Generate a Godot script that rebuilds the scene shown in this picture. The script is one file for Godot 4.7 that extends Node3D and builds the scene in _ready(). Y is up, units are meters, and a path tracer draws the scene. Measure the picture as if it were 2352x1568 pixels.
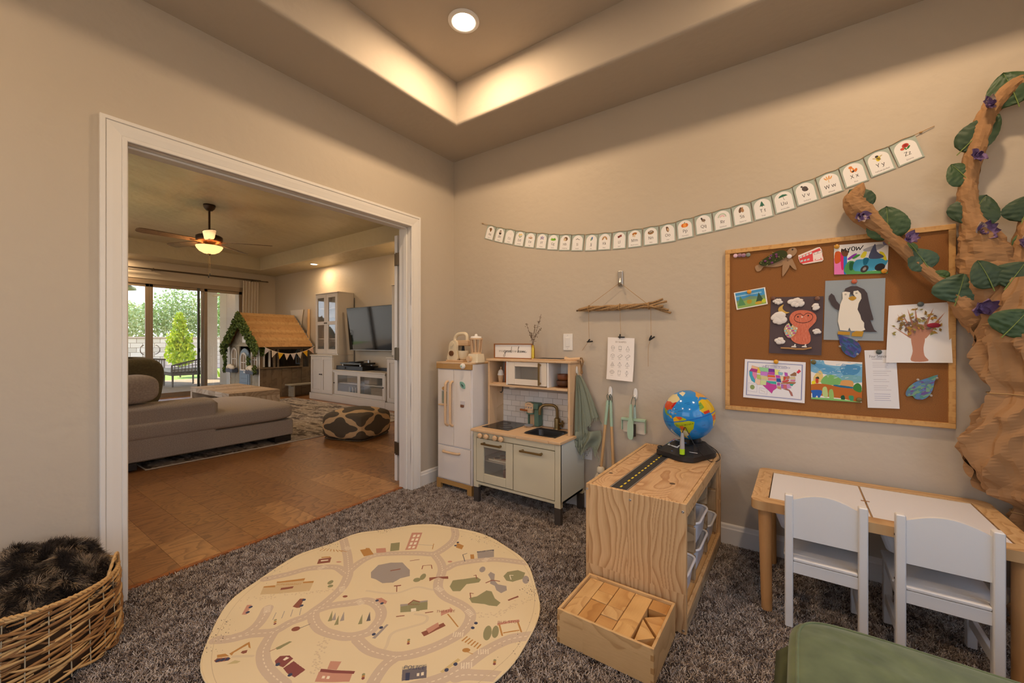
extends Node3D
# World: the playroom's corner is the origin, wall_left is x = 0, wall_back is z = 0, the floor is y = 0, metres.
const FX := 931.0
const CX := 1176.0
const CY := 784.5
const EYE := Vector3(2.479, 1.165, 2.634)
const YAW := 0.61244
const XR := 3.75      # right wall of the playroom
const ZR := 4.3       # wall behind the camera
const HS := 2.745     # soffit of the playroom
const HT := 3.055     # tray of the playroom
const XF := -8.2      # far wall of the living room
const ZT := -2.26     # television wall
const ZL := 3.1
const HL := 2.79
const HLT := 3.08
var rng := RandomNumberGenerator.new()
var mats := {}
var taken := {}

# ---- photo pixel (2352 x 1568) to a point on a known plane ----
func ray(px: float, py: float) -> Vector3:
	return Vector3(-sin(YAW), 0, -cos(YAW)) + Vector3(cos(YAW), 0, -sin(YAW)) * ((px - CX) / FX) - Vector3.UP * ((py - CY) / FX)
func onz(px: float, py: float, z := 0.0) -> Vector3:
	var r := ray(px, py)
	return EYE + r * ((z - EYE.z) / r.z)
func onx(px: float, py: float, x := 0.0) -> Vector3:
	var r := ray(px, py)
	return EYE + r * ((x - EYE.x) / r.x)
func ony(px: float, py: float, y := 0.0) -> Vector3:
	var r := ray(px, py)
	return EYE + r * ((y - EYE.y) / r.y)
func wall2(px: float, py: float, z := 0.0) -> Vector2:
	var p := onz(px, py, z)
	return Vector2(p.x, p.y)

# ---- mesh builder ----
class MB:
	var v := PackedVector3Array()
	var n := PackedVector3Array()
	var u := PackedVector2Array()
	var i := PackedInt32Array()
	var uvs := 1.0          # metres to uv
	var uvo := Vector2.ZERO
	func vert(p: Vector3, nn: Vector3, t := Vector2.ZERO) -> int:
		v.append(p); n.append(nn); u.append(t * uvs + uvo)
		return v.size() - 1
	func face(a: int, b: int, c: int) -> void:
		i.append(a); i.append(c); i.append(b)
	func quad(a: Vector3, b: Vector3, c: Vector3, d: Vector3, ta := Vector2(0, 0), tb := Vector2(1, 0), tc := Vector2(1, 1), td := Vector2(0, 1)) -> void:
		var nn := (b - a).cross(d - a).normalized()
		var k := vert(a, nn, ta); vert(b, nn, tb); vert(c, nn, tc); vert(d, nn, td)
		face(k, k + 1, k + 2); face(k, k + 2, k + 3)
	func tri(a: Vector3, b: Vector3, c: Vector3, ta := Vector2(0, 0), tb := Vector2(1, 0), tc := Vector2(0, 1)) -> void:
		var nn := (b - a).cross(c - a).normalized()
		var k := vert(a, nn, ta); vert(b, nn, tb); vert(c, nn, tc)
		face(k, k + 1, k + 2)
	func quad4(a: Vector3, b: Vector3, c: Vector3, d: Vector3) -> MB:
		quad(a, b, c, d, Vector2(0, 1), Vector2(1, 1), Vector2(1, 0), Vector2(0, 0))
		return self
	# box with rounded-looking chamfers; grain is the axis that u runs along
	func box(c: Vector3, s: Vector3, bev := 0.0, grain := 0, bs := Basis.IDENTITY) -> MB:
		var h := s * 0.5
		var e := minf(bev, minf(h.x, minf(h.y, h.z)) * 0.98)
		for ax in 3:
			var a1 := (ax + 1) % 3
			var a2 := (ax + 2) % 3
			for sg in [-1.0, 1.0]:
				var nn := Vector3.ZERO
				nn[ax] = sg
				var k := v.size()
				for q in [[-1, -1], [1, -1], [1, 1], [-1, 1]]:
					var p := Vector3.ZERO
					p[ax] = sg * h[ax]
					p[a1] = q[0] * (h[a1] - e)
					p[a2] = q[1] * (h[a2] - e)
					var t := Vector2(p[a1], p[a2])
					if a2 == grain: t = Vector2(p[a2], p[a1])
					elif ax == grain: t = Vector2(p[a1] * 0.25, p[a2])
					vert(c + bs * p, bs * nn, t)
				if sg > 0: face(k, k + 1, k + 2); face(k, k + 2, k + 3)
				else: face(k, k + 2, k + 1); face(k, k + 3, k + 2)
		if e > 0.0:
			for ax in 3:
				var a1 := (ax + 1) % 3
				var a2 := (ax + 2) % 3
				for s1 in [-1.0, 1.0]:
					for s2 in [-1.0, 1.0]:
						var k := v.size()
						for q in [[-1, 0], [1, 0], [1, 1], [-1, 1]]:
							var p := Vector3.ZERO
							var nn := Vector3.ZERO
							p[ax] = q[0] * (h[ax] - e)
							if q[1] == 0:
								p[a1] = s1 * h[a1]; p[a2] = s2 * (h[a2] - e); nn[a1] = s1
							else:
								p[a1] = s1 * (h[a1] - e); p[a2] = s2 * h[a2]; nn[a2] = s2
							vert(c + bs * p, bs * nn, Vector2(p[ax], p[a1]) if ax == grain else Vector2(p[a1], p[ax]))
						if s1 * s2 < 0: face(k, k + 1, k + 2); face(k, k + 2, k + 3)
						else: face(k, k + 2, k + 1); face(k, k + 3, k + 2)
			for sx in [-1.0, 1.0]:
				for sy in [-1.0, 1.0]:
					for sz in [-1.0, 1.0]:
						var k := v.size()
						vert(c + bs * Vector3(sx * h.x, sy * (h.y - e), sz * (h.z - e)), bs * Vector3(sx, 0, 0))
						vert(c + bs * Vector3(sx * (h.x - e), sy * h.y, sz * (h.z - e)), bs * Vector3(0, sy, 0))
						vert(c + bs * Vector3(sx * (h.x - e), sy * (h.y - e), sz * h.z), bs * Vector3(0, 0, sz))
						if sx * sy * sz > 0: face(k, k + 1, k + 2)
						else: face(k, k + 2, k + 1)
		return self
	# box between two corners
	func bb(a: Vector3, b: Vector3, bev := 0.0, grain := 0) -> MB:
		return box((a + b) * 0.5, (b - a).abs(), bev, grain)
	func tube(path: Array, rad, seg := 8, caps := true, closed := false) -> MB:
		var m := path.size()
		var up := Vector3.ZERO
		var base := v.size()
		var run := 0.0
		for k in m:
			var p: Vector3 = path[k]
			var a: Vector3 = path[(k - 1 + m) % m] if closed else path[maxi(k - 1, 0)]
			var b: Vector3 = path[(k + 1) % m] if closed else path[mini(k + 1, m - 1)]
			var t := (b - a).normalized()
			if up == Vector3.ZERO:
				up = Vector3.UP if absf(t.y) < 0.9 else Vector3.RIGHT
			var sd := t.cross(up).normalized()
			up = sd.cross(t).normalized()
			if k > 0: run += p.distance_to(path[k - 1])
			var r: float = rad if rad is float else rad[k]
			for j in seg + 1:
				var an := TAU * j / seg
				var d := sd * cos(an) + up * sin(an)
				vert(p + d * r, d, Vector2(run, r * an))
		var rows := m if closed else m - 1
		for k in rows:
			var k2 := (k + 1) % m
			for j in seg:
				var a := base + k * (seg + 1) + j
				var b := base + k2 * (seg + 1) + j
				face(a, b, b + 1); face(a, b + 1, a + 1)
		if caps and not closed:
			for e in [0, m - 1]:
				var d: Vector3 = (path[0] - path[1]).normalized() if e == 0 else (path[m - 1] - path[m - 2]).normalized()
				var c0 := vert(path[e], d)
				var k := v.size()
				for j in seg + 1: vert(v[base + e * (seg + 1) + j], d)
				for j in seg:
					if e == 0: face(c0, k + j, k + j + 1)
					else: face(c0, k + j + 1, k + j)
		return self
	func cyl(a: Vector3, b: Vector3, r0: float, r1 := -1.0, seg := 20) -> MB:
		return tube([a, b], [r0, r1 if r1 >= 0.0 else r0], seg)
	# profile of (radius, height); a repeated point makes a crease
	func lathe(o: Vector3, prof: Array, seg := 28, bs := Basis.IDENTITY, sq := Vector2.ONE) -> MB:
		var base := v.size()
		var m := prof.size()
		for k in m:
			var p: Vector2 = prof[k]
			var a: Vector2 = prof[maxi(k - 1, 0)]
			var b: Vector2 = prof[mini(k + 1, m - 1)]
			if k > 0 and a.is_equal_approx(p): a = p
			if k < m - 1 and b.is_equal_approx(p): b = p
			var t := b - a
			if t.length() < 1e-7: t = Vector2(0, 1)
			var nn := Vector2(t.y, -t.x).normalized()
			for j in seg + 1:
				var an := TAU * j / seg
				vert(o + bs * Vector3(p.x * cos(an) * sq.x, p.y, p.x * sin(an) * sq.y), bs * Vector3(nn.x * cos(an), nn.y, nn.x * sin(an)), Vector2(float(j) / seg, float(k) / maxi(m - 1, 1)))
		for k in m - 1:
			for j in seg:
				var a := base + k * (seg + 1) + j
				var b := a + seg + 1
				face(a, b, b + 1); face(a, b + 1, a + 1)
		return self
	# flat outline in xy pushed from z0 to z1; fit maps the print over the outline's box
	func prism(poly: PackedVector2Array, z0: float, z1: float, xf := Transform3D.IDENTITY, fit := true, smooth := 0.75) -> MB:
		var pts := poly
		if Geometry2D.is_polygon_clockwise(pts): pts.reverse()
		var tr := Geometry2D.triangulate_polygon(pts)
		var lo := pts[0]
		var hi := pts[0]
		for p in pts: lo = lo.min(p); hi = hi.max(p)
		var sz := hi - lo
		for side in 2:
			var z := z1 if side == 0 else z0
			var nn := xf.basis * Vector3(0, 0, 1 if side == 0 else -1)
			var k := v.size()
			for p in pts: vert(xf * Vector3(p.x, p.y, z), nn, Vector2((p.x - lo.x) / sz.x, (hi.y - p.y) / sz.y) if fit else p)
			for t in range(0, tr.size(), 3):
				var ccw := (pts[tr[t + 1]] - pts[tr[t]]).cross(pts[tr[t + 2]] - pts[tr[t]]) > 0.0
				if (side == 0) == ccw: face(k + tr[t], k + tr[t + 1], k + tr[t + 2])
				else: face(k + tr[t], k + tr[t + 2], k + tr[t + 1])
		var m := pts.size()
		for j in m:
			var a := pts[j]
			var b := pts[(j + 1) % m]
			var d := (b - a).normalized()
			var na := Vector2(d.y, -d.x)
			var nb := na
			var dp := (a - pts[(j - 1 + m) % m]).normalized()
			var dn := (pts[(j + 2) % m] - b).normalized()
			if dp.dot(d) > smooth: na = (na + Vector2(dp.y, -dp.x)).normalized()
			if dn.dot(d) > smooth: nb = (nb + Vector2(dn.y, -dn.x)).normalized()
			var k := v.size()
			var ta := Vector2((a.x - lo.x) / sz.x, (hi.y - a.y) / sz.y) if fit else a
			var tb := Vector2((b.x - lo.x) / sz.x, (hi.y - b.y) / sz.y) if fit else b
			vert(xf * Vector3(a.x, a.y, z0), xf.basis * Vector3(na.x, na.y, 0), ta)
			vert(xf * Vector3(b.x, b.y, z0), xf.basis * Vector3(nb.x, nb.y, 0), tb)
			vert(xf * Vector3(b.x, b.y, z1), xf.basis * Vector3(nb.x, nb.y, 0), tb)
			vert(xf * Vector3(a.x, a.y, z1), xf.basis * Vector3(na.x, na.y, 0), ta)
			face(k, k + 1, k + 2); face(k, k + 2, k + 3)
		return self
	# smooth surface f(u, v) over the unit square
	func grid(nu: int, nv: int, f: Callable, flat := false) -> MB:
		var base := v.size()
		var pts := PackedVector3Array()
		for b in nv + 1:
			for a in nu + 1: pts.append(f.call(float(a) / nu, float(b) / nv))
		if flat:
			for b in nv:
				for a in nu:
					var k := b * (nu + 1) + a
					var t0 := Vector2(float(a) / nu, float(b) / nv)
					var t1 := Vector2(float(a + 1) / nu, float(b + 1) / nv)
					tri(pts[k], pts[k + 1], pts[k + nu + 2], t0, Vector2(t1.x, t0.y), t1)
					tri(pts[k], pts[k + nu + 2], pts[k + nu + 1], t0, t1, Vector2(t0.x, t1.y))
			return self
		var wu := pts[0].distance_to(pts[nu]) < 1e-5 and pts[(nu + 1) * (nv / 2)].distance_to(pts[(nu + 1) * (nv / 2) + nu]) < 1e-5
		for b in nv + 1:
			for a in nu + 1:
				var k := b * (nu + 1) + a
				var a0 := a - 1
				var a1 := a + 1
				if a0 < 0: a0 = nu - 1 if wu else 0
				if a1 > nu: a1 = 1 if wu else nu
				var du := pts[b * (nu + 1) + a1] - pts[b * (nu + 1) + a0]
				var dv := pts[mini(b + 1, nv) * (nu + 1) + a] - pts[maxi(b - 1, 0) * (nu + 1) + a]
				var nn := du.cross(dv)
				vert(pts[k], nn.normalized() if nn.length() > 1e-12 else Vector3.UP, Vector2(float(a) / nu, float(b) / nv))
		for b in nv:
			for a in nu:
				var k := base + b * (nu + 1) + a
				face(k, k + 1, k + nu + 2); face(k, k + nu + 2, k + nu + 1)
		return self
	# soft box (superellipsoid); e small = boxy
	func soft(c: Vector3, s: Vector3, e := 0.35, e2 := 0.35, bs := Basis.IDENTITY, nu := 36, nv := 18, warp = null) -> MB:
		var h := s * 0.5
		return grid(nu, nv, func(a, b):
			var th: float = a * TAU
			var ph: float = (b - 0.5) * PI
			var p := Vector3(MB.sp(cos(ph), e2) * MB.sp(cos(th), e), MB.sp(sin(ph), e2), MB.sp(cos(ph), e2) * MB.sp(sin(th), e))
			if warp != null: p = warp.call(p)
			return c + bs * (p * h))
	static func sp(x: float, e: float) -> float:
		return signf(x) * pow(absf(x), e)
	func add(o: MB, xf := Transform3D.IDENTITY) -> MB:
		var k := v.size()
		for p in o.v: v.append(xf * p)
		for p in o.n: n.append((xf.basis * p).normalized())
		u.append_array(o.u)
		for q in o.i: i.append(q + k)
		return self
	func mesh() -> ArrayMesh:
		var m := ArrayMesh.new()
		var arr := []
		arr.resize(Mesh.ARRAY_MAX)
		arr[Mesh.ARRAY_VERTEX] = v
		arr[Mesh.ARRAY_NORMAL] = n
		arr[Mesh.ARRAY_TEX_UV] = u
		arr[Mesh.ARRAY_INDEX] = i
		m.add_surface_from_arrays(Mesh.PRIMITIVE_TRIANGLES, arr)
		return m

func mb(scale := 1.0, off := Vector2.ZERO) -> MB:
	var m := MB.new()
	m.uvs = scale
	m.uvo = off
	return m

# ---- scene objects ----
func numbered(called: String) -> String:
	var k: int = taken.get(called, 0)
	taken[called] = k + 1
	return called if k == 0 else "%s_%03d" % [called, k]
# a thing: Node3D at its base; its parts are meshes in world metres, moved back by the base
func thing(called: String, label: String, category: String, base := Vector3.ZERO, group := "") -> Node3D:
	var o := Node3D.new()
	o.name = numbered(called)
	add_child(o)
	o.position = base
	o.set_meta("label", label)
	o.set_meta("category", category)
	if group: o.set_meta("group", group)
	return o
func put(called: String, m, mat: Material, parent: Node3D = null) -> MeshInstance3D:
	var o := MeshInstance3D.new()
	o.mesh = m.mesh() if m is MB else m
	o.material_override = mat
	if parent == null:
		o.name = numbered(called)
		add_child(o)
	else:
		o.name = called
		parent.add_child(o, true)
		if not parent is MeshInstance3D and not parent.has_meta("local"): o.position = -parent.position
	return o
func solo(called: String, m, mat: Material, label: String, category: String, group := "") -> MeshInstance3D:
	var o := put(called, m, mat)
	o.set_meta("label", label)
	o.set_meta("category", category)
	if group: o.set_meta("group", group)
	return o
func struct(called: String, m, mat: Material, parent: Node3D = null) -> MeshInstance3D:
	var o := put(called, m, mat, parent)
	if parent == null: o.set_meta("kind", "structure")
	return o
func structnode(called: String) -> Node3D:
	var o := Node3D.new()
	o.name = numbered(called)
	add_child(o)
	o.set_meta("kind", "structure")
	return o
func many(called: String, mesh: Mesh, mat: Material, parent: Node3D, xfs: Array, cols := []) -> MultiMeshInstance3D:
	var mm := MultiMesh.new()
	mm.transform_format = MultiMesh.TRANSFORM_3D
	mm.use_colors = not cols.is_empty()
	mm.mesh = mesh
	mm.instance_count = xfs.size()
	for k in xfs.size():
		mm.set_instance_transform(k, xfs[k])
		if not cols.is_empty(): mm.set_instance_color(k, cols[k])
	var o := MultiMeshInstance3D.new()
	o.multimesh = mm
	o.material_override = mat
	o.name = called
	o.set_meta("kind", "stuff")
	parent.add_child(o, true)
	if not parent is MeshInstance3D and not parent.has_meta("local"): o.position = -parent.position
	return o

# ---- materials ----
func hexc(c) -> Color:
	if c is Color: return c
	if c is String: return Color(c)
	return Color8(c[0], c[1], c[2])
func mat(c, rough := 0.6, metal := 0.0, tex: Texture2D = null, bump: Texture2D = null, bumps := 0.1) -> StandardMaterial3D:
	var m := StandardMaterial3D.new()
	m.albedo_color = hexc(c)
	m.roughness = rough
	m.metallic = metal
	m.metallic_specular = 0.5
	if tex: m.albedo_texture = tex
	if bump:
		m.heightmap_enabled = true
		m.heightmap_texture = bump
		m.heightmap_scale = bumps
	m.cull_mode = BaseMaterial3D.CULL_DISABLED
	return m
func tri3(m: StandardMaterial3D, s: float) -> StandardMaterial3D:
	m.uv1_triplanar = true
	m.uv1_world_triplanar = true
	m.uv1_scale = Vector3.ONE * s
	return m
func glow(c, energy: float) -> StandardMaterial3D:
	var m := mat(c, 0.5)
	m.emission_enabled = true
	m.emission = hexc(c)
	m.emission_energy_multiplier = energy
	return m
func glass(c, alpha := 0.08) -> StandardMaterial3D:
	var m := mat(c, 0.03)
	m.transparency = BaseMaterial3D.TRANSPARENCY_ALPHA
	m.albedo_color.a = alpha
	return m
func noisetex(freq: float, size := 256, lo := Color(0, 0, 0), hi := Color(1, 1, 1), oct := 3, sd := 1, type := FastNoiseLite.TYPE_SIMPLEX_SMOOTH) -> ImageTexture:
	var f := FastNoiseLite.new()
	f.seed = sd
	f.noise_type = type
	f.frequency = freq
	f.fractal_octaves = oct
	var src := f.get_seamless_image(size, size)
	var img := Image.create(size, size, false, Image.FORMAT_RGB8)
	for y in size:
		for x in size: img.set_pixel(x, y, lo.lerp(hi, src.get_pixel(x, y).r))
	return ImageTexture.create_from_image(img)
# wood with the grain along u; strips are glued staves, each of its own tone
func woodtex(w: int, h: int, light: Color, dark: Color, strips: int, rings: float, sd: int, knots := 0, wav := 0.35, tone := 0.10) -> ImageTexture:
	var f := FastNoiseLite.new()
	f.seed = sd
	f.frequency = 1.0
	f.fractal_octaves = 2
	var g := FastNoiseLite.new()
	g.seed = sd + 7
	g.frequency = 1.0
	g.fractal_octaves = 3
	var r := RandomNumberGenerator.new()
	r.seed = sd
	var img := Image.create(w, h, false, Image.FORMAT_RGB8)
	var edge := [0.0]
	for k in strips - 1: edge.append((k + 1.0 + r.randf_range(-0.25, 0.25)) / strips)
	edge.append(1.0)
	var kn := []
	for k in knots: kn.append([r.randf(), r.randf(), r.randf_range(0.006, 0.012)])
	var asp := float(w) / h
	for s in strips:
		var so := r.randf() * 40.0
		var st := r.randf_range(-tone, tone)
		var rr := rings * r.randf_range(0.6, 1.5) / strips
		var ctr := r.randf_range(-0.4, 1.4)
		for y in range(int(edge[s] * h), int(edge[s + 1] * h)):
			var fy := float(y) / h
			var ly: float = (fy - edge[s]) / (edge[s + 1] - edge[s])
			for x in w:
				var fx := float(x) / w
				var bendk := 0.0
				var dk := 0.0
				for q in kn:
					var dx: float = (fx - q[0]) * asp
					var dy: float = fy - q[1]
					var d2 := sqrt(dx * dx * 0.35 + dy * dy)
					bendk += 0.5 * q[2] * signf(dy) * exp(-d2 / (q[2] * 4.0)) / (0.02)
					if d2 < q[2]: dk = 1.0
				var a := (ly - ctr) * (1.0 + wav * f.get_noise_2d(fx * 1.1 * asp + so, ly * 0.7)) + 0.16 * wav * f.get_noise_2d(fx * 3.0 * asp, fy * 3.0 + so) + bendk * 0.05
				var ph := fposmod(absf(a) * rr + so, 1.0)
				var line := pow(ph, 3.0) * (1.0 - smoothstep(0.93, 1.0, ph))
				var fine := 0.5 + 0.5 * g.get_noise_2d(fx * 6.0 * asp + so, fy * 150.0)
				var t := clampf(line * 0.75 + fine * 0.28 + st, 0.0, 1.0)
				var c := light.lerp(dark, t)
				if dk > 0.0: c = c.lerp(dark.darkened(0.55), 0.85)
				img.set_pixel(x, y, c)
	return ImageTexture.create_from_image(img)

# ---- flat print drawn into an image: polygons, strokes, lettering ----
class Cv:
	var im: Image
	var w: int
	var h: int
	var font: Font
	var ox := 0.0
	var oy := 0.0
	var sx := 1.0
	var sy := 1.0
	func _init(ww: int, hh: int, c: Color) -> void:
		w = ww; h = hh
		im = Image.create(w, h, false, Image.FORMAT_RGB8)
		im.fill(c)
	# user frame: (x, y) -> pixels
	func frame(x: float, y: float, a: float, b: float) -> void:
		ox = x; oy = y; sx = a; sy = b
	func poly(pts: Array, c: Color) -> void:
		var q := PackedVector2Array()
		for p in pts: q.append(Vector2(ox + p.x * sx, oy + p.y * sy))
		raw(q, c)
	func raw(q: PackedVector2Array, c: Color) -> void:
		var y0 := h
		var y1 := 0
		for p in q:
			y0 = mini(y0, int(floor(p.y))); y1 = maxi(y1, int(ceil(p.y)))
		for y in range(maxi(y0, 0), mini(y1 + 1, h)):
			var xs := []
			var yc := y + 0.5
			for k in q.size():
				var a := q[k]
				var b := q[(k + 1) % q.size()]
				if (a.y <= yc) != (b.y <= yc): xs.append(a.x + (yc - a.y) / (b.y - a.y) * (b.x - a.x))
			xs.sort()
			for k in range(0, xs.size() - 1, 2):
				var x0 := clampi(int(round(xs[k])), 0, w)
				var x1 := clampi(int(round(xs[k + 1])), 0, w)
				if x1 > x0: im.fill_rect(Rect2i(x0, y, x1 - x0, 1), c)
	func ell(cx: float, cy: float, rx: float, ry: float, c: Color, rot := 0.0) -> void:
		var q := []
		for k in 24:
			q.append(Vector2(cx, cy) + Vector2(cos(TAU * k / 24) * rx, sin(TAU * k / 24) * ry).rotated(rot))
		poly(q, c)
	func rect(x: float, y: float, a: float, b: float, c: Color) -> void:
		poly([Vector2(x, y), Vector2(x + a, y), Vector2(x + a, y + b), Vector2(x, y + b)], c)
	func line(pts: Array, wd: float, c: Color, closed := false) -> void:
		var m := pts.size()
		for k in (m if closed else m - 1):
			var a: Vector2 = pts[k]
			var b: Vector2 = pts[(k + 1) % m]
			if a.distance_to(b) < 1e-6: continue
			var d := (b - a).normalized()
			var nn := Vector2(-d.y, d.x) * wd * 0.5
			poly([a + nn, b + nn, b - nn, a - nn], c)
			if wd * absf(sx) > 3.0: ell(b.x, b.y, wd * 0.5, wd * 0.5, c)
	func dashes(pts: Array, wd: float, on: float, off: float, c: Color) -> void:
		var carry := 0.0
		for k in pts.size() - 1:
			var a: Vector2 = pts[k]
			var b: Vector2 = pts[k + 1]
			var ln := a.distance_to(b)
			var s := -carry
			while s < ln:
				var s0 := maxf(s, 0.0)
				var s1 := minf(s + on, ln)
				if s1 > s0: line([a.lerp(b, s0 / ln), a.lerp(b, s1 / ln)], wd, c)
				s += on + off
			carry = ln - (s - on - off)
			if carry > on + off: carry = 0.0
	func text(t: String, x: float, y: float, size: float, c: Color, rot := 0.0, slant := 0.0, thin := 0.0) -> void:
		var tm := TextMesh.new()
		tm.font = font
		tm.text = t
		tm.font_size = 64
		tm.pixel_size = 1.0 / 64.0
		tm.depth = 0.0
		tm.curve_step = 2.0
		var arr := tm.get_mesh_arrays()
		if arr.is_empty() or arr[Mesh.ARRAY_VERTEX] == null: return
		var vs: PackedVector3Array = arr[Mesh.ARRAY_VERTEX]
		var ix: PackedInt32Array = arr[Mesh.ARRAY_INDEX] if arr[Mesh.ARRAY_INDEX] != null else PackedInt32Array(range(vs.size()))
		for k in range(0, ix.size(), 3):
			var q := PackedVector2Array()
			for j in 3:
				var p := vs[ix[k + j]]
				var r := Vector2(x, y) + Vector2((p.x + slant * p.y) * size, -p.y * size).rotated(rot)
				q.append(Vector2(ox + r.x * sx, oy + r.y * sy))
			raw(q, c)
	func speckle(n: int, amt: float, sd: int) -> void:
		var r := RandomNumberGenerator.new()
		r.seed = sd
		for k in n:
			var x := r.randi_range(0, w - 1)
			var y := r.randi_range(0, h - 1)
			var c := im.get_pixel(x, y)
			var s := r.randf_range(-amt, amt)
			im.set_pixel(x, y, Color(clampf(c.r + s, 0, 1), clampf(c.g + s, 0, 1), clampf(c.b + s, 0, 1)))
	func tex() -> ImageTexture:
		return ImageTexture.create_from_image(im)
func canvas(w: int, h: int, c) -> Cv:
	var k := Cv.new(w, h, hexc(c))
	k.font = fontsans
	return k
func smooth(pts: Array, per := 8, closed := false) -> Array:
	var out := []
	var m := pts.size()
	var lim := m if closed else m - 1
	for k in lim:
		var p0 = pts[(k - 1 + m) % m] if closed else pts[maxi(k - 1, 0)]
		var p1 = pts[k]
		var p2 = pts[(k + 1) % m]
		var p3 = pts[(k + 2) % m] if closed else pts[mini(k + 2, m - 1)]
		for j in per:
			var t := float(j) / per
			out.append(0.5 * (2.0 * p1 + (p2 - p0) * t + (2.0 * p0 - 5.0 * p1 + 4.0 * p2 - p3) * t * t + (3.0 * p1 - p0 - 3.0 * p2 + p3) * t * t * t))
	if not closed: out.append(pts[m - 1])
	return out
func pv(a: Array) -> PackedVector2Array:
	var q := PackedVector2Array()
	for p in a: q.append(p)
	return q
# flat coordinate list -> points
func xy(a: Array, s := 1.0) -> Array:
	var q := []
	for k in range(0, a.size(), 2): q.append(Vector2(a[k], a[k + 1]) * s)
	return q
var fontsans: Font
var fontserif: Font
func lettering(t: String, size: float, mat_: Material, parent: Node3D, xf: Transform3D, serif := false, slant := 0.0) -> MeshInstance3D:
	var tm := TextMesh.new()
	tm.font = fontserif if serif else fontsans
	tm.text = t
	tm.font_size = 48
	tm.pixel_size = size / 48.0
	tm.depth = 0.0
	tm.curve_step = 2.0
	var o := put("lettering", tm, mat_, parent)
	o.transform = xf if parent is MeshInstance3D else Transform3D(xf.basis, xf.origin - parent.position)
	if slant != 0.0: o.transform.basis = o.transform.basis * Basis(Vector3(1, 0, 0), Vector3(slant, 1, 0), Vector3(0, 0, 1))
	return o

func sweep(corners: Array, mitres: Array, thick: Vector3, prof: Array, closed := false) -> MB:
	var m := mb()
	var cnt := corners.size()
	for k in (cnt if closed else cnt - 1):
		var k2 := (k + 1) % cnt
		for j in prof.size() - 1:
			var a: Vector2 = prof[j]
			var b: Vector2 = prof[j + 1]
			m.quad(corners[k] + mitres[k] * a.x + thick * a.y, corners[k2] + mitres[k2] * a.x + thick * a.y, corners[k2] + mitres[k2] * b.x + thick * b.y, corners[k] + mitres[k] * b.x + thick * b.y)
	return m

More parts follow.
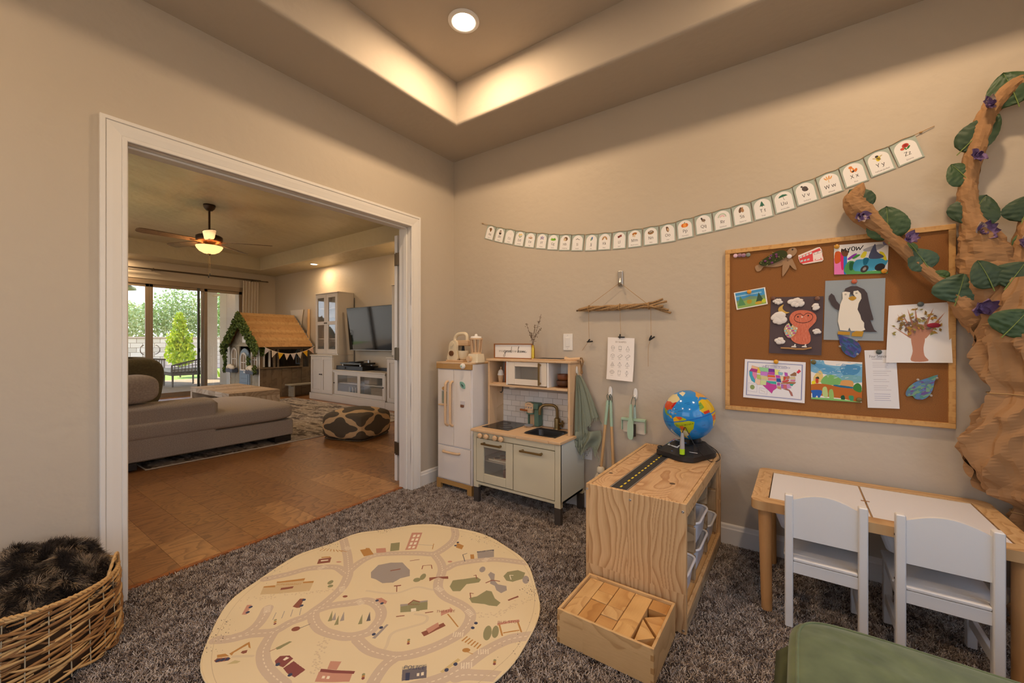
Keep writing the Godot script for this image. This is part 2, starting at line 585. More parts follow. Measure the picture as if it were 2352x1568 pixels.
var oaks := []
var ashes: Texture2D
func setup_materials() -> void:
	fontsans = SystemFont.new()
	fontsans.font_names = PackedStringArray(["Droid Sans"])
	fontserif = SystemFont.new()
	fontserif.font_names = PackedStringArray(["Droid Serif"])
	var peel := noisetex(0.03, 256, Color(0, 0, 0), Color(1, 1, 1), 4, 3)
	mats.wall = tri3(mat([190, 178, 161], 0.72, 0, null, peel, 0.12), 1.6)
	mats.ceil = tri3(mat([184, 172, 156], 0.75, 0, null, peel, 0.12), 1.6)
	var trowel := noisetex(0.012, 256, Color(0, 0, 0), Color(1, 1, 1), 5, 9)
	mats.lwall = tri3(mat([190, 176, 152], 0.55, 0, null, peel, 0.12), 1.6)
	mats.lceil = tri3(mat([190, 178, 146], 0.42, 0, null, trowel, 1.2), 0.7)
	mats.trim = mat([226, 222, 216], 0.38)
	mats.stucco = tri3(mat([186, 170, 150], 0.9, 0, null, peel, 0.5), 2.0)
	mats.white = mat([232, 229, 224], 0.4)
	mats.chairwhite = mat([228, 225, 221], 0.35)
	mats.black = mat([20, 20, 21], 0.4)
	mats.bronze = mat([92, 78, 58], 0.42, 0.75)
	mats.brass = mat([140, 118, 78], 0.34, 0.9)
	mats.steel = mat([190, 188, 184], 0.28, 1.0)
	mats.iron = mat([42, 38, 36], 0.5, 0.4)
	mats.pine = mat([255, 255, 255], 0.5, 0, woodtex(768, 512, Color8(222, 186, 138), Color8(160, 112, 66), 7, 34.0, 21, 5, 0.5, 0.08))
	mats.pinetop = mat([255, 255, 255], 0.45, 0, woodtex(768, 512, Color8(216, 180, 136), Color8(164, 118, 76), 4, 15.0, 34, 5, 1.7, 0.06))
	mats.pinelt = mat([255, 255, 255], 0.5, 0, woodtex(512, 256, Color8(214, 178, 130), Color8(164, 120, 72), 3, 16.0, 55, 2, 0.6, 0.08))
	mats.greypine = mat([255, 255, 255], 0.55, 0, woodtex(512, 256, Color8(196, 172, 138), Color8(134, 108, 78), 2, 12.0, 77, 0, 0.8, 0.08))
	mats.birch = mat([255, 255, 255], 0.5, 0, woodtex(512, 256, Color8(216, 184, 146), Color8(190, 152, 110), 1, 5.0, 12, 0, 0.8, 0.03))
	mats.rubber = mat([255, 255, 255], 0.5, 0, woodtex(512, 256, Color8(216, 180, 128), Color8(180, 138, 88), 3, 9.0, 91, 0, 0.7, 0.10))
	mats.ply = mat([176, 134, 82], 0.6)
	mats.framewood = mat([255, 255, 255], 0.5, 0, woodtex(512, 64, Color8(210, 164, 100), Color8(180, 130, 70), 1, 6.0, 44, 0, 0.2, 0.02))
	mats.walnut = mat([255, 255, 255], 0.5, 0, woodtex(256, 128, Color8(120, 78, 44), Color8(74, 46, 26), 1, 8.0, 66, 0, 0.5, 0.05))
	mats.twine = mat([172, 138, 92], 0.9)
	mats.paper = mat([236, 233, 228], 0.8)
	oaks = [woodtex(768, 256, Color8(182, 134, 82), Color8(118, 80, 44), 1, 9.0, 101, 2, 1.0, 0.0), woodtex(768, 256, Color8(170, 122, 72), Color8(108, 74, 42), 1, 7.0, 117, 1, 1.6, 0.0)]
	ashes = woodtex(512, 256, Color8(208, 188, 160), Color8(156, 132, 104), 2, 12.0, 131, 1, 0.7, 0.06)
	var weave := noisetex(0.09, 256, Color(0.62, 0.62, 0.62), Color(1, 1, 1), 3, 5)
	mats.weave = weave
	mats.sofa = tri3(mat([192, 180, 166], 0.9, 0, noisetex(0.12, 256, Color(0.8, 0.8, 0.8), Color(1, 1, 1), 2, 15), weave, 0.15), 3.0)

func build_camera_light() -> void:
	var cam := Camera3D.new()
	cam.name = "camera"
	add_child(cam)
	cam.position = EYE
	cam.rotation.y = YAW
	cam.fov = rad_to_deg(2.0 * atan(784.0 / FX))
	cam.near = 0.05
	cam.far = 200.0
	cam.current = true
	var env := Environment.new()
	env.background_mode = Environment.BG_SKY
	var sky := Sky.new()
	var sm := ProceduralSkyMaterial.new()
	sm.sky_top_color = Color(0.66, 0.80, 0.98)
	sm.sky_horizon_color = Color(0.96, 0.98, 1.0)
	sm.ground_horizon_color = Color(0.80, 0.79, 0.75)
	sm.ground_bottom_color = Color(0.56, 0.53, 0.48)
	sm.sky_curve = 0.25
	sm.sun_angle_max = 0.1
	sky.sky_material = sm
	env.sky = sky
	env.background_energy_multiplier = 2.0
	env.tonemap_mode = Environment.TONE_MAPPER_LINEAR
	env.tonemap_exposure = 1.6
	env.sdfgi_enabled = true
	env.ssao_enabled = true
	env.ssil_enabled = true
	var we := WorldEnvironment.new()
	we.name = "world_environment"
	we.environment = env
	add_child(we)
	var sun := DirectionalLight3D.new()
	sun.name = "sun"
	sun.light_color = Color(1.0, 0.95, 0.86)
	sun.light_energy = 2.0
	sun.light_angular_distance = 0.6
	sun.shadow_enabled = true
	sun.sky_mode = DirectionalLight3D.SKY_MODE_LIGHT_ONLY
	add_child(sun)
	sun.look_at_from_position(Vector3.ZERO, -Vector3(-0.55, 0.80, 0.25))

func down_light(called: String, at: Vector3, size: float, e: float, c: Color) -> void:
	var l := AreaLight3D.new()
	l.name = called
	l.area_size = Vector2(size, size)
	l.area_normalize_energy = true
	l.area_range = 14.0
	l.area_attenuation = 2.0
	l.light_energy = e
	l.light_color = c
	l.shadow_enabled = true
	add_child(l)
	l.position = at
	l.rotation.x = -PI / 2

# recessed downlight: white trim ring and a lit lens, the lamp just below the lens
func recessed(at: Vector3, label: String, e: float, gl: float, r := 0.092) -> void:
	var t := thing("recessed_light", label, "light", at, "recessed ceiling lights")
	put("trim_ring", mb().lathe(at, [Vector2(r, -0.001), Vector2(r, -0.004), Vector2(r * 0.93, -0.011), Vector2(r * 0.80, -0.012), Vector2(r * 0.73, -0.008), Vector2(r * 0.73, -0.002)], 40), mats.white, t)
	put("light_lens", mb().lathe(at, [Vector2(r * 0.73, -0.004), Vector2(r * 0.70, -0.010), Vector2(r * 0.4, -0.015), Vector2(0.0, -0.017)], 40), glow(Color(1.0, 0.93, 0.82), gl), t)
	down_light("recessed_lamp", at + Vector3(0, -0.02, 0), r * 1.3, e, Color(1.0, 0.86, 0.70))

func build_shell() -> void:
	var w := mats.wall as Material
	# walls with thickness
	var m := mb()
	m.bb(Vector3(-0.13, -0.1, ZR + 0.13), Vector3(0, 3.4, 2.16))
	m.bb(Vector3(-0.13, -0.1, 0.465), Vector3(0, 3.4, -0.13))
	m.bb(Vector3(-0.13, 2.09, 2.16), Vector3(0, 3.4, 0.465))
	struct("wall_left", m, w)
	struct("wall_back", mb().bb(Vector3(0, -0.1, -0.13), Vector3(XR + 0.13, 3.4, 0)), w)
	# right wall with a wide window, wall behind with another
	m = mb()
	m.bb(Vector3(XR, -0.1, 0), Vector3(XR + 0.16, 3.4, 0.85))
	m.bb(Vector3(XR, -0.1, 3.35), Vector3(XR + 0.16, 3.4, ZR + 0.13))
	m.bb(Vector3(XR, -0.1, 0.85), Vector3(XR + 0.16, 0.75, 3.35))
	m.bb(Vector3(XR, 2.25, 0.85), Vector3(XR + 0.16, 3.4, 3.35))
	struct("wall_right", m, w)
	m = mb()
	m.bb(Vector3(0, -0.1, ZR), Vector3(0.7, 3.4, ZR + 0.16))
	m.bb(Vector3(3.1, -0.1, ZR), Vector3(XR, 3.4, ZR + 0.16))
	m.bb(Vector3(0.7, -0.1, ZR), Vector3(3.1, 0.75, ZR + 0.16))
	m.bb(Vector3(0.7, 2.25, ZR), Vector3(3.1, 3.4, ZR + 0.16))
	struct("wall_front", m, w)
	var pane := glass([235, 242, 240], 0.05)
	var w1 := structnode("window_1")
	m = mb()
	for z in [0.85, 2.075, 3.30]: m.bb(Vector3(XR + 0.06, 0.75, z), Vector3(XR + 0.12, 2.25, z + 0.05))
	m.bb(Vector3(XR + 0.06, 0.75, 0.85), Vector3(XR + 0.12, 0.80, 3.35)).bb(Vector3(XR + 0.06, 2.20, 0.85), Vector3(XR + 0.12, 2.25, 3.35))
	put("window_frame", m, mats.trim, w1)
	put("window_sill", mb().bb(Vector3(XR - 0.03, 0.72, 0.80), Vector3(XR + 0.06, 0.75, 3.40), 0.004), mats.trim, w1)
	put("pane", mb().bb(Vector3(XR + 0.088, 0.80, 0.90), Vector3(XR + 0.092, 2.20, 2.075)), pane, w1)
	put("pane", mb().bb(Vector3(XR + 0.088, 0.80, 2.125), Vector3(XR + 0.092, 2.20, 3.30)), pane, w1)
	var w2 := structnode("window_2")
	m = mb()
	for x in [0.7, 1.875, 3.05]: m.bb(Vector3(x, 0.75, ZR + 0.06), Vector3(x + 0.05, 2.25, ZR + 0.12))
	m.bb(Vector3(0.7, 0.75, ZR + 0.06), Vector3(3.1, 0.80, ZR + 0.12)).bb(Vector3(0.7, 2.20, ZR + 0.06), Vector3(3.1, 2.25, ZR + 0.12))
	put("window_frame", m, mats.trim, w2)
	put("pane", mb().bb(Vector3(0.75, 0.80, ZR + 0.088), Vector3(1.875, 2.20, ZR + 0.092)), pane, w2)
	put("pane", mb().bb(Vector3(1.925, 0.80, ZR + 0.088), Vector3(3.05, 2.20, ZR + 0.092)), pane, w2)
	# tray ceiling: soffit ring with a bullnose, riser, tray
	var x0 := 0.443
	var x1 := XR - 0.443
	var z0 := 0.44
	var z1 := ZR - 0.44
	var prof := [Vector2(0.46, HS)]
	for k in 7:
		var an := PI * 0.5 * k / 6.0
		prof.append(Vector2(0.022 - 0.022 * sin(an), HS + 0.022 - 0.022 * cos(an)))
	prof.append(Vector2(0, HT))
	var tray := sweep([Vector3(x0, 0, z0), Vector3(x1, 0, z0), Vector3(x1, 0, z1), Vector3(x0, 0, z1)], [Vector3(-1, 0, -1), Vector3(1, 0, -1), Vector3(1, 0, 1), Vector3(-1, 0, 1)], Vector3.UP, prof, true)
	struct("ceiling", tray, mats.ceil)
	struct("ceiling", mb().bb(Vector3(-0.13, HT, -0.13), Vector3(XR + 0.16, HT + 0.1, ZR + 0.16)), mats.ceil)
	for p in [[0.872, 0.842, "round recessed downlight glowing in the tray above the play kitchen corner"], [2.88, 0.842, "round recessed downlight in the tray above the paper tree"], [0.872, 3.46, "round recessed downlight in the tray near the doorway"], [2.88, 3.46, "round recessed downlight in the tray near the window"]]:
		recessed(Vector3(p[0], HT, p[1]), p[2], 1.15, 5.0)
	# baseboards
	var bp := [Vector2(0, 0), Vector2(0.014, 0), Vector2(0.014, 0.088), Vector2(0.011, 0.094), Vector2(0.009, 0.108), Vector2(0.004, 0.115), Vector2(0, 0.115)]
	var bbk := mb()
	var bl := mb()
	for j in bp.size() - 1:
		var a: Vector2 = bp[j]
		var b: Vector2 = bp[j + 1]
		bbk.quad(Vector3(a.x, a.y, a.x), Vector3(XR - a.x, a.y, a.x), Vector3(XR - b.x, b.y, b.x), Vector3(b.x, b.y, b.x))
		bl.quad(Vector3(a.x, a.y, 0.40), Vector3(a.x, a.y, a.x), Vector3(b.x, b.y, b.x), Vector3(b.x, b.y, 0.40))
		bl.quad(Vector3(a.x, a.y, ZR), Vector3(a.x, a.y, 2.225), Vector3(b.x, b.y, 2.225), Vector3(b.x, b.y, ZR))
	struct("baseboard_back", bbk, mats.trim)
	struct("baseboard_left", bl, mats.trim)
	# door casing swept round the opening, jamb liner and stop
	var zo := 2.135
	var zi := 0.49
	var yo := 2.065
	var cp := [Vector2(0.0, 0.0), Vector2(0.0, 0.012), Vector2(0.003, 0.015), Vector2(0.016, 0.015), Vector2(0.018, 0.011), Vector2(0.021, 0.0125), Vector2(0.05, 0.017), Vector2(0.069, 0.0185), Vector2(0.071, 0.015), Vector2(0.074, 0.021), Vector2(0.087, 0.021), Vector2(0.090, 0.018), Vector2(0.090, 0.0)]
	struct("trim_1", sweep([Vector3(0, 0, zo), Vector3(0, yo, zo), Vector3(0, yo, zi), Vector3(0, 0, zi)], [Vector3(0, 0, 1), Vector3(0, 1, 1), Vector3(0, 1, -1), Vector3(0, 0, -1)], Vector3.RIGHT, cp), mats.trim)
	m = mb()
	m.bb(Vector3(-0.135, 0, zo), Vector3(0.004, yo + 0.03, zo + 0.03)).bb(Vector3(-0.135, 0, zi - 0.03), Vector3(0.004, yo + 0.03, zi)).bb(Vector3(-0.135, yo, zi), Vector3(0.004, yo + 0.03, zo))
	struct("trim_2", m, mats.trim)
	m = mb()
	m.bb(Vector3(-0.072, 0, zi), Vector3(-0.036, yo, zi + 0.012), 0.003, 1).bb(Vector3(-0.072, yo - 0.012, zi), Vector3(-0.036, yo, zo), 0.003, 2).bb(Vector3(-0.072, 0, zo - 0.012), Vector3(-0.036, yo, zo), 0.003, 1)
	struct("trim_3", m, mats.trim)
	# two door leaves folded back against the living-room side of the wall
	for s in 2:
		var d := structnode("door_%d" % (s + 1))
		var zz := [0.474, -0.33] if s == 0 else [2.115, 2.93]
		m = mb().bb(Vector3(-0.215, 0.03, zz[0]), Vector3(-0.18, 2.03, zz[1]), 0.003, 1)
		put("door_leaf", m, mats.trim, d)
		for y in [0.30, 1.065, 1.83]:
			var hg := mb()
			var ze: float = zz[0]
			if s == 0:
				hg.bb(Vector3(-0.212, y - 0.05, ze), Vector3(-0.182, y + 0.05, ze + 0.003), 0.001)
				hg.bb(Vector3(-0.172, y - 0.05, zi), Vector3(-0.137, y + 0.05, zi + 0.003), 0.001)
				hg.cyl(Vector3(-0.176, y - 0.052, zi - 0.002), Vector3(-0.176, y + 0.052, zi - 0.002), 0.006)
			else:
				hg.bb(Vector3(-0.18, y - 0.05, ze + 0.001), Vector3(-0.176, y + 0.05, ze + 0.03), 0.001)
			put("hinge", hg, mats.bronze, d)

func build_carpet() -> void:
	var under := tri3(mat([128, 114, 104], 1.0, 0, noisetex(0.2, 256, Color(0.55, 0.55, 0.55), Color(1, 1, 1), 2, 31)), 4.0)
	var fl := struct("floor", mb().bb(Vector3(-0.09, -0.12, -0.05), Vector3(XR, -0.014, ZR)), under)
	# pile: clumps of twisted yarn
	rng.seed = 5
	var vars := []
	for q in 3:
		var c := mb()
		for k in 7:
			var o := Vector3(rng.randf_range(-0.011, 0.011), 0, rng.randf_range(-0.011, 0.011))
			var lean := Vector3(rng.randf_range(-1, 1), 0, rng.randf_range(-1, 1)) * 0.011
			var hh := rng.randf_range(0.012, 0.019)
			var p := [o, o + Vector3(0, hh * 0.55, 0) + lean * 0.4, o + Vector3(0, hh, 0) + lean * 1.15]
			c.tube(p, [0.0017, 0.0021, 0.0013], 3, false)
		vars.append(c.mesh())
	var cm := mat([255, 255, 255], 1.0)
	cm.vertex_color_use_as_albedo = true
	var xf := [[], [], []]
	var cl := [[], [], []]
	var f := FastNoiseLite.new()
	f.seed = 4
	f.frequency = 1.3
	var step := 0.0135
	var x := -0.08
	while x < 3.45:
		var z := 0.01
		while z < 2.35:
			var far := (Vector2(x, z) - Vector2(2.479, 2.634)).length()
			var skip := (z > 1.28 and x > 2.47) or (Vector2(x, z) - Vector2(0.952, 1.431)).length() < 0.61 or far < 0.55
			if not skip:
				var p := Vector3(x + rng.randf_range(-0.007, 0.007), -0.014, z + rng.randf_range(-0.007, 0.007))
				var sd := f.get_noise_2d(x * 1.2, z * 1.2)
				var b := Basis(Vector3.UP, rng.randf() * TAU) * Basis(Vector3.RIGHT, rng.randf_range(-0.25, 0.25) + 0.15 * sd)
				var q := rng.randi() % 3
				xf[q].append(Transform3D(b.scaled(Vector3.ONE * rng.randf_range(0.85, 1.15)), p))
				var t := rng.randf()
				var c := Color8(166, 150, 138).lerp(Color8(222, 210, 198), t * t)
				if rng.randf() < 0.22: c = Color8(112, 96, 86)
				cl[q].append(c.srgb_to_linear())
			z += step
		x += step
	for q in 3: many("carpet_pile", vars[q], cm, fl, xf[q], cl[q])

func build_living_shell() -> void:
	var lw := mats.lwall as Material
	var m := mb()
	m.bb(Vector3(XF - 0.16, -0.1, ZT), Vector3(XF, 3.4, -1.574)).bb(Vector3(XF - 0.16, -0.1, 2.65), Vector3(XF, 3.4, ZL)).bb(Vector3(XF - 0.16, 2.43, -1.574), Vector3(XF, 3.4, 2.65))
	struct("wall_far", m, lw)
	struct("wall_television", mb().bb(Vector3(XF - 0.16, -0.1, ZT - 0.13), Vector3(-0.13, 3.4, ZT)), lw)
	struct("wall_passage", mb().bb(Vector3(XF - 0.16, -0.1, ZL), Vector3(-6.4, 3.4, ZL + 0.13)).bb(Vector3(-2.2, -0.1, ZL), Vector3(-0.13, 3.4, ZL + 0.13)).bb(Vector3(-6.4, -0.1, ZL), Vector3(-2.2, 0.7, ZL + 0.13)).bb(Vector3(-6.4, 2.3, ZL), Vector3(-2.2, 3.4, ZL + 0.13)), lw)
	struct("window_3", mb().bb(Vector3(-6.4, 0.7, ZL + 0.06), Vector3(-2.2, 2.3, ZL + 0.065)), glass([235, 242, 240], 0.05))  # unseen window, added to bring neutral daylight into the living room
	struct("wall_partition", mb().bb(Vector3(-0.13, -0.1, ZT), Vector3(0.0, 3.4, -0.13)), lw)
	var x0 := -7.58
	var x1 := -0.85
	var z0 := -1.64
	var z1 := 2.48
	var prof := [Vector2(0.72, HL)]
	for k in 6:
		var an := PI * 0.5 * k / 5.0
		prof.append(Vector2(0.02 - 0.02 * sin(an), HL + 0.02 - 0.02 * cos(an)))
	prof.append(Vector2(0, HLT))
	struct("ceiling", sweep([Vector3(x0, 0, z0), Vector3(x1, 0, z0), Vector3(x1, 0, z1), Vector3(x0, 0, z1)], [Vector3(-1, 0, -1), Vector3(1, 0, -1), Vector3(1, 0, 1), Vector3(-1, 0, 1)], Vector3.UP, prof, true), mats.lceil)
	struct("ceiling", mb().bb(Vector3(XF - 0.16, HLT, ZT - 0.13), Vector3(-0.13, HLT + 0.1, ZL + 0.13)), mats.lceil)
	recessed(Vector3(-5.80, HL, -1.93), "small recessed downlight in the living room soffit over the glass display cabinet", 0.9, 4.0, 0.085)
	recessed(Vector3(-3.0, HL, -1.98), "small recessed downlight in the living room soffit over the television", 0.9, 4.0, 0.085)
	recessed(Vector3(-7.93, HL, 0.75), "small recessed downlight in the living room soffit by the sliding door", 1.1, 4.0, 0.085)
	recessed(Vector3(-5.80, HL, 2.8), "small recessed downlight in the living room soffit on the passage side", 0.8, 4.0, 0.085)
	recessed(Vector3(-2.4, HL, 2.8), "small recessed downlight in the living room soffit behind the sofa", 0.8, 4.0, 0.085)
	# plank floor, each plank its own piece
	var fl := struct("floor", mb().bb(Vector3(XF - 0.16, -0.12, ZT), Vector3(-0.09, -0.013, ZL)), mat([70, 52, 36], 0.9))
	var pm := []
	for k in 4: pm.append(mat([[255, 255, 255], [236, 230, 222], [222, 210, 198], [246, 240, 226]][k], 0.40, 0, oaks[k % 2]))
	rng.seed = 77
	var z := ZT
	while z < ZL - 0.01:
		var wd := minf(0.181, ZL - z)
		var x := -0.115
		var ln := rng.randf_range(0.3, 1.22)
		while x > XF + 0.01:
			var xe := maxf(x - ln, XF)
			var q := mb(0.8, Vector2(rng.randf(), rng.randf()))
			q.bb(Vector3(xe + 0.0003, -0.013, z + 0.0003), Vector3(x - 0.0003, 0.0, z + wd - 0.0003), 0.0008, 0)
			put("plank", q, pm[rng.randi() % 4], fl)
			x = xe
			ln = 1.22
		z += 0.181
	struct("trim_4", mb(0.8).bb(Vector3(-0.118, -0.013, 0.49), Vector3(-0.088, 0.005, 2.135), 0.004, 2), mat([224, 176, 112], 0.45, 0, oaks[0]))
	m = mb()
	for k in [[Vector3(XF, 0, -1.62), Vector3(XF + 0.014, 0.12, ZT)], [Vector3(XF, 0, ZT), Vector3(-0.13, 0.12, ZT + 0.014)]]: m.bb(k[0], k[1], 0.003)
	struct("baseboard_far", m, mats.trim)
	# sliding door: frame, four panels with stiles, two pull handles
	var fm := mat([150, 131, 106], 0.45, 0.25)
	var em := mat([74, 78, 72], 0.4, 0.3)
	var d := structnode("door_3")
	m = mb()
	m.bb(Vector3(XF - 0.13, 2.33, -1.574), Vector3(XF - 0.01, 2.43, 2.65)).bb(Vector3(XF - 0.13, 0, -1.574), Vector3(XF - 0.01, 2.43, -1.54)).bb(Vector3(XF - 0.13, 0, 2.60), Vector3(XF - 0.01, 2.43, 2.65)).bb(Vector3(XF - 0.14, -0.02, -1.574), Vector3(XF + 0.01, 0.022, 2.65))
	put("door_frame", m, fm, d)
	var gl := glass([226, 238, 232], 0.04)
	for k in [[-1.54, -0.74, XF - 0.09], [-0.845, 0.145, XF - 0.05], [0.145, 1.10, XF - 0.05], [1.0, 2.6, XF - 0.09]]:
		var a: float = k[0]
		var b: float = k[1]
		var x: float = k[2]
		m = mb()
		m.bb(Vector3(x - 0.02, 0.025, a), Vector3(x + 0.02, 2.33, a + 0.06), 0.003).bb(Vector3(x - 0.02, 0.025, b - 0.06), Vector3(x + 0.02, 2.33, b), 0.003)
		m.bb(Vector3(x - 0.02, 2.27, a), Vector3(x + 0.02, 2.33, b), 0.003).bb(Vector3(x - 0.02, 0.025, a), Vector3(x + 0.02, 0.10, b), 0.003)
		var p := put("door_panel", m, fm, d)
		put("pane", mb().bb(Vector3(x - 0.003, 0.1, a + 0.06), Vector3(x + 0.003, 2.27, b - 0.06)), gl, p)
	put("screen_stile", mb().bb(Vector3(XF - 0.035, 0.025, -0.70), Vector3(XF - 0.012, 2.33, -0.655), 0.003), em, d)
	put("latch", mb().bb(Vector3(XF - 0.012, 0.93, -0.70), Vector3(XF + 0.004, 1.02, -0.66), 0.004), mats.black, d)
	for z2 in [0.235, 0.055]:
		var sg := 1.0 if z2 > 0.145 else -1.0
		var path := []
		for k in 13:
			var an := PI * k / 12.0
			path.append(Vector3(XF - 0.02 + 0.045 * sin(an), 1.0 + 0.09 * cos(an), z2 + sg * 0.06 * sin(an)))
		put("pull_handle", mb().tube(path, 0.008, 8), mats.steel, d)

func build_fan() -> void:
	var c := Vector3(-4.27, HLT, 0.42)
	var t := thing("ceiling_fan", "dark bronze ceiling fan with five blades and a lit glass bowl", "ceiling fan", c)
	var dk := mat([72, 54, 40], 0.45, 0.5)
	put("canopy", mb().lathe(c, [Vector2(0.0, 0.0), Vector2(0.072, 0.0), Vector2(0.072, -0.02), Vector2(0.062, -0.05), Vector2(0.035, -0.08), Vector2(0.0, -0.08)]), dk, t)
	put("downrod", mb().cyl(c + Vector3(0, -0.07, 0), c + Vector3(0, -0.42, 0), 0.013), dk, t)
	put("motor_housing", mb().lathe(c, [Vector2(0.0, -0.40), Vector2(0.03, -0.40), Vector2(0.13, -0.43), Vector2(0.155, -0.445), Vector2(0.158, -0.49), Vector2(0.15, -0.52), Vector2(0.08, -0.535), Vector2(0.07, -0.55), Vector2(0.0, -0.55)], 36), dk, t)
	var bw := mat([255, 255, 255], 0.5, 0, woodtex(256, 64, Color8(116, 92, 66), Color8(80, 60, 42), 1, 6.0, 8, 0, 0.2, 0.0))
	var a0 := atan2(EYE.z - c.z, EYE.x - c.x)
	for k in 5:
		var an := a0 + TAU * k / 5.0
		var bs := Basis(Vector3.UP, -an) * Basis(Vector3.RIGHT, 0.21)
		var out := []
		for q in [[0.17, 0.045], [0.26, 0.058], [0.70, 0.072], [0.755, 0.06], [0.775, 0.03], [0.775, -0.03], [0.755, -0.06], [0.70, -0.072], [0.26, -0.058], [0.17, -0.045]]: out.append(Vector2(q[0], q[1]))
		var xf := Transform3D(bs * Basis(Vector3.RIGHT, PI / 2), c + Vector3(0, -0.515, 0))
		var b := put("blade", mb(2.0).prism(pv(out), -0.004, 0.004, xf, false), bw, t)
		put("blade_iron", mb().box(c + Vector3(0, -0.525, 0) + bs * Vector3(0.14, 0.0, 0), Vector3(0.16, 0.006, 0.03), 0.002, 0, bs), dk, b)
	put("light_fitter", mb().lathe(c, [Vector2(0.05, -0.55), Vector2(0.05, -0.575), Vector2(0.12, -0.585), Vector2(0.0, -0.587)]), dk, t)
	put("light_bowl", mb().lathe(c, [Vector2(0.157, -0.580), Vector2(0.157, -0.588), Vector2(0.145, -0.615), Vector2(0.115, -0.65), Vector2(0.07, -0.676), Vector2(0.02, -0.686), Vector2(0.0, -0.687)], 36), glow(Color(1.0, 0.78, 0.48), 1.1), t)
	put("finial", mb().lathe(c, [Vector2(0.0, -0.68), Vector2(0.022, -0.685), Vector2(0.018, -0.70), Vector2(0.0, -0.71)], 16), dk, t)
	for k in 2:
		var o := c + Vector3(0.012 * (k * 2 - 1), -0.69, 0.012 * (k * 2 - 1))
		var ln := 0.26 + 0.04 * k
		var ch := put("pull_chain", mb().tube([o, o + Vector3(0, -ln, 0)], 0.0018, 6), mats.brass, t)
		put("chain_fob", mb().lathe(o + Vector3(0, -ln, 0), [Vector2(0, 0.0), Vector2(0.006, -0.01), Vector2(0.007, -0.03), Vector2(0, -0.035)], 12), mats.black, ch)
	var l := OmniLight3D.new()
	l.name = "fan_lamp"
	l.light_energy = 0.55
	l.light_size = 0.1
	l.light_color = Color(1.0, 0.80, 0.56)
	l.omni_range = 15.0
	l.omni_attenuation = 2.0
	l.shadow_enabled = true
	add_child(l)
	l.position = c + Vector3(0, -0.62, 0)

func shaker_door(p: Node3D, called: String, a: Vector3, b: Vector3, mt: Material, fw := 0.06) -> MeshInstance3D:
	# door in a plane of constant z, front towards +z: frame and recessed panel
	var m := mb()
	var z0 := a.z
	var z1 := b.z
	m.bb(Vector3(a.x, a.y, z0), Vector3(a.x + fw, b.y, z1), 0.002, 1).bb(Vector3(b.x - fw, a.y, z0), Vector3(b.x, b.y, z1), 0.002, 1)
	m.bb(Vector3(a.x + fw, b.y - fw, z0), Vector3(b.x - fw, b.y, z1), 0.002).bb(Vector3(a.x + fw, a.y, z0), Vector3(b.x - fw, a.y + fw, z1), 0.002)
	var d := put(called, m, mt, p)
	return d

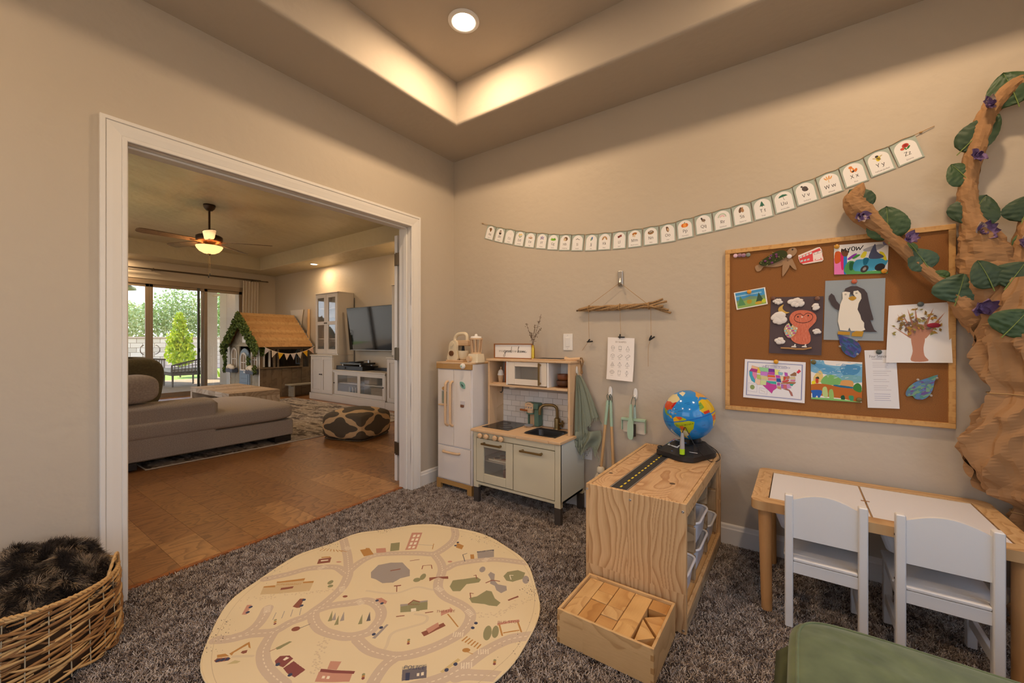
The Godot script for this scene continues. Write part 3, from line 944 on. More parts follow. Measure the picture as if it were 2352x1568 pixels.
func build_media() -> void:
	var cr := mat([214, 204, 188], 0.45)
	var gl := glass([220, 232, 226], 0.06)
	var dark := mat([64, 58, 50], 0.7)
	for s in 2:
		var xa: float = [-5.70, -3.26][s]
		var xb: float = [-4.89, -2.46][s]
		var t := thing("storage_cabinet", ["cream two-door cabinet under the glass display cabinet beside the playhouse", "cream two-door cabinet at the far end of the television bench"][s], "cabinet", Vector3((xa + xb) / 2, 0, -2.03))
		put("plinth", mb().bb(Vector3(xa - 0.012, 0, ZT + 0.003), Vector3(xb + 0.003, 0.125, -1.785), 0.002), cr, t)
		put("body", mb().bb(Vector3(xa, 0.125, ZT + 0.003), Vector3(xb, 0.872, -1.822), 0.002), cr, t)
		put("top", mb().bb(Vector3(xa - 0.006, 0.872, ZT + 0.003), Vector3(xb + 0.004, 0.895, -1.79), 0.003), cr, t)
		for k in 2:
			var a := xa + 0.012 + k * 0.394
			var d := shaker_door(t, "door", Vector3(a, 0.14, -1.822), Vector3(a + 0.39, 0.865, -1.802), cr, 0.065)
			put("door_panel", mb().bb(Vector3(a + 0.06, 0.2, -1.822), Vector3(a + 0.33, 0.80, -1.813)), cr, d)
			put("knob", mb().lathe(Vector3(a + (0.36 if k == 0 else 0.03), 0.51, -1.802), [Vector2(0.004, 0), Vector2(0.004, 0.012), Vector2(0.013, 0.016), Vector2(0.012, 0.024), Vector2(0, 0.027)], 14, Basis(Vector3.RIGHT, PI / 2)), mats.iron, d)
		# glass-door display cabinet standing on it
		var u := thing("display_cabinet", ["tall cream display cabinet with four glass panes beside the television", "tall cream display cabinet seen edge-on past the door leaf"][s], "cabinet", Vector3((xa + xb) / 2, 0.895, -2.08))
		var y0 := 0.897
		var y1 := 2.13
		var zf := -1.925
		var m := mb()
		m.bb(Vector3(xa, y0, ZT + 0.003), Vector3(xa + 0.02, y1, zf), 0.002).bb(Vector3(xb - 0.02, y0, ZT + 0.003), Vector3(xb, y1, zf), 0.002)
		m.bb(Vector3(xa, y1 - 0.02, ZT + 0.003), Vector3(xb, y1, zf), 0.002).bb(Vector3(xa, y0, ZT + 0.003), Vector3(xb, y0 + 0.03, zf), 0.002).bb(Vector3(xa, y0, ZT + 0.003), Vector3(xb, y1, ZT + 0.01))
		put("body", m, cr, u)
		put("cornice", mb().bb(Vector3(xa - 0.006, y1, ZT + 0.003), Vector3(xb + 0.006, y1 + 0.018, zf + 0.025), 0.003), cr, u)
		for y in [1.21, 1.52, 1.83]: put("shelf", mb().bb(Vector3(xa + 0.02, y, ZT + 0.01), Vector3(xb - 0.02, y + 0.016, zf - 0.03)), cr, u)
		for k in 2:
			var a := xa + 0.01 + k * 0.396
			var b := a + 0.392
			m = mb()
			m.bb(Vector3(a, y0 + 0.03, zf), Vector3(a + 0.075, y1 - 0.012, zf + 0.02), 0.002, 1).bb(Vector3(b - 0.075, y0 + 0.03, zf), Vector3(b, y1 - 0.012, zf + 0.02), 0.002, 1)
			for yy in [[y0 + 0.03, y0 + 0.115], [1.50, 1.57], [y1 - 0.08, y1 - 0.012]]: m.bb(Vector3(a + 0.075, yy[0], zf), Vector3(b - 0.075, yy[1], zf + 0.02), 0.002)
			var d := put("door", m, cr, u)
			put("pane", mb().bb(Vector3(a + 0.07, y0 + 0.11, zf + 0.007), Vector3(b - 0.07, 1.505, zf + 0.011)), gl, d)
			put("pane", mb().bb(Vector3(a + 0.07, 1.565, zf + 0.007), Vector3(b - 0.07, y1 - 0.075, zf + 0.011)), gl, d)
			put("knob", mb().lathe(Vector3(a + (0.365 if k == 0 else 0.027), 1.535, zf + 0.02), [Vector2(0.004, 0), Vector2(0.004, 0.012), Vector2(0.013, 0.016), Vector2(0.012, 0.024), Vector2(0, 0.027)], 14, Basis(Vector3.RIGHT, PI / 2)), mats.iron, d)
	# things on the display shelves
	rng.seed = 12
	for k in 7:
		var x := -5.62 + k * 0.042 + rng.randf_range(0, 0.01)
		solo("book", mb().bb(Vector3(x, 0.93, -2.2), Vector3(x + 0.034, 1.11 + rng.randf_range(0, 0.07), -2.03), 0.002), mat([[40, 48, 44], [92, 84, 66], [36, 34, 38], [70, 76, 72]][k % 4], 0.7), "dark upright book on the lowest shelf behind the display cabinet glass", "book", "books in the display cabinet")
	for k in 4:
		var o := Vector3(-5.20 + k * 0.07, 0.929, -2.1)
		solo("bottle", mb().lathe(o, [Vector2(0, 0), Vector2(0.026, 0.0), Vector2(0.028, 0.09), Vector2(0.012, 0.12), Vector2(0.011, 0.16), Vector2(0, 0.16)], 16), mat([[36, 52, 40], [70, 80, 70], [40, 44, 52], [90, 84, 60]][k], 0.2), "small dark bottle on the lowest shelf of the display cabinet", "bottle", "bottles in the display cabinet")
	solo("picture_frame", mb().box(Vector3(-5.12, 1.345, -2.12), Vector3(0.06, 0.22, 0.012), 0.002, 0, Basis(Vector3.FORWARD, 0.25) * Basis(Vector3.RIGHT, -0.15)), mat([186, 160, 122], 0.6), "slim pale frame leaning on the second shelf of the display cabinet", "frame")
	solo("storage_box", mb().bb(Vector3(-5.62, 1.226, -2.22), Vector3(-5.36, 1.47, -2.0), 0.004), mat([112, 104, 90], 0.8), "grey fabric box on the second shelf of the display cabinet", "box")
	solo("storage_box", mb().bb(Vector3(-5.60, 1.536, -2.22), Vector3(-5.36, 1.66, -2.02), 0.01), mat([72, 52, 38], 0.8), "brown box on the third shelf of the display cabinet", "box")
	solo("vase", mb().lathe(Vector3(-5.10, 1.536, -2.1), [Vector2(0, 0), Vector2(0.05, 0), Vector2(0.075, 0.06), Vector2(0.03, 0.14), Vector2(0.032, 0.18), Vector2(0.0, 0.17)], 20), mat([52, 54, 60], 0.25), "dark glazed vase on the third shelf of the display cabinet", "vase")
	# low television bench with two sliding glass doors
	var xa := -4.886
	var xb := -3.276
	var t := thing("tv_bench", "long low cream bench with two sliding glass doors under the television", "tv bench", Vector3((xa + xb) / 2, 0, -2.03))
	put("plinth", mb().bb(Vector3(xa, 0, ZT + 0.003), Vector3(xb, 0.125, -1.785), 0.002), cr, t)
	var m := mb()
	m.bb(Vector3(xa, 0.125, ZT + 0.003), Vector3(xa + 0.075, 0.60, -1.83)).bb(Vector3(xb - 0.02, 0.125, ZT + 0.003), Vector3(xb, 0.60, -1.80)).bb(Vector3(xa, 0.125, ZT + 0.003), Vector3(xb, 0.145, -1.80)).bb(Vector3(xa, 0.125, ZT + 0.003), Vector3(xb, 0.60, ZT + 0.01)).bb(Vector3(xa, 0.57, ZT + 0.003), Vector3(xb, 0.60, -1.80))
	put("body", m, cr, t)
	put("top", mb().bb(Vector3(xa - 0.002, 0.60, ZT + 0.003), Vector3(xb, 0.622, -1.785), 0.003), cr, t)
	put("shelf", mb().bb(Vector3(xa + 0.07, 0.36, ZT + 0.01), Vector3(xb - 0.02, 0.376, -1.87)), cr, t)
	for k in 2:
		var a := xa + 0.075 + k * 0.74
		var b := a + 0.775
		var d := shaker_door(t, "door", Vector3(a, 0.15, -1.825 + 0.014 * k), Vector3(b, 0.597, -1.81 + 0.014 * k), cr, 0.07)
		put("pane", mb().bb(Vector3(a + 0.06, 0.21, -1.818 + 0.014 * k), Vector3(b - 0.06, 0.54, -1.815 + 0.014 * k)), gl, d)
		put("knob", mb().lathe(Vector3(a - 0.02 if k == 0 else b - 0.03, 0.37, -1.81 + 0.014 * k), [Vector2(0.004, 0), Vector2(0.004, 0.012), Vector2(0.013, 0.016), Vector2(0.012, 0.024), Vector2(0, 0.027)], 14, Basis(Vector3.RIGHT, PI / 2)), mats.iron, d)
	var wick := noisetex(0.16, 128, Color8(86, 64, 42), Color8(206, 178, 136), 2, 41)
	var wm := tri3(mat([255, 255, 255], 0.85, 0, wick), 6.0)
	for k in 3:
		var o: Vector3 = [Vector3(-4.43, 0.376, -2.05), Vector3(-3.86, 0.376, -2.05), Vector3(-3.62, 0.145, -2.05)][k]
		var s: Vector3 = [Vector3(0.34, 0.165, 0.28), Vector3(0.40, 0.165, 0.28), Vector3(0.48, 0.19, 0.28)][k]
		var bk := thing("wicker_basket", ["wicker basket on the left upper shelf of the glass bench", "wicker basket on the right upper shelf of the glass bench", "wide wicker basket on the right lower shelf of the glass bench"][k], "basket", o)
		put("basket_body", mb().box(o + Vector3(0, s.y / 2, 0), s, 0.02), wm, bk)
		put("rim", mb().tube([o + Vector3(-s.x / 2, s.y, s.z / 2), o + Vector3(s.x / 2, s.y, s.z / 2), o + Vector3(s.x / 2, s.y, -s.z / 2), o + Vector3(-s.x / 2, s.y, -s.z / 2)], 0.008, 8, false, true), wm, bk)
	for k in 8:
		var x := -4.55 + k * 0.032
		solo("game_case", mb().bb(Vector3(x, 0.146, -2.1), Vector3(x + 0.015, 0.30 - 0.01 * (k % 3), -1.93), 0.001), mat([[206, 204, 198], [120, 128, 136], [60, 68, 80]][k % 3], 0.5), "slim case standing in the row on the lower left bench shelf", "case", "cases in the television bench")
	# record player on its speaker base, soundbar
	t = thing("record_player", "black turntable with a silver tonearm on a black speaker box on the bench", "record player", Vector3(-4.44, 0.622, -2.0))
	put("speaker_base", mb().bb(Vector3(-4.86, 0.622, -2.2), Vector3(-4.02, 0.70, -1.86), 0.004), mats.black, t)
	put("knob", mb().cyl(Vector3(-4.56, 0.66, -1.86), Vector3(-4.56, 0.66, -1.845), 0.015), mats.iron, t)
	put("deck", mb().bb(Vector3(-4.78, 0.728, -2.2), Vector3(-4.10, 0.762, -1.88), 0.006), mat([16, 16, 17], 0.15), t)
	for k in 4: put("foot", mb().cyl(Vector3([-4.72, -4.16][k % 2], 0.70, [-2.16, -1.92][k / 2]), Vector3([-4.72, -4.16][k % 2], 0.73, [-2.16, -1.92][k / 2]), 0.02, 0.024, 14), mats.steel, t)
	put("platter", mb().cyl(Vector3(-4.48, 0.762, -2.04), Vector3(-4.48, 0.778, -2.04), 0.14, 0.14, 36), mats.black, t)
	put("tonearm", mb().tube([Vector3(-4.22, 0.80, -2.14), Vector3(-4.24, 0.80, -1.98), Vector3(-4.34, 0.788, -1.93)], 0.006, 8), mats.steel, t)
	put("tonearm_base", mb().cyl(Vector3(-4.22, 0.762, -2.14), Vector3(-4.22, 0.81, -2.14), 0.025), mats.steel, t)
	solo("soundbar", mb().bb(Vector3(-3.98, 0.622, -2.2), Vector3(-3.34, 0.675, -2.08), 0.006), mats.black, "slim black soundbar on the bench beside the record player", "soundbar")
	# television on a wall arm, leaning forward
	t = thing("television", "large black flat television on the wall above the cream bench", "television", Vector3(-4.03, 1.41, -2.2))
	var tb := Basis(Vector3.RIGHT, 0.09)
	put("housing", mb().box(Vector3(-4.03, 1.405, -2.06), Vector3(1.45, 0.83, 0.035), 0.005, 0, tb), mats.black, t)
	put("screen", mb().box(Vector3(-4.03, 1.405, -2.06) + tb * Vector3(0, 0.006, 0.0185), Vector3(1.43, 0.80, 0.002), 0, 0, tb), mat([9, 10, 11], 0.06), t)
	put("bottom_trim", mb().box(Vector3(-4.03, 1.405, -2.06) + tb * Vector3(0, -0.405, 0.02), Vector3(1.40, 0.010, 0.004), 0.001, 0, tb), mats.steel, t)
	put("wall_arm", mb().bb(Vector3(-4.15, 1.3, ZT + 0.002), Vector3(-3.9, 1.5, -2.08), 0.01), mats.iron, t)
	solo("power_cable", mb().tube([Vector3(-4.86, 2.05, ZT + 0.008), Vector3(-4.855, 1.4, ZT + 0.008), Vector3(-4.855, 0.63, ZT + 0.008)], 0.006, 6), mats.black, "black cable running down the wall between display cabinet and television", "cable")

func build_lounge() -> void:
	# sectional sofa: arm, chaise base and seat cushion, feet
	var t := thing("sectional_sofa", "light grey upholstered chaise sofa with a low arm on a distressed rug", "sofa", Vector3(-2.9, 0.0, 1.2))
	var sf := mats.sofa as Material
	var arm := mb().box(Vector3(-2.505, 0.325, 1.58), Vector3(0.29, 0.52, 1.25), 0.055, 2)
	put("arm", arm, sf, t)
	put("seat_base", mb().box(Vector3(-3.06, 0.165, 1.16), Vector3(1.38, 0.185, 1.91), 0.018, 2), sf, t)
	put("seat_cushion", mb().soft(Vector3(-3.02, 0.35, 1.16), Vector3(1.36, 0.22, 2.0), 0.22, 0.42, Basis.IDENTITY, 72, 26), sf, t)
	put("backrest", mb().soft(Vector3(-3.3, 0.55, 2.28), Vector3(2.0, 0.62, 0.3), 0.2, 0.3), sf, t)
	for p in [Vector3(-2.46, 0, 0.325), Vector3(-3.6, 0, 0.325), Vector3(-2.46, 0, 1.68), Vector3(-3.6, 0, 1.9)]: put("foot", mb().bb(p + Vector3(-0.1, 0.0105, -0.09), p + Vector3(0.09, 0.075, 0.09), 0.004), mat([34, 26, 22], 0.5), t)
	var ol := tri3(mat([112, 100, 66], 0.95, 0, noisetex(0.1, 128, Color(0.78, 0.78, 0.78), Color(1, 1, 1), 2, 19), mats.weave, 0.2), 3.0)
	ol.rim_enabled = true
	ol.rim = 0.3
	var pb := Basis(Vector3.UP, 0.25) * Basis(Vector3.FORWARD, 0.22)
	solo("throw_pillow", mb().soft(Vector3(-2.86, 0.735, 1.60), Vector3(0.22, 0.56, 0.66), 0.62, 0.55, pb, 48, 24), ol, "large olive green pillow propped on the grey sofa behind the arm", "pillow")
	var lin := tri3(mat([190, 176, 160], 0.95, 0, noisetex(0.12, 128, Color(0.82, 0.82, 0.82), Color(1, 1, 1), 2, 23), mats.weave, 0.2), 3.0)
	solo("throw_pillow", mb().soft(Vector3(-2.50, 0.725, 1.62), Vector3(0.2, 0.27, 0.42), 0.6, 0.7, Basis(Vector3.UP, 0.1), 40, 20), lin, "small beige linen pillow lying on the sofa arm before the olive one", "pillow")
	# coffee table with waterfall legs, built of butted boards
	var ww := []
	for k in 2: ww.append(mat([[255, 255, 255], [232, 226, 218]][k], 0.6, 0, ashes))
	var xa := -5.63
	var xb := -4.12
	var za := -0.46
	var zb := 0.235
	t = thing("coffee_table", "low whitewashed wood coffee table with thick slab sides beyond the sofa", "table", Vector3((xa + xb) / 2, 0, (za + zb) / 2))
	for k in 6:
		var x := xa + (xb - xa) * k / 6.0
		put("board", mb(0.9, Vector2(0.13 * k, 0.07 * k)).bb(Vector3(x + 0.001, 0.345, za), Vector3(x + (xb - xa) / 6.0 - 0.001, 0.422, zb), 0.003, 2), ww[k % 2], t)
	for x in [xa, xb - 0.075]: put("leg_slab", mb(0.9).bb(Vector3(x, 0.0105, za), Vector3(x + 0.075, 0.345, zb), 0.003, 1), ww[0], t)
	put("apron", mb(0.9).bb(Vector3(xa + 0.08, 0.14, -0.14), Vector3(xb - 0.08, 0.344, -0.09), 0.002), mat([130, 98, 70], 0.6, 0, ashes), t)
	# distressed area rug with a bound edge
	var c := canvas(512, 512, [168, 158, 146])
	var f := FastNoiseLite.new()
	f.seed = 14
	f.frequency = 0.02
	f.fractal_octaves = 5
	var g := FastNoiseLite.new()
	g.seed = 15
	g.frequency = 0.07
	for y in 512:
		for x in 512:
			var a := f.get_noise_2d(x * 0.6, y * 2.0)
			var b := g.get_noise_2d(x, y * 1.5)
			var q := Color8(160, 148, 134).lerp(Color8(84, 74, 66), smoothstep(-0.05, 0.35, a))
			if b > 0.12: q = q.lerp(Color8(206, 198, 186), smoothstep(0.12, 0.4, b) * 0.8)
			c.im.set_pixel(x, y, q)
	t = thing("area_rug", "large distressed grey and cream area rug under sofa and coffee table", "rug", Vector3(-4.1, 0, 0.0))
	put("rug_field", mb().grid(2, 2, func(a, b): return Vector3(lerpf(-6.0, -2.32, a), 0.009, lerpf(-1.62, 1.54, b))), mat([255, 255, 255], 1.0, 0, c.tex()), t)
	put("bound_edge", mb().tube([Vector3(-6.0, 0.006, -1.62), Vector3(-2.32, 0.006, -1.62), Vector3(-2.30, 0.006, 0.0), Vector3(-2.32, 0.006, 1.54), Vector3(-6.0, 0.006, 1.54)], 0.006, 6, false, true), mat([206, 198, 184], 0.9), t)
	# pouf with a quatrefoil print
	c = canvas(512, 512, [214, 180, 132])
	for a in 2:
		for b in 2:
			for o in [Vector2(0.5, 0.5), Vector2(1, 1)]:
				var q := []
				for k in 64:
					var an := TAU * k / 64
					var r := 0.185 + 0.055 * cos(4.0 * an)
					if absf(fposmod(an + PI / 4, PI / 2) - PI / 4) > 0.52 : r = 0.155
					q.append(Vector2(a + o.x - 0.5, b + o.y - 0.5) + Vector2(cos(an), sin(an)) * r * 1.72)
				c.frame(0, 0, 512, 512)
				c.poly(q, Color8(96, 84, 66))
	var pc := Vector3(-1.98, 0.0, -0.38)
	t = thing("floor_pouf", "square brown pouf with a cream quatrefoil print on the wood floor", "pouf", pc)
	var bs := Basis(Vector3.UP, atan2(0.17, 0.57) * 1.0)
	var m := mb()
	# four sides and top share the print, corners rounded, sides bulging
	var half := 0.297
	var hh := 0.325
	for s in 5:
		m.grid(16, 12, func(a, b):
			var u: float = a * 2.0 - 1.0
			var v: float = b * 2.0 - 1.0
			var p: Vector3
			if s < 4: p = Basis(Vector3.UP, PI / 2 * s) * Vector3(u, v, 1.0)
			else: p = Vector3(u, 1.0, -v)
			var q := p
			var k := pow(pow(absf(p.x), 7.0) + pow(absf(p.y), 7.0) + pow(absf(p.z), 7.0), 1.0 / 7.0)
			q = p / k
			var bulge := 1.0 + 0.035 * (1.0 - q.y * q.y)
			var dome := 0.05 * (1.0 - q.x * q.x) * (1.0 - q.z * q.z) if q.y > 0.5 else 0.0
			return pc + bs * Vector3(q.x * half * bulge, 0.004 + hh * (q.y * 0.5 + 0.5) * 0.93 + dome, q.z * half * bulge))
	put("cover", m, mat([255, 255, 255], 0.9, 0, c.tex()), t)
	var pipe := []
	for k in 40:
		var an := TAU * k / 40
		var p := Vector2(cos(an), sin(an))
		var kk := pow(pow(absf(p.x), 7.0) + pow(absf(p.y), 7.0), 1.0 / 7.0)
		pipe.append(pc + bs * Vector3(p.x / kk * half * 0.97, 0.012, p.y / kk * half * 0.97))
	put("bottom_seam", mb().tube(pipe, 0.006, 6, false, true), mat([90, 78, 60], 0.9), t)

func build_curtain() -> void:
	var rm := mat([104, 92, 78], 0.4, 0.7)
	var a := Vector3(XF + 0.10, 2.60, 1.9)
	var b := Vector3(XF + 0.10, 2.615, -2.0)
	var t := thing("curtain_rod", "slim bronze double curtain rod above the sliding glass door", "curtain rod", Vector3(XF, 2.6, 0))
	put("rod", mb().cyl(a, b, 0.011), rm, t)
	put("rod", mb().cyl(a + Vector3(-0.04, 0.02, 0), b + Vector3(-0.04, 0.02, 0.1), 0.008), rm, t)
	put("finial", mb().cyl(b, b + Vector3(0, 0, -0.05), 0.016, 0.013), rm, t)
	for z in [-1.72, 0.1, 1.8]: put("bracket", mb().bb(Vector3(XF + 0.001, 2.59, z), Vector3(XF + 0.11, 2.64, z + 0.02), 0.003), rm, t)
	var cm := mat([204, 190, 168], 0.95)
	cm.backlight_enabled = true
	cm.backlight = Color(0.25, 0.22, 0.18)
	t = thing("curtain", "cream curtain gathered in folds beside the sliding glass door", "curtain", Vector3(XF + 0.1, 0, -1.68))
	put("cloth", mb().grid(90, 10, func(u, v):
		var z := lerpf(-1.50, -1.84, u) + 0.02 * sin(v * 3.0)
		return Vector3(XF + 0.10 + 0.035 * sin(u * TAU * 5.5 + 0.7 * sin(v * 2.0)) * (0.6 + 0.4 * v), lerpf(2.585, 0.02, v), z)), cm, t)
	for k in 6: put("ring", mb().tube(ringpath(Vector3(XF + 0.10, 2.60, -1.52 - k * 0.06), 0.018, Vector3.BACK), 0.003, 6, false, true), rm, t)
func ringpath(c: Vector3, r: float, axis: Vector3, cnt := 14) -> Array:
	var u := axis.cross(Vector3.UP)
	if u.length() < 0.1: u = axis.cross(Vector3.RIGHT)
	u = u.normalized()
	var w := axis.cross(u).normalized()
	var out := []
	for k in cnt: out.append(c + (u * cos(TAU * k / cnt) + w * sin(TAU * k / cnt)) * r)
	return out

func leafcloud(called: String, parent: Node3D, mt: Material, blobs: Array, cnt: int, size: float, sd: int, c0: Color, c1: Color) -> void:
	var q := mb()
	q.quad(Vector3(-0.35, 0, 0), Vector3(0, -0.12, 0.5), Vector3(0.35, 0, 0), Vector3(0, 0.1, -0.5))
	rng.seed = sd
	var xs := []
	var cs := []
	var tot := 0.0
	for b in blobs: tot += pow(b[1].x * b[1].y * b[1].z, 0.667)
	for b in blobs:
		var n := int(cnt * pow(b[1].x * b[1].y * b[1].z, 0.667) / tot)
		for k in n:
			var d := Vector3(rng.randfn(), rng.randfn(), rng.randfn()).normalized() * pow(rng.randf(), 0.45)
			var p: Vector3 = b[0] + d * b[1]
			var bs := Basis.from_euler(Vector3(rng.randf() * TAU, rng.randf() * TAU, rng.randf() * TAU)).scaled(Vector3.ONE * size * rng.randf_range(0.6, 1.4))
			xs.append(Transform3D(bs, p))
			cs.append(c0.lerp(c1, rng.randf()).srgb_to_linear())
	many(called, q.mesh(), mt, parent, xs, cs)

func build_yard() -> void:
	struct("ground", mb().bb(Vector3(-60, -0.4, -45), Vector3(60, -0.125, 45)), tri3(mat([206, 190, 168], 1.0, 0, noisetex(0.08, 256, Color(0.7, 0.7, 0.7), Color(1, 1, 1), 3, 61)), 0.5))
	struct("lawn", mb().bb(Vector3(-20.2, -0.2, -8.5), Vector3(-14.2, -0.115, 5)), tri3(mat([160, 182, 84], 1.0, 0, noisetex(0.2, 256, Color(0.6, 0.65, 0.6), Color(1, 1, 1), 3, 62)), 1.5))
	# patio deck of boards running along the house
	var d := struct("patio", mb().bb(Vector3(-13.7, -0.3, -9), Vector3(XF - 0.16, -0.07, 6)), mat([150, 140, 128], 0.9))
	for k in 26:
		var x := XF - 0.165 - k * 0.2
		put("deck_board", mb(0.7, Vector2(k * 0.17, 0)).bb(Vector3(x - 0.194, -0.07, -8), Vector3(x, -0.04, 5), 0.003, 2), mat([[212, 206, 200], [200, 194, 188]][k % 2], 0.8, 0, ashes), d)
	# patio roof: soffit slab, brown beam, stucco pillars
	struct("patio_roof", mb().bb(Vector3(-13.9, 3.42, -9), Vector3(XF - 0.16, 3.6, 6)), mat([214, 204, 186], 0.8))
	struct("patio_beam", mb().bb(Vector3(-13.4, 3.14, -9), Vector3(-13.15, 3.42, 6)), mat([128, 92, 66], 0.8))
	struct("wall_gable", mb().bb(Vector3(XF - 0.16, 3.1, -9), Vector3(XF, 3.7, 6)), mats.stucco)
	struct("pillar", mb().bb(Vector3(-13.25, -0.12, -2.64), Vector3(-12.92, 3.42, -2.31), 0.01), mats.stucco)
	struct("pillar", mb().bb(Vector3(-10.95, -0.12, -2.60), Vector3(-10.5, 3.42, -2.02), 0.01), mats.stucco)
	var t := thing("roller_shade", "cream roller shade rolled up between the patio pillars", "shade", Vector3(-12.0, 2.7, -2.5))
	put("roll", mb().cyl(Vector3(-12.85, 2.86, -2.5), Vector3(-11.0, 2.74, -2.5), 0.07), mat([226, 218, 202], 0.8), t)
	put("valance", mb().bb(Vector3(-12.85, 2.60, -2.52), Vector3(-11.0, 2.66, -2.48), 0.01), mat([186, 160, 130], 0.8), t)
	# block wall, every block its own piece
	var bw := struct("garden_wall", mb().bb(Vector3(-21.35, -0.3, -12), Vector3(-21.03, 1.36, 8)), mat([186, 164, 148], 0.95))
	rng.seed = 3
	var bm := []
	for k in 4: bm.append(mat([[228, 198, 182], [218, 190, 174], [234, 206, 192], [210, 182, 166]][k], 0.95))
	for r in 7:
		var z := -9.6 + 0.2 * (r % 2)
		while z < 0.6:
			put("block", mb().bb(Vector3(-21.05, -0.12 + r * 0.203, z + 0.006), Vector3(-21.0, 0.071 + r * 0.203, z + 0.394), 0.006), bm[rng.randi() % 4], bw)
			z += 0.4
	put("wall_cap", mb().bb(Vector3(-21.4, 1.30, -12), Vector3(-20.96, 1.37, 8), 0.01), mat([196, 160, 142], 0.9), bw)
	# trees
	var lm := mat([255, 255, 255], 0.8)
	lm.vertex_color_use_as_albedo = true
	lm.backlight_enabled = true
	lm.backlight = Color(0.35, 0.4, 0.15)
	var bark := mat([112, 92, 74], 0.9)
	var specs := [
		["tree", "broad grey-green tree behind the garden wall left of the bright shrub tree", Vector3(-25, 0, -2.6), [[Vector3(-25, 2.3, -2.4), Vector3(1.3, 1.0, 1.5)], [Vector3(-25, 2.0, -0.9), Vector3(1.2, 0.9, 1.3)]], 5200, 0.13, Color8(150, 166, 104), Color8(206, 214, 160)],
		["tree", "tall grey-green tree behind the garden wall beyond the bright shrub tree", Vector3(-26, 0, -5.2), [[Vector3(-26, 2.9, -5.3), Vector3(1.4, 1.3, 1.6)], [Vector3(-26, 2.0, -4.0), Vector3(1.2, 1.2, 1.5)], [Vector3(-26, 1.9, -6.6), Vector3(1.2, 1.1, 1.4)]], 7000, 0.13, Color8(132, 152, 92), Color8(192, 204, 142)],
		["tree", "green tree behind the garden wall beyond the roller shade", Vector3(-24, 0, -7.4), [[Vector3(-24, 3.0, -7.3), Vector3(1.3, 1.6, 1.5)], [Vector3(-24, 1.8, -8.2), Vector3(1.2, 1.1, 1.4)]], 6000, 0.13, Color8(104, 138, 70), Color8(176, 198, 120)],
		["shrub_tree", "bright yellow-green leafy tree on the lawn before the garden wall", Vector3(-15.6, -0.12, -2.42), [[Vector3(-15.6, 0.75, -2.42), Vector3(0.42, 0.50, 0.46)], [Vector3(-15.6, 1.25, -2.40), Vector3(0.36, 0.45, 0.38)], [Vector3(-15.6, 1.8, -2.40), Vector3(0.22, 0.42, 0.2)]], 1900, 0.11, Color8(150, 176, 40), Color8(226, 226, 70)],
	]
	for k in specs.size():
		var s: Array = specs[k]
		var tr := thing(s[0], s[1], "tree", s[2])
		var p: Vector3 = s[2]
		put("trunk", mb().tube([p, p + Vector3(0.05, 0.8, 0.03), p + Vector3(0, 1.7, -0.05)], [0.09, 0.06, 0.03] if k < 3 else [0.025, 0.018, 0.01], 8), bark, tr)
		leafcloud("crown", tr, lm, s[3], s[4], s[5], 200 + k, s[6], s[7])
	# strap-leaved plant by the pillar
	t = thing("strap_plant", "clump of bright green strap leaves beside the patio pillar", "plant", Vector3(-14.2, -0.12, -3.45))
	rng.seed = 9
	for k in 16:
		var o := Vector3(-14.2 + rng.randf_range(-0.15, 0.15), -0.12, -3.45 + rng.randf_range(-0.28, 0.28))
		var ln := rng.randf_range(0.3, 0.55)
		var lean := rng.randf_range(-0.12, 0.12)
		put("leaf", mb().prism(pv([Vector2(-0.03, 0), Vector2(0.03, 0), Vector2(0.03 + lean * 0.5, ln * 0.6), Vector2(lean, ln), Vector2(-0.03 + lean * 0.5, ln * 0.6)]), 0, 0.004, Transform3D(Basis(Vector3.UP, PI / 2 + rng.randf_range(-0.6, 0.6)), o)), mat([170, 204, 50], 0.6), t)
	# garden seat with a lattice arm
	var wk := mat([92, 80, 68], 0.7)
	var x := -10.9
	t = thing("patio_loveseat", "dark lattice patio loveseat with grey cushion outside the sliding door", "loveseat", Vector3(x, -0.04, -1.2))
	put("seat_frame", mb().bb(Vector3(x - 0.75, 0.26, -1.62), Vector3(x, 0.33, -0.92), 0.01), wk, t)
	put("seat_cushion", mb().box(Vector3(x - 0.38, 0.385, -1.27), Vector3(0.72, 0.11, 0.68), 0.03), mat([190, 184, 172], 0.9), t)
	for p in [Vector3(x - 0.02, 0, -0.95), Vector3(x - 0.02, 0, -1.6), Vector3(x - 0.72, 0, -0.95), Vector3(x - 0.72, 0, -1.6)]: put("leg", mb().cyl(p + Vector3(0, -0.04, 0), p + Vector3(0, 0.27, 0), 0.018, 0.024, 10), wk, t)
	put("top_rail", mb().tube([Vector3(x, 0.30, -0.92), Vector3(x, 0.53, -0.93), Vector3(x, 0.58, -1.1), Vector3(x, 0.70, -1.62)], 0.022, 8), wk, t)
	for k in 4: put("lattice_bar", mb().tube([Vector3(x, 0.36 + k * 0.055, -0.93), Vector3(x, 0.36 + k * 0.09, -1.62)], 0.009, 6), wk, t)
	for k in 9: put("lattice_bar", mb().cyl(Vector3(x, 0.33, -0.99 - k * 0.075), Vector3(x, 0.55 + 0.02 * k, -0.99 - k * 0.075), 0.009, 0.009, 6), wk, t)
	x = -12.0
	t = thing("patio_chair", "grey ribbed patio chair back seen through the sliding door", "chair", Vector3(x, -0.04, -0.75))
	put("seat", mb().bb(Vector3(x - 0.6, 0.28, -1.05), Vector3(x, 0.38, -0.45), 0.02), wk, t)
	put("top_rail", mb().tube([Vector3(x, 0.66, -0.42), Vector3(x + 0.02, 0.69, -0.75), Vector3(x, 0.66, -1.08)], 0.02, 8), wk, t)
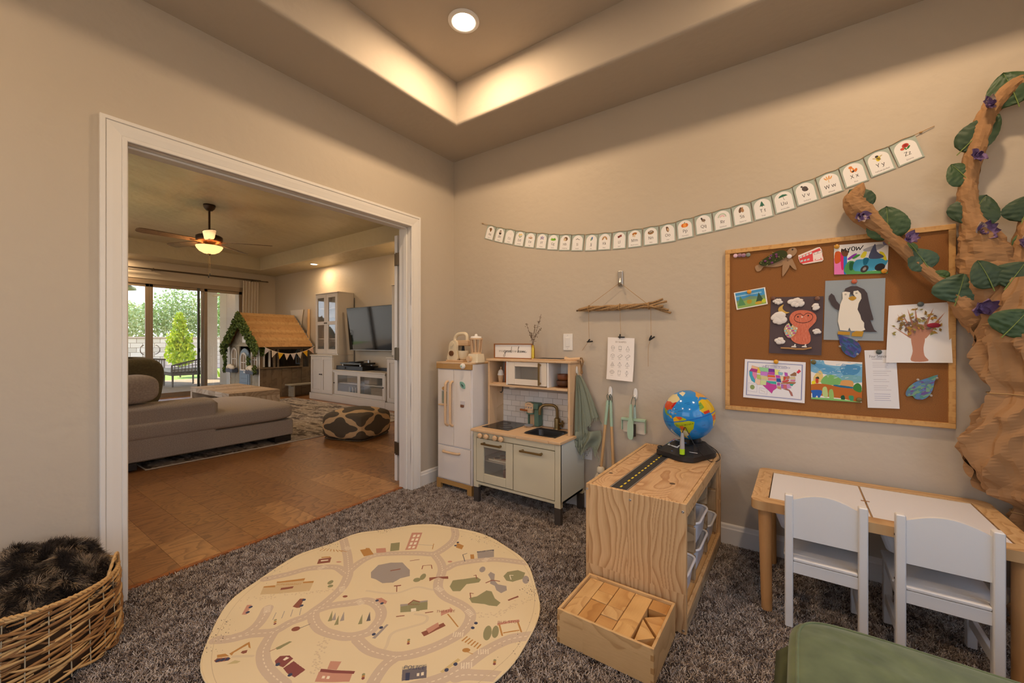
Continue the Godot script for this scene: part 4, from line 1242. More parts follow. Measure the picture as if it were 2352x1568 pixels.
	for k in 12: put("back_slat", mb().bb(Vector3(x - 0.015, 0.36, -0.45 - k * 0.053), Vector3(x + 0.01, 0.67, -0.485 - k * 0.053), 0.004), mat([168, 160, 150], 0.8), t)
	for p in [Vector3(x - 0.03, 0, -0.47), Vector3(x - 0.03, 0, -1.03), Vector3(x - 0.57, 0, -0.47), Vector3(x - 0.57, 0, -1.03)]: put("leg", mb().cyl(p + Vector3(0, -0.04, 0), p + Vector3(0, 0.29, 0), 0.018, 0.018, 8), wk, t)
	# green cantilever umbrella
	var uc := Vector3(-14, 2.82, 0.55)
	t = thing("patio_umbrella", "green patio umbrella beyond the left sliding panel", "umbrella", Vector3(-14, -0.12, 0.55))
	put("canopy", mb().lathe(uc, [Vector2(1.45, -0.10), Vector2(1.44, -0.02), Vector2(0.7, 0.22), Vector2(0.0, 0.42)], 8), mat([128, 136, 92], 0.9), t)
	put("pole", mb().cyl(Vector3(-14, -0.12, 0.55), uc + Vector3(0, 0.42, 0), 0.025), wk, t)

func arched(w: float, h: float) -> Array:
	var q := [Vector2(-w / 2, 0), Vector2(w / 2, 0), Vector2(w / 2, h - w / 2)]
	for k in range(1, 10): q.append(Vector2(cos(PI * k / 10.0) * w / 2, h - w / 2 + sin(PI * k / 10.0) * w / 2))
	q.append(Vector2(-w / 2, h - w / 2))
	return q

func arch_window(parent: Node3D, o: Vector3, w: float, h: float, fr: Material, dk: Material, bs := Basis.IDENTITY) -> void:
	var xf := Transform3D(bs, o)
	var p := put("window", mb().prism(pv(arched(w, h)), 0.0, 0.008, xf), dk, parent)
	var out := arched(w, h)
	var m := mb()
	for k in out.size():
		var a: Vector2 = out[k]
		var b: Vector2 = out[(k + 1) % out.size()]
		m.tube([xf * Vector3(a.x, a.y, 0.012), xf * Vector3(b.x, b.y, 0.012)], 0.017, 6)
	m.tube([xf * Vector3(0, 0, 0.012), xf * Vector3(0, h, 0.012)], 0.009, 6).tube([xf * Vector3(-w / 2, h * 0.45, 0.012), xf * Vector3(w / 2, h * 0.45, 0.012)], 0.009, 6)
	put("window_frame", m, fr, p)

func build_playhouse() -> void:
	var xl := -7.85
	var xr := -6.40
	var xm := -7.12
	var zf := -1.14
	var zb := -2.19
	var gw := mat([255, 255, 255], 0.8, 0, woodtex(256, 128, Color8(132, 112, 84), Color8(98, 80, 58), 1, 5.0, 141, 0, 0.5, 0.0))
	var gl := mat([255, 255, 255], 0.8, 0, woodtex(256, 128, Color8(168, 160, 138), Color8(132, 124, 104), 1, 5.0, 143, 0, 0.5, 0.0))
	var wt := mat([222, 220, 212], 0.6)
	var bl := mat([128, 146, 160], 0.7)
	var dk := mat([132, 112, 84], 0.8)
	var t := thing("playhouse", "wooden cottage playhouse with shingled tan roof, blue door and green vine garland", "playhouse", Vector3(xm, 0, -1.66))
	# long side facing the room
	for k in 5:
		var z := zf - 0.02 - k * 0.206
		put("wall_board", mb(1.0, Vector2(0.2 * k, 0)).bb(Vector3(xr - 0.02, 0.0, z - 0.204), Vector3(xr, 0.61, z), 0.003, 1), gw, t)
	put("counter", mb().bb(Vector3(xr - 0.08, 0.61, zb + 0.2), Vector3(xr + 0.05, 0.632, zf + 0.01), 0.004, 2), gw, t)
	for z in [[zf, zf - 0.05], [zf - 0.26, zf - 0.30], [zf - 0.34, zf - 0.37], [zb + 0.23, zb + 0.18], [zb + 0.04, zb]]: put("post", mb().bb(Vector3(xr - 0.04, 0.0 if z[0] == zf or z[0] == zb + 0.04 else 0.62, z[1]), Vector3(xr + 0.006, 1.08, z[0]), 0.003, 1), gw, t)
	put("header_board", mb().bb(Vector3(xr - 0.03, 1.0, zb), Vector3(xr + 0.004, 1.08, zf), 0.003, 2), gw, t)
	for k in 2: put("casement", mb().bb(Vector3(xr - 0.03, 0.64, zf - 0.06 - k * 0.11), Vector3(xr - 0.012, 1.0, zf - 0.10 - k * 0.11), 0.003), wt, t)
	put("far_wall", mb().bb(Vector3(xl, 0, zb), Vector3(xl + 0.02, 1.08, zf), 0.002), gw, t)
	put("end_wall", mb().bb(Vector3(xl, 0, zb), Vector3(xr, 1.08, zb + 0.02), 0.002), gw, t)
	arch_window(t, Vector3(xm + 0.25, 0.66, zb + 0.022), 0.2, 0.32, mat([176, 186, 196], 0.6), dk)
	# bench in front of the long side
	var bn := put("bench", mb().bb(Vector3(xr + 0.05, 0.235, zb), Vector3(xr + 0.30, 0.265, zf - 0.46), 0.006, 2), gl, t)
	put("bench_leg", mb().bb(Vector3(xr + 0.06, 0.0, zf - 0.56), Vector3(xr + 0.28, 0.235, zf - 0.53), 0.004, 1), gl, bn)
	# gable front with door
	for k in 4:
		var a: float = [xl, xl + 0.29, -6.79, -6.62][k]
		var b: float = [xl + 0.285, -7.34, -6.62, xr][k]
		put("wall_board", mb(1.0, Vector2(0.2 * k, 0)).bb(Vector3(a, 0, zf - 0.02), Vector3(b, 1.10, zf), 0.003, 1), gl, t)
	for x in [xl, xr - 0.03, -7.37, -6.80]: put("post", mb().bb(Vector3(x, 0, zf), Vector3(x + 0.035, 1.06, zf + 0.012), 0.003, 1), wt if x == xl or x == xr - 0.03 else gl, t)
	var dr := put("door", mb().prism(pv(arched(0.48, 1.0)), 0.0, 0.02, Transform3D(Basis.IDENTITY, Vector3(-7.06, 0.02, zf + 0.002))), bl, t)
	put("letter_plate", mb().bb(Vector3(-7.10, 0.50, zf + 0.022), Vector3(-7.02, 0.535, zf + 0.028), 0.002), wt, dr)
	for k in 5: put("door_board", mb().bb(Vector3(-7.24, 0.05 + k * 0.085, zf + 0.022), Vector3(-6.88, 0.128 + k * 0.085, zf + 0.03), 0.003), bl, dr)
	arch_window(t, Vector3(-7.06, 0.56, zf + 0.024), 0.27, 0.36, wt, dk)
	for x in [-7.58, -6.60]:
		arch_window(t, Vector3(x, 0.60, zf + 0.002), 0.24, 0.42, wt, dk)
		var wb := put("flower_box", mb().bb(Vector3(x - 0.17, 0.50, zf + 0.01), Vector3(x + 0.17, 0.59, zf + 0.12), 0.004), mat([92, 98, 108], 0.8), t)
		put("plume", mb().soft(Vector3(x - 0.05, 0.62, zf + 0.08), Vector3(0.26, 0.11, 0.12), 1.0, 1.0, Basis(Vector3.FORWARD, -0.2), 16, 8), mat([226, 212, 184], 1.0), wb)
		put("plume", mb().soft(Vector3(x + 0.09, 0.615, zf + 0.10), Vector3(0.24, 0.10, 0.1), 1.0, 1.0, Basis(Vector3.FORWARD, 0.15), 16, 8), mat([236, 226, 204], 1.0), wb)
	put("gable", mb().prism(pv([Vector2(xl + 0.05, 1.08), Vector2(xr - 0.05, 1.08), Vector2(xm, 1.70)]), 0.0, 0.02, Transform3D(Basis.IDENTITY, Vector3(0, 0, zf - 0.02)), false), gl, t)
	put("tie_beam", mb().bb(Vector3(xl, 1.06, zf), Vector3(xr, 1.10, zf + 0.015), 0.003), gl, t)
	put("gable_window", mb().bb(Vector3(xm - 0.07, 1.14, zf + 0.001), Vector3(xm + 0.12, 1.42, zf + 0.012), 0.004), wt, t)
	# roof: lapped boards on both slopes, bargeboards
	var rmats := []
	for k in 3: rmats.append(mat([[255, 255, 255], [238, 230, 220], [246, 236, 226]][k], 0.8, 0, woodtex(256, 64, Color8(190, 150, 96), Color8(158, 120, 72), 1, 4.0, 150 + k, 0, 0.4, 0.0)))
	for s in [1.0, -1.0]:
		var top := Vector3(xm, 1.76, 0)
		var bot := Vector3(xm + s * 0.83, 1.055, 0)
		var dirv := (bot - top).normalized()
		var bs := Basis(dirv, Vector3(-dirv.y, dirv.x, 0) * s, Vector3.BACK * s)
		var ln := top.distance_to(bot) / 12.0
		for k in 12:
			var c := top.lerp(bot, (k + 0.5) / 12.0) + Vector3(0, 0, (zf + zb) / 2 + 0.05) + bs.y * 0.006
			put("roof_board", mb(1.0, Vector2(0.1 * k, 0.3 * k)).box(c, Vector3(ln * 1.12, 0.014, 1.14), 0.002, 2, bs * Basis(Vector3.BACK, -0.12)), rmats[k % 3], t)
		for z in [zf + 0.10, zb + 0.01]: put("bargeboard", mb().box(top.lerp(bot, 0.5) + Vector3(0, -0.02, z), Vector3(top.distance_to(bot), 0.06, 0.02), 0.003, 0, bs), mat([116, 122, 126], 0.8), t)
	# garland of greenery on the gable
	var gm := mat([255, 255, 255], 0.8)
	gm.vertex_color_use_as_albedo = true
	var blobs := []
	for k in 9:
		var f := k / 8.0
		blobs.append([Vector3(lerpf(xm + 0.02, xl - 0.02, f), lerpf(1.66, 1.0, f), zf + 0.13), Vector3(0.10, 0.14, 0.05)])
		blobs.append([Vector3(lerpf(xm + 0.05, xr + 0.08, f), lerpf(1.64, 1.04, f), zf + 0.13), Vector3(0.10, 0.16, 0.05)])
	for k in 4: blobs.append([Vector3(xl + 0.02, 0.95 - k * 0.13, zf + 0.10), Vector3(0.05, 0.1, 0.04)])
	for k in 3: blobs.append([Vector3(xr + 0.0 - 0.28 * (k % 2), 0.95 - k * 0.17, zf + 0.10), Vector3(0.05, 0.12, 0.04)])
	blobs.append([Vector3(xr + 0.03, 1.0, zf - 0.05), Vector3(0.05, 0.14, 0.09)])
	leafcloud("garland", t, gm, blobs, 3600, 0.05, 71, Color8(62, 84, 34), Color8(124, 142, 66))
	# bunting strung along the eave
	var b := thing("bunting", "fabric bunting with white and mustard flags along the playhouse eave", "bunting", Vector3(-6.25, 1.0, -1.7))
	var cord := []
	for k in 21:
		var f := k / 20.0
		cord.append(Vector3(-6.26, 1.06 - 0.155 * 4.0 * f * (1.0 - f), lerpf(-1.15, -2.2, f)))
	put("cord", mb().tube(cord, 0.006, 6), mat([228, 206, 180], 0.9), b)
	for k in 8:
		var f := (k + 0.6) / 8.3
		var p := Vector3(-6.255, 1.06 - 0.155 * 4.0 * f * (1.0 - f), lerpf(-1.15, -2.2, f))
		var tilt := -0.155 * 4.0 * (1.0 - 2.0 * f) / 1.05
		put("flag", mb().prism(pv([Vector2(-0.055, 0), Vector2(0.055, 0), Vector2(0.0, -0.135)]), -0.001, 0.001, Transform3D(Basis(Vector3.UP, PI / 2) * Basis(Vector3.BACK, tilt), p)), mat([[212, 204, 204], [226, 208, 182], [232, 182, 40], [230, 206, 176], [208, 196, 192], [226, 212, 188], [236, 178, 30], [222, 186, 160]][k], 0.9), b)
	# white folded panel on a wooden post behind the roof
	var e := thing("display_easel", "white trapezoid panel on a pale wooden post behind the playhouse roof", "easel", Vector3(-6.2, 0, -2.23))
	var q1 := onz(667, 713, -2.23)
	var q2 := onz(696, 711, -2.23)
	var q3 := onz(690, 726, -2.23)
	var q4 := onz(673, 726, -2.23)
	put("panel", mb().prism(pv([Vector2(q1.x, q1.y), Vector2(q2.x, q2.y), Vector2(q3.x, q3.y - 0.3), Vector2(q4.x, q4.y - 0.3)]), -0.01, 0.0, Transform3D(Basis.IDENTITY, Vector3(0, 0, -2.23))), mat([216, 206, 188], 0.8), e)
	var q5 := onz(707, 710, -2.2)
	put("post", mb().bb(Vector3(q5.x - 0.03, 0.0, -2.24), Vector3(q5.x + 0.015, q5.y, -2.2), 0.003, 1), mat([206, 168, 118], 0.6), e)
	put("brace", mb().tube([Vector3(q5.x - 0.02, q5.y - 0.5, -2.21), Vector3(q5.x - 0.2, q5.y - 0.9, -2.21)], 0.015, 6), mat([206, 176, 136], 0.6), e)

func rrect(cx: float, cz: float, w: float, d: float, r: float, y: float, n := 5) -> Array:
	var out := []
	for q in [[1, 1, 0], [-1, 1, 1], [-1, -1, 2], [1, -1, 3]]:
		for k in n + 1:
			var an: float = PI / 2 * (q[2] + float(k) / n)
			out.append(Vector3(cx + q[0] * (w / 2 - r) + r * cos(an), y, cz + q[1] * (d / 2 - r) + r * sin(an)))
	return out
func loft(m: MB, a: Array, b: Array) -> void:
	for k in a.size():
		var k2 := (k + 1) % a.size()
		m.quad(a[k], a[k2], b[k2], b[k])
func capring(m: MB, a: Array) -> void:
	var c := Vector3.ZERO
	for p in a: c += p
	c /= a.size()
	for k in a.size(): m.tri(c, a[k], a[(k + 1) % a.size()])
func bar_handle(parent: Node3D, a: Vector3, b: Vector3, out: Vector3, mt: Material, r := 0.006) -> void:
	var d := (b - a).normalized()
	var m := mb()
	m.tube([a, a + out], r * 1.35, 10).tube([b, b + out], r * 1.35, 10)
	m.box((a + b) / 2 + out, (d * (a.distance_to(b) + 0.016) + Vector3(r, r, r) * 2.0).abs(), 0.002)
	put("handle", m, mt, parent)

func build_fridge() -> void:
	var x0 := 0.112
	var x1 := 0.48
	var zf := 0.305
	var tan_ := mat([178, 136, 78], 0.5)
	var wh := mat([228, 220, 212], 0.45)
	var side := mat([226, 224, 224], 0.4)
	var t := thing("toy_refrigerator", "white wooden play refrigerator with tan trim standing in the corner", "toy fridge", Vector3(0.295, 0, 0.16))
	put("body", mb().bb(Vector3(x0, 0.07, 0.02), Vector3(x1, 0.99, zf), 0.003, 1), side, t)
	put("top_panel", mb(1.0).bb(Vector3(x0 - 0.002, 0.99, 0.018), Vector3(x1 + 0.002, 1.004, zf + 0.016), 0.003), mats.birch, t)
	put("header_strip", mb().bb(Vector3(x0 - 0.002, 0.95, zf), Vector3(x1 + 0.002, 0.992, zf + 0.016), 0.003), tan_, t)
	var kp := onz(1064, 841, zf + 0.016)
	put("dial", mb().lathe(kp, [Vector2(0.021, 0), Vector2(0.021, 0.012), Vector2(0.017, 0.018), Vector2(0.008, 0.02), Vector2(0, 0.02)], 24, Basis(Vector3.RIGHT, PI / 2)), mats.white, t)
	put("dial_mark", mb().cyl(kp + Vector3(-0.003, 0, 0.02), kp + Vector3(-0.003, 0, 0.0215), 0.007), mat([150, 190, 168], 0.5), t)
	var base := mb()
	base.prism(pv([Vector2(x0, 0.0), Vector2(x0 + 0.045, 0.0), Vector2(x0 + 0.045, 0.042), Vector2(x1 - 0.045, 0.042), Vector2(x1 - 0.045, 0.0), Vector2(x1, 0.0), Vector2(x1, 0.075), Vector2(x0, 0.075)]), zf - 0.012, zf + 0.012, Transform3D.IDENTITY, false)
	put("base_apron", base, tan_, t)
	put("rear_foot", mb().bb(Vector3(x0, 0, 0.02), Vector3(x0 + 0.04, 0.07, 0.05)).bb(Vector3(x1 - 0.04, 0, 0.02), Vector3(x1, 0.07, 0.05)), tan_, t)
	for s in 2:
		var a: float = [x0 + 0.014, 0.297][s]
		var b: float = [0.294, x1 - 0.014][s]
		var d := put("door", mb().bb(Vector3(a, 0.352, zf), Vector3(b, 0.945, zf + 0.012), 0.002, 1), wh, t)
		var hx: float = [0.236, 0.287][s]
		var path := []
		for q in [[0.853, 0.0], [0.850, 0.014], [0.835, 0.026], [0.815, 0.030], [0.68, 0.031], [0.545, 0.030], [0.525, 0.026], [0.512, 0.014], [0.509, 0.0]]: path.append(Vector3(hx, q[0], zf + 0.012 + q[1]))
		put("handle", mb(1.0).tube(smooth(path, 3), 0.0095, 10), mats.birch, d)
	var dsp := put("dispenser", mb().bb(Vector3(0.170, 0.675, zf + 0.011), Vector3(0.226, 0.772, zf + 0.0135), 0.001), mat([150, 156, 140], 0.6), t)
	put("dispenser_tray", mb(1.0).bb(Vector3(0.152, 0.662, zf + 0.012), Vector3(0.228, 0.672, zf + 0.04), 0.003), mats.birch, dsp)
	put("dispenser_lever", mb(1.0).cyl(onz(1019, 892, zf + 0.012), onz(1019, 892, zf + 0.03), 0.014), tan_, dsp)
	put("dispenser_lip", mb().bb(Vector3(0.168, 0.772, zf + 0.012), Vector3(0.228, 0.780, zf + 0.018), 0.002), mats.white, dsp)
	var dr := put("drawer", mb().bb(Vector3(x0 + 0.014, 0.085, zf), Vector3(x1 - 0.014, 0.342, zf + 0.012), 0.002), wh, t)
	put("handle", mb(1.0).tube(smooth([Vector3(0.195, 0.302, zf + 0.012), Vector3(0.2, 0.302, zf + 0.03), Vector3(0.225, 0.302, zf + 0.036), Vector3(0.33, 0.302, zf + 0.036), Vector3(0.355, 0.302, zf + 0.03), Vector3(0.36, 0.302, zf + 0.012)], 3), 0.009, 10), mats.birch, dr)
	# magnets on the right door
	var lp := onz(1063, 885, zf + 0.012)
	var mg := thing("leaf_magnet", "dark green leaf-shaped magnet on the play refrigerator door", "magnet", lp)
	put("leaf", mb().prism(pv(smooth(xy([-0.024, 0.026, 0.008, 0.022, 0.024, 0.002, 0.022, -0.026, -0.004, -0.02, -0.024, 0.0]), 4, true)), 0, 0.006, Transform3D(Basis.IDENTITY, lp)), mat([126, 172, 158], 0.5), mg)
	put("leaf_mark", mb().prism(pv(xy([-0.014, 0.014, 0.008, 0.0, 0.012, -0.016, -0.006, -0.002])), 0.006, 0.0075, Transform3D(Basis.IDENTITY, lp)), mat([40, 66, 62], 0.5), mg)
	lp = onz(1063, 928, zf + 0.012)
	mg = thing("milk_magnet", "small white and brown carton magnet on the play refrigerator door", "magnet", lp)
	put("carton", mb().bb(lp + Vector3(-0.02, -0.006, 0), lp + Vector3(0.022, 0.024, 0.008), 0.002), mat([206, 200, 200], 0.5), mg)
	put("carton_base", mb().bb(lp + Vector3(-0.02, -0.026, 0), lp + Vector3(0.012, -0.006, 0.008), 0.002), mat([128, 84, 56], 0.5), mg)

func build_mixer() -> void:
	var cr := mat([226, 212, 182], 0.5)
	var z := 0.20
	var y := 1.004
	var t := thing("toy_mixer", "cream wooden toy stand mixer with arched handle on the play refrigerator", "toy mixer", Vector3(0.23, y, z))
	put("base_board", mb(1.0).bb(Vector3(0.152, y, z - 0.05), Vector3(0.335, y + 0.013, z + 0.055), 0.003), mats.birch, t)
	for s in [0.022, -0.045]:
		put("side_panel", mb().prism(pv(smooth(xy([0.160, 1.018, 0.262, 1.018, 0.257, 1.08, 0.258, 1.145, 0.245, 1.172, 0.212, 1.172, 0.182, 1.15, 0.172, 1.09]), 4, true)), z + s, z + s + 0.022, Transform3D.IDENTITY, false), cr, t)
	put("mixer_head", mb(1.0).bb(Vector3(0.19, 1.13, z - 0.022), Vector3(0.36, 1.175, z + 0.022), 0.006), mats.birch, t)
	put("handle", mb().tube(smooth([Vector3(0.205, 1.16, z), Vector3(0.205, 1.195, z), Vector3(0.235, 1.222, z), Vector3(0.30, 1.228, z), Vector3(0.328, 1.214, z), Vector3(0.333, 1.175, z)], 4), 0.014, 10), cr, t)
	put("pivot_cap", mb().cyl(Vector3(0.213, 1.147, z + 0.044), Vector3(0.213, 1.147, z + 0.052), 0.019), cr, t)
	put("speed_knob", mb().cyl(Vector3(0.208, 1.070, z + 0.044), Vector3(0.208, 1.070, z + 0.056), 0.021), mats.walnut, t)
	put("beater", mb().cyl(Vector3(0.29, 1.135, z), Vector3(0.29, 1.07, z), 0.008, 0.016), mats.iron, t)
	put("bowl", mb().lathe(Vector3(0.298, y + 0.013, z), [Vector2(0.0, 0.0), Vector2(0.028, 0.0), Vector2(0.040, 0.02), Vector2(0.046, 0.075), Vector2(0.043, 0.075), Vector2(0.036, 0.02), Vector2(0, 0.01)], 24), cr, t)
	# blender
	var o := Vector3(0.447, y, 0.225)
	t = thing("toy_blender", "cream toy blender with wooden slat jar at the play refrigerator edge", "toy blender", o)
	var b0 := rrect(o.x, o.z, 0.105, 0.10, 0.008, y)
	var b1 := rrect(o.x, o.z, 0.092, 0.086, 0.008, y + 0.066)
	var m := mb()
	loft(m, b0, b1)
	capring(m, b1)
	put("base", m, cr, t)
	put("knob", mb(1.0).cyl(o + Vector3(-0.018, 0.028, 0.047), o + Vector3(-0.020, 0.029, 0.072), 0.021), mats.birch, t)
	put("jar_foot", mb(1.0).cyl(o + Vector3(0, 0.066, 0), o + Vector3(0, 0.078, 0), 0.040, 0.040, 28), mats.birch, t)
	put("jar_ring", mb(1.0).cyl(o + Vector3(0, 0.176, 0), o + Vector3(0, 0.188, 0), 0.052, 0.052, 28), mats.birch, t)
	for k in 8:
		var an := TAU * k / 8.0 + 0.2
		put("jar_slat", mb(1.0).cyl(o + Vector3(cos(an) * 0.035, 0.078, sin(an) * 0.035), o + Vector3(cos(an) * 0.046, 0.176, sin(an) * 0.046), 0.005, 0.005, 8), mats.birch, t)
	put("lid", mb().lathe(o, [Vector2(0.042, 0.188), Vector2(0.040, 0.20), Vector2(0.012, 0.203), Vector2(0.010, 0.218), Vector2(0.0, 0.22)], 28), mats.white, t)

func build_kitchen() -> void:
	var sage := mat([204, 196, 170], 0.5)
	var sidelit := mat([206, 212, 206], 0.45)  # window light put into the side panels: paler and cooler than the sage
	var x0 := 0.545
	var x1 := 1.262
	var zf := 0.365
	var dk := mat([66, 58, 52], 0.6)
	var br := mats.birch as Material
	var t := thing("play_kitchen", "cream and birch wooden play kitchen with subway tile splashback beside the play refrigerator", "play kitchen", Vector3(0.9, 0, 0.2))
	for p in [Vector3(x0, 0, 0.34), Vector3(x1 - 0.045, 0, 0.34), Vector3(x0, 0, 0.02), Vector3(x1 - 0.045, 0, 0.02)]:
		put("foot", mb().bb(p, p + Vector3(0.045, 0.108, 0.03), 0.002, 1), dk, t)
		put("leg", mb().bb(p + Vector3(0, 0.108, 0), p + Vector3(0.045, 0.15, 0.03), 0.002, 1), sage, t)
	put("side_panel", mb().bb(Vector3(x0, 0.13, 0.02), Vector3(x0 + 0.014, 0.515, zf + 0.004), 0.002), sidelit, t)
	put("side_panel", mb().bb(Vector3(x1 - 0.014, 0.13, 0.02), Vector3(x1, 0.515, zf + 0.004), 0.002), sidelit, t)
	put("stile", mb().bb(Vector3(x0, 0.108, zf - 0.01), Vector3(x0 + 0.026, 0.515, zf + 0.006), 0.002, 1), sage, t)
	put("stile", mb().bb(Vector3(x1 - 0.040, 0.108, zf - 0.01), Vector3(x1, 0.515, zf + 0.006), 0.002, 1), sage, t)
	put("bottom_panel", mb().bb(Vector3(x0, 0.13, 0.02), Vector3(x1, 0.148, zf + 0.004), 0.002), sage, t)
	put("back_panel", mb().bb(Vector3(x0 + 0.014, 0.148, 0.02), Vector3(x1 - 0.014, 0.515, 0.026)), sage, t)
	put("control_strip", mb().bb(Vector3(x0 + 0.026, 0.470, zf - 0.006), Vector3(x1 - 0.04, 0.515, zf + 0.005), 0.002), sage, t)
	for x in [0.624, 0.680, 0.758, 0.811]: put("control_knob", mb(1.0).lathe(Vector3(x, 0.491, zf + 0.005), [Vector2(0.008, 0), Vector2(0.009, 0.008), Vector2(0.017, 0.016), Vector2(0.019, 0.026), Vector2(0.014, 0.035), Vector2(0, 0.038)], 20, Basis(Vector3.RIGHT, PI / 2)), br, t)
	# oven door with pane, plain cupboard door
	var m := mb()
	m.bb(Vector3(0.574, 0.155, zf - 0.008), Vector3(0.641, 0.466, zf + 0.007), 0.002, 1).bb(Vector3(0.836, 0.155, zf - 0.008), Vector3(0.896, 0.466, zf + 0.007), 0.002, 1)
	m.bb(Vector3(0.641, 0.407, zf - 0.008), Vector3(0.836, 0.466, zf + 0.007), 0.002).bb(Vector3(0.641, 0.155, zf - 0.008), Vector3(0.836, 0.217, zf + 0.007), 0.002)
	var od := put("oven_door", m, sage, t)
	put("pane", mb().bb(Vector3(0.638, 0.214, zf - 0.002), Vector3(0.839, 0.410, zf + 0.001)), glass([220, 216, 206], 0.08), od)
	bar_handle(od, Vector3(0.650, 0.436, zf + 0.006), Vector3(0.795, 0.436, zf + 0.006), Vector3(0, 0, 0.026), mats.brass)
	var cd := put("cupboard_door", mb().bb(Vector3(0.901, 0.153, zf - 0.008), Vector3(1.221, 0.466, zf + 0.007), 0.002, 1), sage, t)
	bar_handle(cd, Vector3(0.98, 0.436, zf + 0.006), Vector3(1.125, 0.436, zf + 0.006), Vector3(0, 0, 0.026), mats.brass)
	put("partition", mb().bb(Vector3(0.893, 0.148, 0.026), Vector3(0.905, 0.515, zf - 0.01)), sage, t)
	put("oven_shelf", mb().bb(Vector3(x0 + 0.014, 0.298, 0.03), Vector3(0.893, 0.303, zf - 0.03)), mat([188, 176, 158], 0.5), t)
	# worktop pieces round the sink, hob, sink, tap
	m = mb(1.0)
	var wy := [0.515, 0.533]
	m.bb(Vector3(0.536, wy[0], 0.02), Vector3(0.935, wy[1], 0.392), 0.003).bb(Vector3(1.185, wy[0], 0.02), Vector3(1.272, wy[1], 0.392), 0.003)
	m.bb(Vector3(0.935, wy[0], 0.02), Vector3(1.185, wy[1], 0.10), 0.0).bb(Vector3(0.935, wy[0], 0.305), Vector3(1.185, wy[1], 0.392), 0.0)
	put("worktop", m, br, t)
	put("hob", mb().bb(Vector3(0.568, 0.533, 0.035), Vector3(0.808, 0.536, 0.305), 0.001), mat([26, 25, 26], 0.22), t)
	for p in [[0.64, 0.11], [0.74, 0.23]]: put("hob_ring", mb().tube(ringpath(Vector3(p[0], 0.5365, p[1]), 0.045, Vector3.UP, 28), 0.0012, 4, false, true), mat([70, 62, 60], 0.4), t)
	m = mb()
	var r0 := rrect(1.06, 0.2025, 0.258, 0.213, 0.04, 0.537)
	var r1 := rrect(1.06, 0.2025, 0.244, 0.199, 0.036, 0.538)
	var r2 := rrect(1.06, 0.2025, 0.228, 0.183, 0.034, 0.530)
	var r3 := rrect(1.06, 0.2025, 0.20, 0.155, 0.04, 0.468)
	loft(m, rrect(1.06, 0.2025, 0.258, 0.213, 0.04, 0.533), r0)
	loft(m, r0, r1)
	loft(m, r1, r2)
	loft(m, r2, r3)
	capring(m, r3)
	put("sink", m, mat([34, 34, 36], 0.32), t)
	var fz := 0.058
	var tp := put("tap_body", mb().lathe(Vector3(1.066, 0.533, fz), [Vector2(0.026, 0), Vector2(0.026, 0.005), Vector2(0.021, 0.008), Vector2(0.021, 0.075), Vector2(0.013, 0.084), Vector2(0.0, 0.084)], 24), mats.brass, t)
	var sp := []
	for q in [[1.066, 0.60], [1.066, 0.665], [1.060, 0.69], [1.042, 0.704], [1.01, 0.707], [0.985, 0.705], [0.966, 0.692], [0.958, 0.670], [0.957, 0.635]]: sp.append(Vector3(q[0], q[1], fz + (1.066 - q[0]) * 0.55))
	put("tap_spout", mb().tube(smooth(sp, 4), 0.0105, 12), mats.brass, tp)
	put("tap_handle", mb().cyl(Vector3(1.085, 0.575, fz), Vector3(1.112, 0.577, fz), 0.010).cyl(Vector3(1.108, 0.552, fz), Vector3(1.108, 0.60, fz), 0.007).cyl(Vector3(1.108, 0.577, fz - 0.02), Vector3(1.108, 0.577, fz + 0.02), 0.007), mats.brass, tp)
	# hutch
	for x in [0.545, 1.226]: put("hutch_side", mb(1.0).bb(Vector3(x, 0.533, 0.02), Vector3(x + 0.017, 1.02, 0.203), 0.002, 1), br, t)
	put("hutch_top", mb(1.0).bb(Vector3(0.536, 1.018, 0.012), Vector3(1.256, 1.034, 0.215), 0.003), br, t)
	put("hutch_shelf", mb(1.0).bb(Vector3(0.562, 0.830, 0.02), Vector3(1.226, 0.846, 0.206), 0.002), br, t)
	var sb := put("splashback", mb().bb(Vector3(0.562, 0.533, 0.018), Vector3(1.226, 1.02, 0.024)), mat([168, 160, 152], 0.8), t)
	var tm := []
	for k in 3: tm.append(mat([[222, 216, 208], [216, 210, 202], [226, 221, 214]][k], 0.5))
	rng.seed = 8
	for r in 7:
		var y := 0.537 + r * 0.0422
		var x := 0.562 - (0.041 if r % 2 == 0 else 0.0)
		while x < 1.225:
			var a := maxf(x, 0.5625)
			var b := minf(x + 0.0805, 1.2255)
			if b - a > 0.006 and y + 0.0405 < 0.8305: put("tile", mb().bb(Vector3(a, y, 0.024), Vector3(b, y + 0.0405, 0.0275), 0.001), tm[rng.randi() % 3], sb)
			x += 0.082
	# microwave
	var wf := mat([226, 214, 198], 0.5)
	m = mb()
	m.bb(Vector3(0.718, 0.846, 0.03), Vector3(0.734, 1.018, 0.205), 0.002).bb(Vector3(1.066, 0.846, 0.03), Vector3(1.080, 1.018, 0.205), 0.002)
	put("microwave_sides", m, mats.white, t)
	m = mb()
	m.bb(Vector3(0.736, 0.852, 0.197), Vector3(0.797, 1.016, 0.209), 0.002, 1).bb(Vector3(1.0, 0.852, 0.197), Vector3(1.064, 1.016, 0.209), 0.002, 1).bb(Vector3(0.797, 0.984, 0.197), Vector3(1.0, 1.016, 0.209), 0.002).bb(Vector3(0.797, 0.852, 0.197), Vector3(1.0, 0.893, 0.209), 0.002)
	var md := put("microwave_door", m, wf, t)
	put("pane", mb().bb(Vector3(0.795, 0.89, 0.201), Vector3(1.002, 0.986, 0.203)), glass([220, 216, 206], 0.10), md)
	put("microwave_back", mb().bb(Vector3(0.734, 0.846, 0.028), Vector3(1.066, 1.018, 0.034)), mat([160, 148, 134], 0.7), t)
